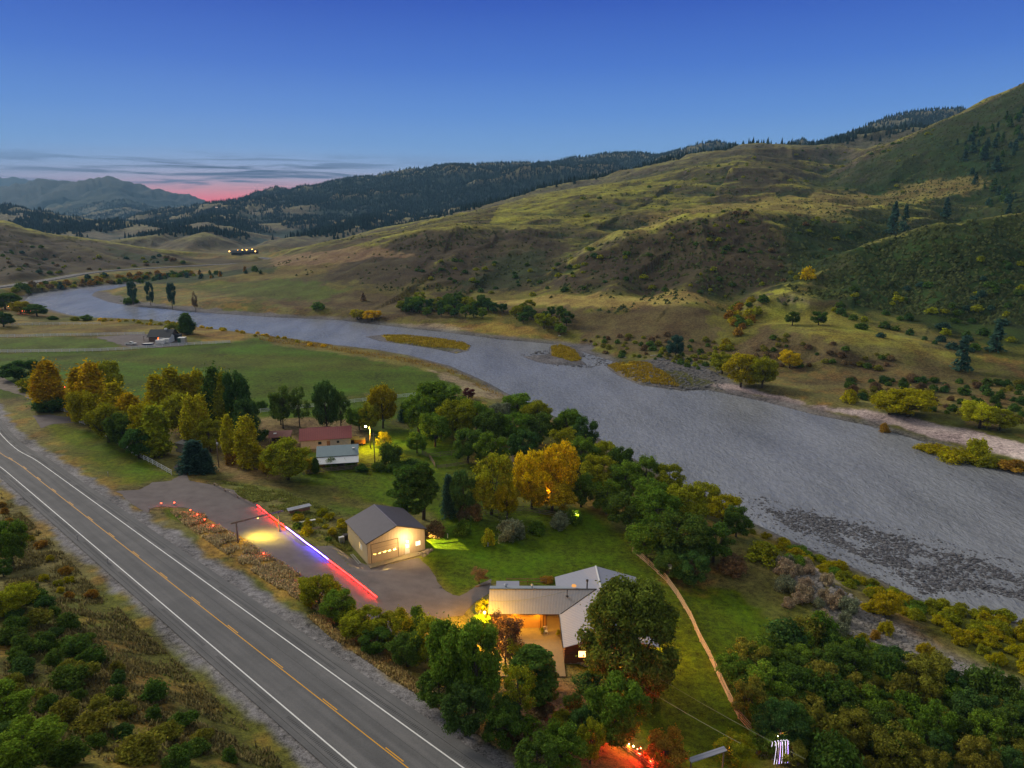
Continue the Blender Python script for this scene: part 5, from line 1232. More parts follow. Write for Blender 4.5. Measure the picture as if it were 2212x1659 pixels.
for u0, u1, col, nm, lab in ((555,622,(1,.004,.004),'red','left red light strip on the log barrier, behind the gate'),(622,708,(.08,.04,1),'blue','blue violet light strip in the middle of the log barrier'),(708,818,(1,.004,.004),'red','right red light strip on the log barrier, nearest the house')):
    pts = along(BP, u0, u1); s = MB().tube([Vector(p) for p in pts], .02, 6); o = s.build('light_strip', em('led_'+nm, col, 210 if nm == 'red' else 240)); tag(o, lab, 'light strip', 'light strips on the barrier')
g = [G(514.5,1172.5)[0], G(604.4,1148.5)[0]]
gt = thing('ranch_gate', 'ranch entrance gate of two tall posts and a long log beam', 'gate', tuple(g[0])); v = Vector(g[1])-Vector(g[0])
MB().tube([(0,0,-.4),(0,0,3.9)], [.19,.16], 9).build('post', M_['wood'], gt, True); MB().tube([v+Vector((0,0,-.4)), v+Vector((0,0,4.0+.0))], [.19,.16], 9).build('post', M_['wood'], gt, True)
d = v.normalized(); MB().tube([Vector((0,0,4.05))-d*1.1, Vector((0,0,4.1))+v*.5, v+Vector((0,0,4.15))+d*1.1], [.17,.18,.15], 9).build('beam', M_['wood'], gt, True)
mid = Vector(g[0])+v*.5; MB().box(-.12,.12,-.12,.12,-.12,.0).build('lamp_head', em('gate_lamp', (1,.8,.2), 3), gt).location = v*.5+Vector((0,0,3.9))
tgt = G(574,1160)[0]
lamp(mid.x, mid.y, mid.z+3.75, 7500, (1.0,.74,.07), .05, 'SPOT', 150, (float(tgt[0]),float(tgt[1]),float(tgt[2])), blend=1.0)
# ------------------------------------------------------------------ red garden lights along the berm
def red_light():
    r = thing('red_path_light', '', 'path light', (0,0,0)); MB().tube([(0,0,-.1),(0,0,.55)], .035, 6).build('stake', M_['dark'], r); MB().box(-.1,.1,-.1,.1,.5,.56).build('base', M_['dark'], r)
    MB().tube([(0,0,.56),(0,0,.66),(0,0,.80)], [.10,.14,.10], 8).build('globe', em('red_globe', (1,.05,.02), 14), r); MB().tube([(0,0,.80),(0,0,.86)], [.15,.04], 8).build('cap', M_['dark'], r); return r
labs = ['red path light at the very left end of the row by the turnout','red path light second from the left beside the short green grass','red path light third in the row, where dry grass starts','red path light fourth in the row along the dry berm','red path light fifth in the row along the dry berm','red path light last of the close row, left of the gate','single red path light between gate and highway berm','single red path light between the hedge shrubs at lower right']
proto_l = red_light()
for k, (u, v) in enumerate([(349,1093),(377,1092),(411.6,1108),(427,1118),(443,1128.5),(461,1142),(570,1203),(760,1319)]):
    o = proto_l if k == 0 else copy_tree(proto_l); p = G(u, v)[0]; o.location = tuple(p); o['label'] = labs[k]; o['group'] = 'red path lights along the drive'; lamp(p[0], p[1], p[2]+1.0, 40, (1,.05,.02), .05)
# roadside marker posts
def marker():
    r = thing('marker_post', '', 'marker post', (0,0,0)); MB().box(-.05,.05,-.03,.03,-.2,1.25).build('post', M_['galv'], r); MB().box(-.06,.06,-.045,-.031,.95,1.2).build('reflector', M_['white'], r); return r
pm0 = marker()
for k, (u, v, lab) in enumerate([(234,1030,'roadside marker post at the grass edge before the turnout'),(323,1106,'roadside marker post at the nose of the dry berm'),(168,1168,'marker post on the left shoulder of the highway'),(233,1218,'thin marker post on the left verge by the brown bushes')]):
    o = pm0 if k == 0 else copy_tree(pm0); o.location = tuple(G(u, v)[0]); o['label'] = lab; o['group'] = 'roadside marker posts'
# ------------------------------------------------------------------ fences
def rail_fence(P, h, rails, sp, m, label, name='rail_fence', pw=.12, rw=(.04,.14), cat='fence', group=None, miss=None, wob=0.0):
    Q = polyw(P, sp); f = thing(name, label, cat, tuple(Q[0]), group=group); o = Vector(Q[0]); r = random.Random(len(Q)); k = 0
    for p in Q:
        c = Vector(p)-o; 
        if k < 99: MB().box(c.x-pw/2, c.x+pw/2, c.y-pw/2, c.y+pw/2, c.z-.3, c.z+h+.06).build('post', m, f)
        k += 1
    for j in range(rails):
        b = MB(); z = h*(j+1)/rails-.08
        for a, c in zip(Q, Q[1:]):
            a = Vector(a)-o; c = Vector(c)-o; b.bar(a+Vector((0,0,z+r.uniform(-wob,wob))), c+Vector((0,0,z+r.uniform(-wob,wob))), *rw)
        b.build('rail', m, f)
    return f
rail_fence([(125,885),(140,890),(152,891),(161,899)], 1.3, 3, 2.4, M_['whitev'], 'short white rail fence beside the lone orange tree', 'white_fence', group='white rail fences near the road')
rail_fence([(172,914),(183,917)], 1.2, 3, 2.0, M_['whitev'], 'stub of white rail fence just past the farm entrance', 'white_fence', group='white rail fences near the road')
rail_fence([(211,935),(240,950),(268,968),(293,984),(330,1003),(371,1026)], 1.3, 3, 2.4, M_['whitev'], 'long white rail fence under the golden tree row, ending at the drive', 'white_fence', group='white rail fences near the road')
rail_fence([(540,895),(586,889),(669,881),(747,872),(820,864),(897,856)], 1.35, 3, 3.0, M_['whitev'], 'white paddock fence between the hay field and the red roofed yard', 'white_fence')
rail_fence([(-60,762),(0,761.5),(100,761),(200,759),(267,756),(333,751),(420,745),(497,741)], 1.45, 3, 3.2, M_['whitev'], 'nearest of the three far white fences, running past the farmhouse', 'white_fence', rw=(.06,.22), pw=.2, group='white fences at the far farm')
rail_fence([(-60,729),(0,728.5),(80,727.5),(167,725.5),(240,724),(312,722.5)], 1.45, 3, 3.2, M_['whitev'], 'middle far white fence ending at the farmhouse', 'white_fence', rw=(.06,.22), pw=.2, group='white fences at the far farm')
rail_fence([(10,703),(100,702),(217,701)], 1.4, 2, 3.4, M_['whitev'], 'farthest faint white fence beyond the farmhouse', 'white_fence', rw=(.06,.2), pw=.18, group='white fences at the far farm')
rail_fence([(1366,1192),(1400,1221),(1441,1259),(1464,1291),(1491,1337),(1512,1386),(1533,1424),(1556,1474),(1574,1512),(1595,1553),(1621,1583)], 1.35, 4, 2.6, pm('peeled_rail', (.52,.34,.20), .8, var=.25, scale=4), 'long curving peeled log rail fence lit orange along the lawn', 'rail_fence', pw=.14, rw=(.09,.11), wob=.06)
rail_fence([(928,990),(975,984),(1018,979)], 1.4, 3, 2.4, M_['wood'], 'grey wooden fence at the back of the garden plot', 'garden_fence', group='garden plot fences')
rail_fence([(912,982),(928,990),(940,1010)], 1.3, 4, 1.6, M_['wood'], 'wooden picket gate side of the garden plot', 'garden_fence', group='garden plot fences')
rail_fence([(945,1012),(985,1007),(1010,1002)], .9, 3, 2.2, M_['wood'], 'low dark front fence of the garden plot', 'garden_fence', group='garden plot fences')
rail_fence([(655,1026),(700,1020),(760,1014),(835,1006)], 1.1, 3, 2.6, M_['wood'], 'old wooden pasture fence below the barn', 'pasture_fence')
rail_fence([(960,1120),(1050,1112),(1130,1104),(1200,1118)], 1.3, 3, 2.6, M_['wood'], 'grey rail fence in the shade below the bright yellow trees', 'shade_fence')
rail_fence([(1095,1262),(1140,1262),(1180,1262)], 1.1, 2, 2.2, M_['woodw'], 'low lamplit rail behind the long metal roof', 'garden_rail')

# ------------------------------------------------------------------ ranch house
HZ0 = 7.75; HX = thing('ranch_house', 'L shaped ranch house with grey metal roofs and a glowing courtyard', 'house', (0,0,HZ0))
def house():
    E1, R1 = 2.85, 4.65
    x0, xj, yf, yr, yb = -3.65, 7.45, 97.2, 101.3, 105.2
    wx0, wx1, wy0, wy1, wr = 7.45, 20.5, 89.0, 108.2, 14.0; E2, R2 = 2.9, 4.85
    sl = (R2-E2)/(wr-wx0); zz = lambda x: E2+(x-wx0)*sl
    # long wing roof, front slope runs into the valley with the other wing
    xv = wx0+(R1-E2)/sl
    MB().slab([(x0,yf,E1),(xj,yf-.15,E1),(xv,yr,R1+.0),(x0+.12,yr,R1)], .09).build('roof', M_['rib'], HX)
    MB().slab([(x0+.12,yr,R1),(xv,yr,R1),(wx0+.4,yb,3.05),(x0+.05,yb,3.05)], .09).build('roof', pm('grey_back_roof', (.36,.40,.44), .5, metal=.3, var=.06), HX)
    MB().bar((x0+.1,yr,R1+.04),(xv,yr,R1+.04),.16,.05).build('ridge_cap', M_['dark'], HX)
    MB().bar((xj-.05,yf-.2,E1+.05),(xv,yr,R1+.05),.14,.05).build('valley_gutter', M_['dark'], HX)
    MB().bar((x0,yf-.06,E1-.08),(xj,yf-.2,E1-.08),.08,.14).build('gutter', pm('brown_gutter', (.10,.06,.04), .6), HX)
    # cross wing
    MB().slab([(wx0-.25,wy0-.5,E2-.08),(wr,wy0-.5,R2),(wr,wy1+.3,R2),(wx0-.25,wy1+.3,E2-.08)], .09).build('roof', M_['smoothr'], HX)
    MB().slab([(wr,wy0-.5,R2),(wx1+.3,wy0-.5,E2-.08),(wx1+.3,wy1+.3,E2-.08),(wr,wy1+.3,R2)], .09).build('roof', M_['smoothr'], HX)
    MB().bar((wr,wy0-.5,R2+.05),(wr,wy1+.3,R2+.05),.25,.05).build('ridge_cap', M_['white'], HX)
    MB().bar((wx0-.28,wy0-.5,E2-.1),(wx0-.28,yf-.3,E2-.1),.08,.14).build('gutter', M_['dark'], HX)
    # walls
    tan = pm('tan_board_wall', (.42,.22,.09), .7, var=.12, scale=1.5)
    xf(wall(5.2-x0-.3, lambda x: E1-.1, [(.35,3.7,0.02,2.25),(4.05,7.4,.02,2.25)]), TR(x0+.3, yf+.6)).build('front_wall', tan, HX)
    for k, a in enumerate((x0+.65, x0+4.35)):
        d = MB(); d.box(a+.01,a+3.34,yf+.66,yf+.7,.02,2.24).build('garage_door', pm('lamplit_door', (.45,.25,.11), .6, var=.08), HX)
        for j in range(3): MB().box(a+.05,a+3.3,yf+.635,yf+.655,.55+j*.56,.58+j*.56).build('panel_line', pm('door_line', (.2,.11,.05), .7), d) if False else None
    MB().box(x0+.3,x0+.42,yf+.75,yb-.3,0,2.95).build('side_wall', M_['woodw'], HX)
    MB().box(x0+.45,wx0-.1,yb-.45,yb-.3,0,2.9).build('back_wall', M_['woodw'], HX)
    MB().box(5.2,5.32,yf+.75,yb-.5,0,2.85).build('breezeway_wall', M_['woodw'], HX)
    for a in (4.35,4.75): MB().box(a,a+.12,yf+.1,yf+.22,0,E1-.12).build('porch_post', pm('dark_post', (.08,.035,.02), .7), HX)
    MB().box(x0+.3,x0+.42,yf+.1,yf+.22,0,E1-.12).build('porch_post', pm('dark_post', (.08,.035,.02), .7), HX)
    lw = xf(wall(wx1-wx0, lambda x: E2-.15+(R2-E2)*(1-abs(x-(wx1-wx0)/2)/((wx1-wx0)/2)), [(2.0,3.0,.95,1.95),(6.4,7.6,.9,1.9),(9.2,10.6,.9,2.0)]), TR(wx0, wy0)).build('log_gable_wall', M_['logw'], HX)
    for a, b in ((2.0,3.0),(6.4,7.6),(9.2,10.6)):
        w = MB().box(wx0+a-.07,wx0+a,wy0-.03,wy0+.05,.85,2.05).box(wx0+b,wx0+b+.07,wy0-.03,wy0+.05,.85,2.05).box(wx0+a,wx0+b,wy0-.03,wy0+.05,1.96,2.05).box(wx0+a,wx0+b,wy0-.03,wy0+.05,.85,.94).build('window', M_['woodw'], HX)
        MB().box(wx0+a,wx0+b,wy0+.06,wy0+.08,.94,1.96).build('pane', em('house_pane', (1.0,.50,.14), 5.5), w)
    MB().box(wx0,wx0+.15,wy0+.16,yf-.2,0,E2-.2).build('courtyard_wall', M_['logw'], HX)
    MB().box(wx1-.15,wx1,wy0+.16,wy1-.16,0,E2-.2).build('right_wall', M_['logw'], HX); MB().box(wx0,wx1,wy1-.15,wy1,0,E2-.2).build('far_wall', M_['logw'], HX)
    MB().box(wx0,wx0+.15,yb-.2,wy1-.16,0,E2-.2).build('inner_wall', M_['logw'], HX)
    MB().box(-9+5.4,wx0-.02,86.0,yf+3.6,-.9,.04).build('courtyard_slab', M_['conc'], HX)
    MB().box(wx0+.0,wx1,wy0-.0,wy1,-1.4,.0).build('footing', M_['conc'], HX); MB().box(x0+.3,wx0-.03,yf+3.7,yb-.3,-1.0,.03).build('floor', M_['conc'], HX)
    # vents, flue, dish
    for X, Y, Z, r, h in ((-1.0,103.4,4.0,.34,.28),(3.2,102.6,4.3,.24,.3)):
        MB().tube([(X,Y,Z-.3),(X,Y,Z+h)], r*.5, 10).tube([(X,Y,Z+h),(X,Y,Z+h+.22)], [r,r*.5], 10).build('roof_vent', M_['galv'], HX)
    MB().tube([(8.6,99.9,4.0),(8.6,99.9,5.3)], .05, 8).tube([(8.6,99.9,4.2),(8.6,99.9,4.3)], .22, 8).build('plumbing_stack', M_['dark'], HX)
    MB().tube([(11.9,101.9,4.2),(11.9,101.9,5.7)], .11, 8).tube([(11.9,101.9,5.7),(11.9,101.9,5.95)], [.2,.2], 8).build('stove_pipe', M_['dark'], HX)
    MB().blob((9.9,102.6,4.5), .42, 5, .55).build('skylight_dome', em('skylight', (1,.45,.12), .9), HX, True)
    # small lean-to at the back left
    MB().slab([(-2.6,105.25,3.0),(1.2,105.25,3.0),(1.2,107.3,2.75),(-2.6,107.3,2.75)], .08).build('lean_to_roof', M_['smoothr'], HX)
    MB().box(-2.5,1.1,105.3,107.2,-1.0,2.68).build('lean_to_wall', M_['woodw'], HX)
house()
def P3(x, y, z): return (x, y, HZ0+z)
YL = W(1047,1323,94.6)
# pole lamp left of the courtyard: lights roof, slab and gravel
lp = thing('yard_lamp', 'bright round lamp on a dark pole at the left corner of the metal roof', 'lamp', (YL[0],YL[1],YL[2]-4.55))
MB().tube([(0,0,-.4),(0,0,4.4)], .07, 8).build('pole', M_['dark'], lp, True); MB().blob((0,0,4.55), .2, 3, 1).build('globe', em('yard_globe', (1,.66,.25), 12), lp, True)
lamp(-4.6, 94.6, HZ0+5.2, 9500, AM, .15); 
lamp(.5, 96.7, HZ0+2.55, 200, AM, .12); lamp(3.9, 96.9, HZ0+2.4, 160, AM, .08)
lamp(6.5, 99.2, HZ0+2.4, 240, (1,.42,.04), .08); lamp(21.2, 92.0, HZ0+2.6, 3000, (1,.48,.08), .1); lamp(16.5, 87.6, HZ0+2.2, 600, (1,.30,.06), .08); lamp(22.0, 101, HZ0+2.6, 1500, (1,.6,.12), .1)
for (x,y) in ((21.0,92.0),): 
    l = MB().box(-.1,.1,-.1,.1,-.12,.12).build('porch_lamp', em('porch_glow', (1,.5,.15), 25)); l.location = P3(20.75,92,2.6); tag(l, 'porch lamp on the right wall of the log wing, seen through the shade tree', 'lamp')
# courtyard things
def chair(x, y, rz, label):
    c = thing('chair', label, 'chair', P3(x,y,.05), rz, 'courtyard furniture'); MB().box(-.3,.3,-.3,.3,.38,.44).build('seat', M_['white'], c)
    b = MB().bar((-.28,.3,.4),(-.28,.36,1.0),.06).bar((.28,.3,.4),(.28,.36,1.0),.06).bar((-.28,.36,.97),(.28,.36,.97),.07).bar((-.28,.33,.7),(.28,.33,.7),.06).build('backrest', M_['white'], c)
    for a in (-.27,.27):
        for e in (-.27,.27): MB().box(a-.03,a+.03,e-.03,e+.03,0,.38).build('leg', M_['white'], c)
chair(5.1, 96.3, 8, 'white framed chair by the breezeway of the courtyard')
for k, (x, y, r, lab) in enumerate(((4.55,96.2,.33,'leafy pot plant beside the white courtyard chair'),(7.0,95.6,.36,'dark pot plant at the valley corner of the courtyard'))):
    pp = thing('potted_plant', lab, 'plant', P3(x,y,.05)); MB().tube([(0,0,0),(0,0,.35)], [.16,.22], 10).build('pot', M_['rock'], pp)
    cm = proto('bush', k)[0]; o = link(bpy.data.objects.new('foliage', cm), pp); o.scale = (.25*r/.33,)*2+(.25,); o.location = (0,0,.3); o.color = (*C3['ol'],1)
# barbecue, dish pole, roof-end bits
pt = thing('propane_tank', 'upright white gas tank at the left end of the ranch house', 'tank', P3(-4.9,100.6,-.4)); MB().tube([(0,0,.1),(0,0,1.5)], .32, 12).build('tank_body', M_['white'], pt, True); MB().tube([(0,0,1.5),(0,0,1.68)], [.32,.12], 12).build('tank_dome', M_['white'], pt, True)
o = MB().tube([(0,0,.1),(2.6,.8,.2)], [.13,.1], 8).build('fallen_log', M_['wood'], None, True); p = G(1026,1268)[0]; o.location = tuple(p); tag(o, 'pale log leaning out behind the far end of the house', 'log')
# stone edging and low wall below the log wing
o = MB()
for k in range(14): o.blob((k*.55, .2*math.sin(k), .15), .32, k, .7)
o = o.build('garden_wall', M_['rock']); p = G(1232,1432)[0]; o.location = tuple(p); o.rotation_euler = (0,0,-.25); tag(o, 'low tan stone edging below the log wing gable', 'wall')

# ------------------------------------------------------------------ neighbour homestead
def gable_house(name, label, cat, u, v, L, D, he, hr, rz, wallm, roofm, over=.4, z=None, parts=None):
    p = G(u, v)[0]; h = thing(name, label, cat, tuple(p), rz)
    top = lambda x: he+(hr-he)*(1-abs(x-D/2)/(D/2))
    wall(L, lambda x: he, []).build('front_wall', wallm, h); xf(wall(L, lambda x: he, []), TR(L, D, 0, 180)).build('back_wall', wallm, h)
    xf(wall(D, top, []), TR(0, D, 0, -90)).build('gable_wall', wallm, h); xf(wall(D, top, []), TR(L, 0, 0, 90)).build('gable_wall', wallm, h)
    s = (hr-he)/(D/2)*over
    MB().slab([(-over,-over,he-s+.05),(L+over,-over,he-s+.05),(L+over,D/2,hr+.05),(-over,D/2,hr+.05)], -.09).build('roof', roofm, h)
    MB().slab([(-over,D/2,hr+.05),(L+over,D/2,hr+.05),(L+over,D+over,he-s+.05),(-over,D+over,he-s+.05)], -.09).build('roof', roofm, h)
    MB().box(0,L,.02,D-.02,-1.2,0).build('footing', M_['conc'], h)
    return h, Matrix.Translation(h.location) @ Matrix.Rotation(math.radians(rz), 4, 'Z')
rh, RM = gable_house('red_roof_house', 'long white farmhouse with a dull red roof under the dark trees', 'house', 650, 972, 13.5, 8.5, 2.7, 4.7, 13, pm('cream_wall', (.62,.50,.40), .7), M_['red'])
MB().box(9.7,10.4,-.03,-.005,1.3,1.95).build('window', M_['glass'], rh); MB().box(4.7,5.6,-.03,-.005,1.2,2.0).build('window', M_['glass'], rh); MB().box(7.0,7.9,-.03,-.005,.05,2.05).build('door', M_['woodw'], rh)
MB().slab([(1.0,8.9,2.9),(8.0,8.9,2.9),(8.0,13,2.5),(1.0,13,2.5)], .1).build('porch_roof', M_['red'], rh); MB().box(1.3,7.7,9.0,12.8,0,2.45).build('porch_wall', M_['logw'], rh)
sh = thing('low_shed', 'low open shed with flat rusty red roof left of the red roofed house', 'shed', tuple(G(580,962)[0]), 10)
MB().slab([(0,0,2.2),(6.0,0,2.2),(6.2,4.2,2.9),(-.2,4.2,2.9)], .12).build('roof', pm('rusty_roof', (.20,.09,.08), .85, var=.2), sh)
for x in (.3,5.7):
    for y in (.3,3.9): MB().box(x-.08,x+.08,y-.08,y+.08,-.2,2.2).build('post', M_['wood'], sh)
MB().box(.3,5.7,3.95,4.05,0,2.5).build('back_wall', M_['dark'], sh); MB().box(1.2,2.0,2.0,2.8,2.6,2.75).build('roof_box', M_['white'], sh)
bn, BM = gable_house('metal_barn', 'small barn with blue grey metal roof and white lean-to', 'barn', 688, 1009, 9.8, 6.0, 2.9, 4.5, 11, M_['wood'], pm('blue_metal_roof', (.25,.33,.38), .45, metal=.4, var=.06, stripe=(0,.3,.4)))
MB().slab([(-.4,-3.0,1.75),(10.2,-3.0,1.75),(10.2,-.42,2.62),(-.4,-.42,2.62)], .07).build('lean_to_roof', pm('white_lean_to', (.62,.65,.70), .5, metal=.2, var=.05), bn)
for x in (.2,3.4,6.6,9.6): MB().box(x-.07,x+.07,-2.85,-2.71,-.4,1.65).build('post', M_['wood'], bn)
MB().box(8.6,9.2,1.2,1.8,4.05,4.2).build('skylight', M_['white'], bn)
p = at(BM,-1.0,1.5,2.4); lamp(*p, 900, AM, .08); l = MB().box(-.12,.12,-.12,.12,-.14,.14).build('barn_lamp', em('barn_glow', (1,.75,.35), 40)); l.location = at(BM,-.35,2.2,2.6); tag(l, 'glaring lamp on the left gable of the metal barn', 'lamp')
def pole(u, vb, vt, label, name='utility_pole', arm=0.9, extra=None, r0=.15):
    p = G(u, vb)[0]; r = math.hypot(p[0], p[1]); x, y, wz = ray(u, vt); h = HC+float(wz)/math.hypot(float(x), float(y))*r-p[2]
    o = thing(name, label, 'pole', tuple(p)); MB().tube([(0,0,-.5),(0,0,h)], [r0,r0*.65], 8).build('pole', M_['wood'], o, True)
    if arm: MB().bar((-arm,0,h-.5),(arm,0,h-.5),.1).build('cross_arm', M_['wood'], o)
    if extra == 'can': MB().tube([(.28,-.2,h-1.7),(.28,-.2,h-.8)], .24, 10).build('transformer', M_['galv'], o, True)
    return o, p, h
pole(473,1010,948,'utility pole with a grey transformer can beside the yellow poplars', arm=0, extra='can')
pole(810,1003,934,'dark utility pole right of the yard lamp pole', arm=.8)
yp, p, h = pole(800.5,969,921,'yard lamp pole lighting the neighbour lawn yellow', 'yard_light_pole', arm=0)
MB().bar((0,0,h-.2),(-.9,-.3,h+.15),.07).build('lamp_arm', M_['galv'], yp); MB().blob((-1.0,-.35,h+.1), .28, 4, .6).build('lamp_head', em('pole_lamp', (1,.8,.42), 60), yp, True)
lamp(p[0]-1.0, p[1]-.9, p[2]+h-.1, 15000, (1,.60,.08), .15, 'SPOT', 150, (p[0]+4,p[1]-2,p[2]), blend=.6)
tr = thing('cargo_trailer', 'orange lit box trailer with a flat top on the neighbour lawn', 'trailer', tuple(G(766,963)[0]), 10); MB().box(0,3.0,0,1.8,.45,1.7).build('trailer_body', M_['orange'], tr); MB().box(-.05,3.05,-.05,1.85,1.7,1.78).build('top', M_['yellowt'], tr)  # orange lamp glow is put into the trailer body's colour
for x in (.9,2.0): MB().tube([(x,-.12,.35),(x,.08,.35)], .35, 12).build('wheel', M_['tire'], tr)
tr = thing('hay_wagon', 'flat yellow tarped wagon left of the orange trailer', 'wagon', tuple(G(742,958)[0]), 12); MB().slab([(0,0,1.2),(4.2,-.2,1.0),(4.5,2.0,1.25),(.3,2.3,1.35)], .25).build('tarp', M_['yellowt'], tr); MB().box(.4,4.0,.2,1.9,.5,.93).build('bed', M_['wood'], tr)
for x in (.9,3.4): MB().tube([(x,0,.35),(x,.2,.35)], .35, 12).build('wheel', M_['tire'], tr)
gs = thing('storage_shed', 'grey metal storage shed half hidden by the blue green spruce', 'shed', tuple(G(380,975)[0]), -25); MB().box(0,5.0,0,2.6,0,2.3).build('shed_body', pm('grey_ribbed', (.42,.40,.42), .6, stripe=(0,.4,.5)), gs); MB().slab([(-.15,-.15,2.32),(5.15,-.15,2.32),(5.15,2.75,2.5),(-.15,2.75,2.5)], -.08).build('roof', M_['greyroof'], gs)
bl, _ = gable_house('blue_roof_cabin', 'tiny pale blue roof peeking from the grove behind the yellow trees', 'cabin', 1110, 1000, 4.5, 3.5, 2.6, 3.7, 20, M_['wood'], M_['bluer'])
# lumber
ls = thing('lumber_stack', 'stack of grey roofing sheets over boards right of the ranch gate', 'lumber stack', tuple(G(627,1112)[0]), 33)
for k in range(4): MB().box(0,4.2,.1+.0*k,1.25,.12+k*.2,.28+k*.2).build('board_layer', pm('red_board', (.24,.12,.09), .8) if k < 3 else M_['galv'], ls)
MB().slab([(-.4,-.1,.95),(4.6,.1,.95),(4.5,1.5,1.0),(-.3,1.4,1.0)], .05).build('sheet_top', M_['galv'], ls)
o = MB().box(0,3.4,0,.5,.05,.18).build('white_plank', M_['white']); o.location = tuple(G(645,1131)[0]); o.rotation_euler = (0,0,math.radians(26)); tag(o, 'white plank lying on grass below the lumber stack', 'plank')
o = MB().bar((0,0,.12),(2.8,.3,.12),.14).bar((.2,.5,.1),(2.6,.9,.1),.12).build('loose_timber', M_['wood']); o.location = tuple(G(664,1148)[0]); o.rotation_euler = (0,0,math.radians(30)); tag(o, 'two loose grey timbers in the weeds above the blue strip', 'timber')
for k, (u0, v0, u1, v1, lab) in enumerate(((480,1033,560,1044,'upper edge of the pale tracks across the pasture slope'),)): pass
# lawn lamp with its pool of light
p = G(1243,1131)[0]; ll = thing('lawn_lamp', 'small lawn lamp glowing at the grove edge', 'lamp', tuple(p)); MB().tube([(0,0,-.2),(0,0,2.2)], .05, 6).build('post', M_['dark'], ll); MB().blob((0,0,2.3), .13, 2, 1).build('globe', em('lawn_globe', (.95,1,.5), 5), ll); lamp(p[0]+.3,p[1]-.5,p[2]+2.2, 420, (.95,.85,.12), .05)
p = G(1444,1256)[0]; bh = thing('bird_house', 'pale bird house on a thin pole in the thicket by the rail fence', 'bird house', tuple(p)); MB().tube([(0,0,-.3),(0,0,2.6)], .06, 6).build('pole', M_['wood'], bh); MB().box(-.3,.3,-.3,.3,2.6,3.05).build('box', pm('pale_teal', (.4,.55,.6), .6), bh); MB().slab([(-.4,-.4,3.05),(.4,-.4,3.05),(.4,.4,3.2),(-.4,.4,3.2)], -.05).build('roof', M_['galv'], bh)
p = G(1180,1096)[0]; lamp(p[0],p[1]-1,p[2]+4.0, 350, (1,.5,.06), .3); ly = thing('grove_lamp', 'orange lamp shining inside the bright yellow cottonwood', 'lamp', tuple(p)); MB().tube([(0,0,-.2),(0,0,5.5)], .08, 8).build('pole', M_['wood'], ly); MB().blob((0,-.3,5.6), .25, 4, .7).build('lamp_head', em('grove_glow', (1,.6,.2), 12), ly)
# trunk guards
for k, (u, v, lab) in enumerate(((1054,1180,'pale trunk guard of the young round lawn tree'),(967,1162,'short white marker stake on the lawn near the workshop'),(1109,1131,'white marker stake on the dark lawn by the grove'))):
    o = MB().tube([(0,0,-.1),(0,0,.9)], .08, 8).build('marker_stake', M_['white']); o.location = tuple(G(u, v)[0]); tag(o, lab, 'stake')

# ------------------------------------------------------------------ lower right garden
BR_ = (1,.03,.02)
f = rail_fence([(1283,1570),(1305,1590),(1330,1608),(1356,1626),(1385,1646),(1415,1668)], .95, 3, 2.0, M_['woodw'], 'low log fence glowing under red and amber bulbs', 'garden_fence', pw=.16, rw=(.1,.12))
def bulb(m, r=.07):
    s = thing('string_bulb', '', 'bulb', (0,0,0)); MB().blob((0,0,0), r, 2, 1).build('glass', m, s, True); MB().tube([(0,0,r),(0,0,r+.07)], .035, 6).build('socket', M_['dark'], s); return s
bl_r = bulb(em('red_bulb', (1,.08,.04), 45)); bl_a = bulb(em('amber_bulb', (1,.62,.25), 60)); first = {}
bl_list = [(470,705,0),(495,720,0),(515,740,0),(590,790,0),(620,803,1),(650,825,1),(678,838,1),(705,856,1),(735,872,1),(765,893,0),(790,886,0),(820,925,0),(850,945,0),(876,966,0),(905,982,0)]
for k, (a, b, c) in enumerate(bl_list):
    pr = bl_a if c else bl_r; o = pr if c not in first else copy_tree(pr); first[c] = 1
    q = G(1152+a/3.4136, 1368+b/3.4136+7)[0]; o.location = (q[0], q[1], q[2]+1.15)
    o['label'] = ('amber bulb in the warm middle stretch of the garden string lights' if c else ('red bulb at the upper left end of the garden string lights' if k < 4 else 'red bulb on the lower right stretch of the garden string lights')); o['group'] = 'amber bulbs of the garden string' if c else ('upper red bulbs of the garden string' if k < 4 else 'lower red bulbs of the garden string')
for u, v, w_, c in ((1289,1578,110,(1,.02,.01)),(1308,1594,110,(1,.02,.01)),(1335,1612,120,(1,.30,.05)),(1356,1628,100,(1,.28,.05)),(1380,1643,150,(1,.03,.02)),(1405,1660,190,(1,.03,.02)),(1243,1560,60,(1,.02,.01))):
    q = G(u, v)[0]; lamp(q[0], q[1], q[2]+1.0, w_*2.5*(.4 if c[1] > .1 else 1.6), c, .08)
q = G(1347,1606)[0]; tq = thing('garden_torch', 'tall flaring lamp standing behind the amber string lights', 'lamp', tuple(q)); MB().tube([(0,0,-.2),(0,0,1.5)], .05, 6).build('post', M_['wood'], tq); MB().tube([(0,0,1.5),(0,0,1.65),(0,0,1.95)], [.08,.14,.03], 8).build('flame', em('torch', (1,.62,.2), 70), tq, True)
lamp(q[0],q[1],q[2]+1.8, 140, (1,.5,.12), .08)
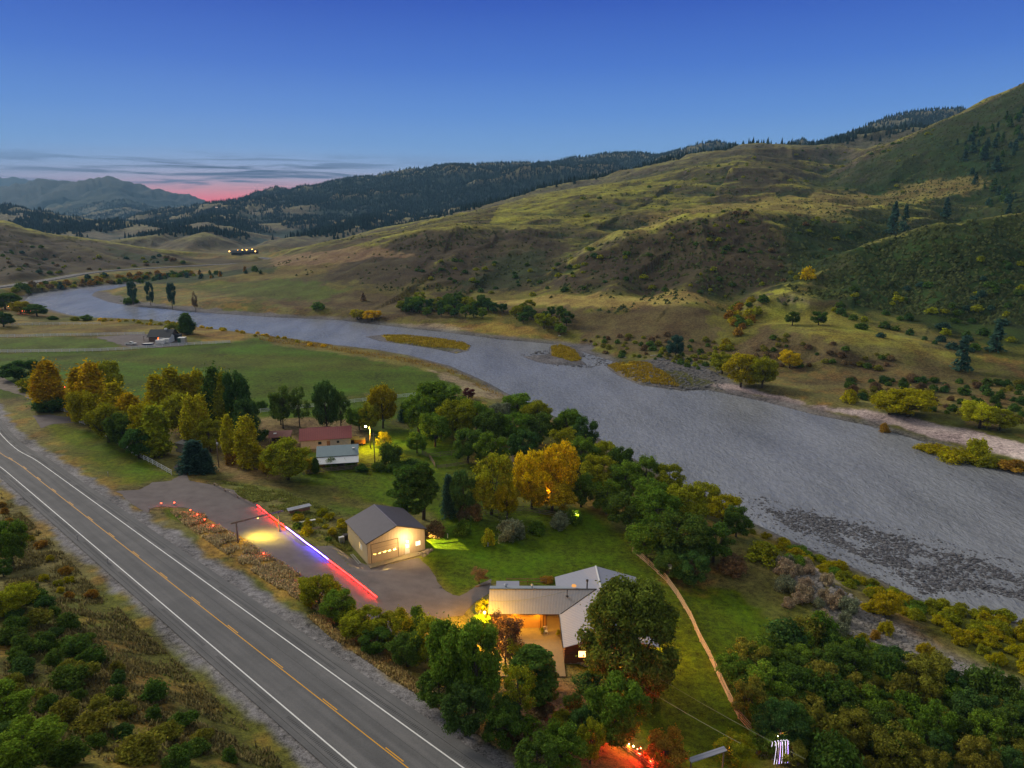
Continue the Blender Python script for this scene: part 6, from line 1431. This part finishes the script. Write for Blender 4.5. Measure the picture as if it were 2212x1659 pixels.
# glowing figure: hooped canopy of light strings with hanging strands
q = G(1678,1656)[0]; fg = thing('light_sculpture', 'garden figure made of glowing white light strings, hooped top and hanging strands', 'light sculpture', tuple(q), 8)
wl = em('white_string', (.95,.85,1.0), 3); r = random.Random(5)
for k in range(6):
    a = (k/5.-.5); x = a*1.9; MB().tube([(x*.85-.1,0,3.45),(x*.95,0,3.62-abs(a)*.2),(x*1.05+.12,-.05,3.35),(x*1.08+.1,-.08,2.9)], .014, 5).build('hoop', wl, fg)
for k in range(6):
    x = -.35+k*.27+(.12 if k > 3 else 0); MB().tube([(x*.9,0,3.3),(x+.05,0,2.2),(x*1.12+.05,0,1.1),(x*1.15+.02,0,.35)], .012, 5).build('strand', wl if k % 3 != 2 else em('violet_string', (.5,.3,1), 9), fg)
MB().tube([(0,0,-.3),(0,0,3.4)], .06, 6).build('mast', M_['wood'], fg); lamp(q[0],q[1]-.8,q[2]+2.2, 50, (.9,.8,1), .2)
q = G(1676,1618)[0]; ar = thing('garden_arch', 'orange lit wooden arch trellis behind the glowing figure', 'arch', tuple(q), 12)
for x in (-.75,.75): MB().tube([(x,0,-.3),(x,0,2.6)], .07, 6).build('post', M_['woodw'], ar)
MB().tube([(-.8,0,2.5),(-.4,0,2.8),(.4,0,2.8),(.8,0,2.5)], .07, 6).build('arch_top', M_['woodw'], ar); MB().bar((0,0,2.7),(0,0,1.9),.03).build('bulb_cord', M_['dark'], ar); lamp(q[0],q[1]-.6,q[2]+2.0, 90, (1,.42,.1), .06)
b = MB().blob((0,0,0), .09, 1, 1).build('pendant_bulb', em('pend', (1,.9,.7), 60)); b.location = (q[0],q[1],q[2]+1.85); tag(b, 'white bulb hanging in the wooden arch', 'bulb')
for k in range(5):
    q2 = G(1661+1.2*(k%2), 1596+k*5)[0]; b = MB().blob((0,0,0), .05, 1, 1).build('fairy_light', wl); b.location = (q2[0],q2[1],q2[2]+.9); tag(b, 'fairy light in the short vertical cluster left of the wooden arch', 'bulb', 'fairy lights left of the arch')
sheet('garden_path', Gp([(1612,1588),(1622,1592),(1628,1608),(1650,1622),(1690,1636),(1730,1650),(1720,1656),(1680,1645),(1640,1632),(1618,1612)]), .3, .05, pm('path_grey', (.26,.23,.20), .9), en=.2)
sr = thing('garden_shelter', 'low garden shelter with long pale grey roof at the lower edge', 'shelter', tuple(G(1526,1668)[0]), 22)
MB().slab([(-2.4,-.3,2.3),(2.4,-.3,2.3),(2.4,.3,2.42),(-2.4,.3,2.42)], .08).build('roof', M_['smoothr'], sr)
for x in (-2.2,2.2): MB().box(x-.06,x+.06,-.06,.06,-.3,2.3).build('post', M_['wood'], sr)
q = G(1580,1640)[0]; lamp(q[0],q[1],q[2]+1.6, 90, (1,.3,.08), .1)
# overhead wires
def wire(A, B, sag, label):
    a = Vector(A); b = Vector(B); pts = [a.lerp(b, t/14)+Vector((0,0,-sag*4*(t/14)*(1-t/14))) for t in range(15)]; o = MB().tube([p-a for p in pts], .022, 4).build('overhead_wire', pm('wire', (.22,.24,.14), .6)); o.location = a; tag(o, label, 'wire')
def airpt(u, v, Y): return W(u, v, Y)
wire((11.5,89.0,HZ0+4.4), airpt(1740,1640,62), .6, 'upper overhead wire from the log wing toward the glowing figure')
wire((9.0,88.9,HZ0+3.4), airpt(1600,1606,64), .5, 'lower overhead wire from the log wing across the lawn')
wire((-3.4,99.0,HZ0+3.9), (8.6,99.9,HZ0+5.2), .55, 'thin cable sagging over the long metal roof')

# ------------------------------------------------------------------ far farm
fh, FM = gable_house('far_farmhouse', 'far farmhouse with dark slate roof and white garage wing by the river', 'house', 322, 738, 11.0, 9.5, 2.8, 5.6, 3, pm('stone_wall', (.16,.11,.09), .8), M_['greyroof'], .8)
w2 = xf(MB().slab([(7,-4.2,2.9),(12.9,-4.2,2.9),(12.9,-1.2,4.7),(7,-1.2,4.7)], -.1), Matrix.Identity(4)); w2.build('garage_roof', M_['greyroof'], fh); MB().slab([(7,-1.2,4.7),(12.9,-1.2,4.7),(12.9,2.5,2.9),(7,2.5,2.9)], -.1).build('garage_roof', M_['greyroof'], fh)
MB().box(7.2,12.5,-4.0,1.5,0,2.85).build('garage_wall', M_['white'], fh); MB().add([(12.52,-4.0,2.85),(12.52,1.5,2.85),(12.52,-1.2,4.6)], [(0,1,2)]).build('garage_gable', M_['white'], fh)
MB().box(4.6,5.1,-.06,-.01,.2,2.1).build('lit_door', em('far_door', (1,.16,.04), 4), fh); MB().box(5.6,6.0,-.06,-.01,.2,2.1).build('lit_window', em('far_win', (1,.12,.03), 2.5), fh)
MB().slab([(-3.6,1.2,2.5),(.0,1.2,3.4),(.0,8.2,3.4),(-3.6,8.2,2.5)], .1).build('porch_roof', M_['greyroof'], fh)
for y in (1.5,7.9): MB().box(-3.3,-3.1,y-.1,y+.1,-.5,2.5).build('porch_post', M_['wood'], fh)
MB().box(6.6,7.8,4.2,5.4,5.2,6.3).build('chimney', M_['white'], fh); MB().box(9.5,13.5,4.5,9,-.5,2.6).build('rear_wing', M_['greyroof'], fh)
def vehicle_wheels(o, xs, w, r=.36):
    for x in xs:
        for y in (-w/2, w/2):
            k = MB().tube([(x,y-.11,r),(x,y+.11,r)], r, 12).build('wheel', M_['tire'], o); MB().tube([(x,y-.12,r),(x,y+.12,r)], r*.5, 8).build('rim', M_['galv'], k)
pk = thing('pickup_truck', 'white pickup truck parked on the far farm yard', 'pickup', tuple(G(283,745)[0]), 4)
body = MB(); body.box(-2.7,2.6,-.95,.95,.45,1.02); body.build('body', M_['white'], pk)
MB().add([(-.55,-.88,1.02),(1.25,-.88,1.02),(1.25,.88,1.02),(-.55,.88,1.02),(-.4,-.78,1.72),(.75,-.78,1.72),(.75,.78,1.72),(-.4,.78,1.72)], [(4,5,6,7),(0,1,5,4),(1,2,6,5),(2,3,7,6),(3,0,4,7)]).build('cab', M_['white'], pk)
MB().box(-.3,.75,-.9,-.86,1.1,1.6).build('side_window', M_['glass'], pk); MB().box(-2.6,-.6,-.85,.85,1.025,1.05).build('bed_cover', M_['dark'], pk)
MB().box(-2.66,-.6,-.95,-.85,1.02,1.2).build('bed_side', M_['white'], pk); MB().box(-2.66,-.6,.85,.95,1.02,1.2).build('bed_side', M_['white'], pk); MB().box(1.3,2.55,-.85,.85,1.03,1.08).build('hood', M_['white'], pk); vehicle_wheels(pk, (-1.7,1.65), 1.8)
def trailer(name, u, v, L, H, m, label, rz=0, cat='trailer'):
    t = thing(name, label, cat, tuple(G(u, v)[0]), rz); MB().box(0,L,-1.1,1.1,.55,.55+H).build('trailer_body', m, t); MB().box(-.05,L+.05,-1.15,1.15,.55+H,.62+H).build('trailer_roof', M_['white'], t); MB().bar((-1.2,0,.6),(0,0,.6),.12).build('hitch', M_['dark'], t); vehicle_wheels(t, (L*.45,L*.62), 2.1, .33); return t
trailer('white_trailer', 338, 744, 4.2, 1.7, M_['white'], 'white box trailer in front of the far farmhouse', 3)
trailer('white_trailer', 353, 742, 3.2, 1.9, M_['white'], 'white trailer against the garage wing of the far farmhouse', 3)
dm = thing('green_container', 'green fronted pale container right of the far farmhouse', 'container', tuple(G(384,741)[0]), 8); MB().box(0,1.6,0,3.5,0,2.6).build('container_front', M_['grn'], dm); MB().box(1.6,3.6,0,3.5,0,2.6).build('container_side', M_['galv'], dm); MB().box(-.05,3.65,-.05,3.55,2.6,2.68).build('lid', M_['white'], dm)
bt = thing('boat_trailer', 'covered boat on a trailer beside the nearest far white fence', 'boat', tuple(G(313,748)[0]), 6); MB().add([(-1.4,0,.9),(0,-.8,.6),(4,-.8,.6),(4,.8,.6),(0,.8,.6),(-1.8,0,1.3),(0,-1,1.3),(4,-1,1.3),(4,1,1.3),(0,1,1.3)], [(0,1,6,5),(1,2,7,6),(2,3,8,7),(3,4,9,8),(4,0,5,9),(5,6,7,8,9)]).build('hull', M_['blue'], bt); MB().slab([(-1.2,0,1.45),(0,-1,1.5),(4,-1,1.6),(4,1,1.6),(0,1,1.5)], .1).build('cover', M_['white'], bt); vehicle_wheels(bt, (2.4,), 1.9, .33)
# small far lamps
def dots(P, m, label, group, h=1.6, r=.35, cat='lamp', name='far_lamp', scale_u=None):
    base = None
    for u, v in P:
        q = G(u, v)[0]
        if base is None:
            base = thing(name, label, cat, tuple(q), group=group); MB().tube([(0,0,-.5),(0,0,h)], .08, 5).build('post', M_['dark'], base); MB().blob((0,0,h+r*.5), r, 2, .8).build('globe', m, base); o = base
        else: o = copy_tree(base); o.location = tuple(q)
dots([(43,678),(49,677),(54,677),(58,677.5),(62,677.5),(67,678)], em('far_red', (1,.10,.04), 14), 'red lamp in the row of six by the river at far left', 'red lamps at the far left river bank', r=.3, name='row_lamp')
dots([(1,668),(4,667),(9,665),(16,666),(19,667),(23,668),(27,669)], em('far_orange', (1,.35,.08), 12), 'orange lamp among the trees at the far left edge', 'orange lamps at the far left edge', r=.32, name='yard_lamp')
dots([(496,549),(503,548),(509,549),(514,547),(519,549),(524,546),(528,548),(533,545.5),(540,546),(545,544.5),(552,549)], em('village_lamp', (1,.45,.1), 9), 'tiny orange lamp of the distant hamlet', 'lamps of the distant hamlet', r=1.1, h=4, name='hamlet_lamp')
dots([(467,452),(469.5,452)], em('far_white', (1,.75,.6), 1.2), 'tiny pale headlamp on the far mountain slope', 'headlamps on the far slope', r=1.6, h=6, name='slope_lamp')
for k, (u, v, rz) in enumerate(((500,551,5),(520,550,20),(538,548,10))):
    hh, _ = gable_house('hamlet_house', ['leftmost tiny house of the distant hamlet','middle tiny house of the distant hamlet','rightmost tiny house of the distant hamlet'][k], 'house', u, v, 14, 9, 3.5, 6.5, rz, M_['dark'], M_['greyroof'])
p = G(141,846)[0]; rl = thing('tail_lamp', 'small red lamp glowing between the golden trees', 'lamp', tuple(p)); MB().tube([(0,0,-.2),(0,0,1.6)], .05, 6).build('post', M_['dark'], rl); MB().blob((0,0,1.75), .2, 2, .8).build('globe', em('tail_red', (1,.05,.04), 12), rl)

# ------------------------------------------------------------------ rocks in the shallows, driftwood, tufts
def rocks_stuff(name, poly, n, rr_, m, label, seed, zt=None, clump=1.0):
    Pw = np.array(Gp(poly)); r = np.random.RandomState(seed); x = r.uniform(Pw[:,0].min(), Pw[:,0].max(), n*6); y = r.uniform(Pw[:,1].min(), Pw[:,1].max(), n*6)
    ins = sdf(x, y, Pw); w = sstep(-.15,.35, fbm(x/5.+9, y/5., 4, seed)*clump+ (1-clump) + np.clip(ins/6,0,.3)); k = (ins > 0) & (r.uniform(0,1,len(x)) < w)
    x, y = x[k][:n], y[k][:n]; n = len(x); s = r.uniform(*rr_, n)*(1+r.uniform(0,1,n)**4*1.5); z = (height(x, y) if zt is None else np.zeros(n)+zt)
    B = sph(r, 1); B = []
    for i in range(3):
        for j in range(6): a = math.pi*(i+1)/4; b = j*math.pi/3+i*.5; B.append((math.sin(a)*math.cos(b), math.sin(a)*math.sin(b), math.cos(a)*.55))
    B += [(0,0,.55),(0,0,-.55)]; B = np.array(B); f = []
    for j in range(6):
        j2 = (j+1)%6; f += [(18,j,j2),(19,12+j2,12+j)]
        for i in range(2): f += [(i*6+j,(i+1)*6+j,(i+1)*6+j2),(i*6+j,(i+1)*6+j2,i*6+j2)]
    V = B[None]*s[:,None,None]*r.uniform(.65,1.3,(n,20,1)); a = r.uniform(0,6.28,n); el = r.uniform(.7,1.6,n)[:,None]; X = V[:,:,0]*el; Y = V[:,:,1]
    V = np.stack([X*np.cos(a)[:,None]-Y*np.sin(a)[:,None]+x[:,None], X*np.sin(a)[:,None]+Y*np.cos(a)[:,None]+y[:,None], V[:,:,2]+z[:,None]], -1).reshape(-1,3)
    o = mesh_np(name, V, (np.array(f)[None]+np.arange(n)[:,None,None]*20).reshape(-1,3), m); return tag(o, label, 'rocks', kind='stuff')
WR = pm('wet_river_rock', (.10,.097,.105), .6, var=.6, scale=1.2)
rocks_stuff('river_rocks', [(1640,1105),(1720,1110),(1800,1130),(1950,1170),(2100,1215),(2240,1255),(2300,1340),(2212,1310),(2100,1285),(1994,1290),(1900,1230),(1800,1185),(1700,1150)], 4600, (.07,.28), WR, 'dark rocks breaking the shallow water at right', 51, -.02)
rocks_stuff('river_rocks', [(1590,1070),(1720,1100),(1900,1140),(2212,1230),(2212,1300),(1994,1296),(1860,1235),(1700,1165),(1620,1120)], 1500, (.08,.2), WR, 'sparse dark stones scattered across the calm shallows', 52, -.02, .2)
rocks_stuff('bar_stones', [(1120,770),(1188,755),(1260,785),(1340,790),(1300,770),(1250,762),(1290,800),(1180,790)], 500, (.15,.4), WR, 'dark cobbles round the small midstream island', 53, .0, .5)
rocks_stuff('bank_stones', [(1340,800),(1470,770),(1560,800),(1560,845),(1470,845),(1390,832)], 900, (.15,.5), pm('grey_cobble', (.16,.155,.16), .9, var=.4), 'grey cobbles on the far gravel flat', 54, None, .6)
rocks_stuff('path_stones', [(1650,1195),(1710,1205),(1810,1265),(1910,1335),(2010,1405),(2212,1490),(2212,1550),(2040,1460),(1880,1400),(1780,1330)], 2600, (.08,.25), pm('pale_cobble', (.24,.22,.21), .9, var=.35), 'cobbles of the stony flat between lawn and shallows', 55, None, .4)
DW = pm('bleached_driftwood', (.55,.50,.45), .8, var=.2)
for k, (u, v, L, a, lab) in enumerate(((1348,800-27,6,.2,'bleached driftwood log on the far gravel near the brown slope'),(1385,772,8,-.15,'long bleached driftwood log on the far gravel flat'),(1405,769,6,.1,'bleached log just right of the long driftwood'),(1480,782,4,.9,'slanted bleached stick on the cobble flat'),(1206,726,6,-.1,'pale driftwood at the foot of the terrace belt'))):
    o = MB().tube([(0,0,.15),(L*.5,.3,.25),(L,0,.2)], [.2,.16,.08], 6).build('driftwood', DW, None, True); o.location = tuple(G(u, v)[0]); o.rotation_euler = (0,0,a); tag(o, lab, 'driftwood', 'driftwood on the far shore')
def grass_stuff(name, poly, n, h, col, label, seed, spread=.5):
    Pw = np.array(Gp(poly)); r = np.random.RandomState(seed); x = r.uniform(Pw[:,0].min(), Pw[:,0].max(), n*5); y = r.uniform(Pw[:,1].min(), Pw[:,1].max(), n*5)
    k = (sdf(x, y, Pw) > 0) & (fbm(x/3., y/3., 3, seed) > -.25+.5*(1-spread)*r.uniform(0,1,len(x))); x, y = x[k][:n], y[k][:n]
    k = road_d(x, y)[0] > 8.2; x, y = x[k], y[k]; n = len(x); z = height(x, y); hh = h*r.uniform(.4,1.3,n); a = r.uniform(0,6.28,n); w = .09+.05*r.uniform(0,1,n)
    lx = r.normal(0,.28,n)*hh; ly = r.normal(0,.28,n)*hh; dx = np.cos(a)*w; dy = np.sin(a)*w
    V = np.stack([np.stack([x-dx,y-dy,z-.03],-1), np.stack([x+dx,y+dy,z-.03],-1), np.stack([x+dx*.4+lx,y+dy*.4+ly,z+hh],-1), np.stack([x-dx*.4+lx,y-dy*.4+ly,z+hh],-1)], 1).reshape(-1,3)
    o = mesh_np(name, V, np.arange(len(V)).reshape(-1,4), LEAF); o.color = (*col,1); return tag(o, label, 'grass', kind='stuff')
grass_stuff('dry_grass', [(368,1106),(440,1112),(520,1165),(590,1205),(660,1250),(700,1290),(760,1330),(700,1330),(600,1272),(500,1205),(400,1135)], 26000, .45, (.50,.41,.22), 'tawny dry grass on the berm between highway and drive', 61)
grass_stuff('dry_grass', [(700,1330),(800,1400),(900,1470),(1020,1560),(1150,1659),(1080,1659),(980,1580),(850,1480),(740,1400),(660,1330)], 16000, .4, (.52,.40,.18), 'thin dry grass fringe below the hedge along the shoulder', 62)
grass_stuff('slope_grass', [(0,1060),(60,1110),(200,1265),(350,1400),(520,1560),(620,1659),(0,1659)], 42000, .4, (.22,.19,.08), 'rough grass on the slope left of the highway', 63, .3)
grass_stuff('meadow_grass', [(480,1040),(620,1065),(740,1110),(760,1190),(700,1180),(600,1110),(520,1075)], 14000, .35, (.26,.28,.08), 'weedy grass around the lumber stack', 64, .3)
grass_stuff('bank_grass', [(1640,1400),(1690,1380),(1800,1400),(1900,1420),(2212,1500),(2212,1659),(1650,1659),(1560,1440)], 26000, .45, (.20,.22,.05), 'tall grass on the lower right flat', 65, .3)
grass_stuff('island_grass', [(828,724),(880,724),(1000,740),(1014,747),(1003,758),(930,750),(835,736)], 8000, .7, (.38,.28,.04), 'golden grass covering the long midstream island', 66, .9)
grass_stuff('island_grass', [(1190,748),(1212,746),(1240,755),(1256,776),(1236,782),(1192,768)], 4000, .7, (.38,.28,.04), 'golden grass covering the small midstream island', 67, .9)
grass_stuff('island_grass', [(1312,792),(1340,783),(1400,784),(1440,808),(1470,836),(1380,828),(1335,808)], 6000, .7, (.40,.27,.04), 'golden grass on the tip of the far gravel flat', 68, .9)
grass_stuff('bank_grass', [(560,724),(700,744),(737,752),(899,778),(971,797),(1053,834),(1100,862),(1060,850),(970,806),(890,785),(730,760),(560,735)], 9000, .8, (.34,.22,.05), 'golden rank grass on the brink of the near bank', 69, .2)
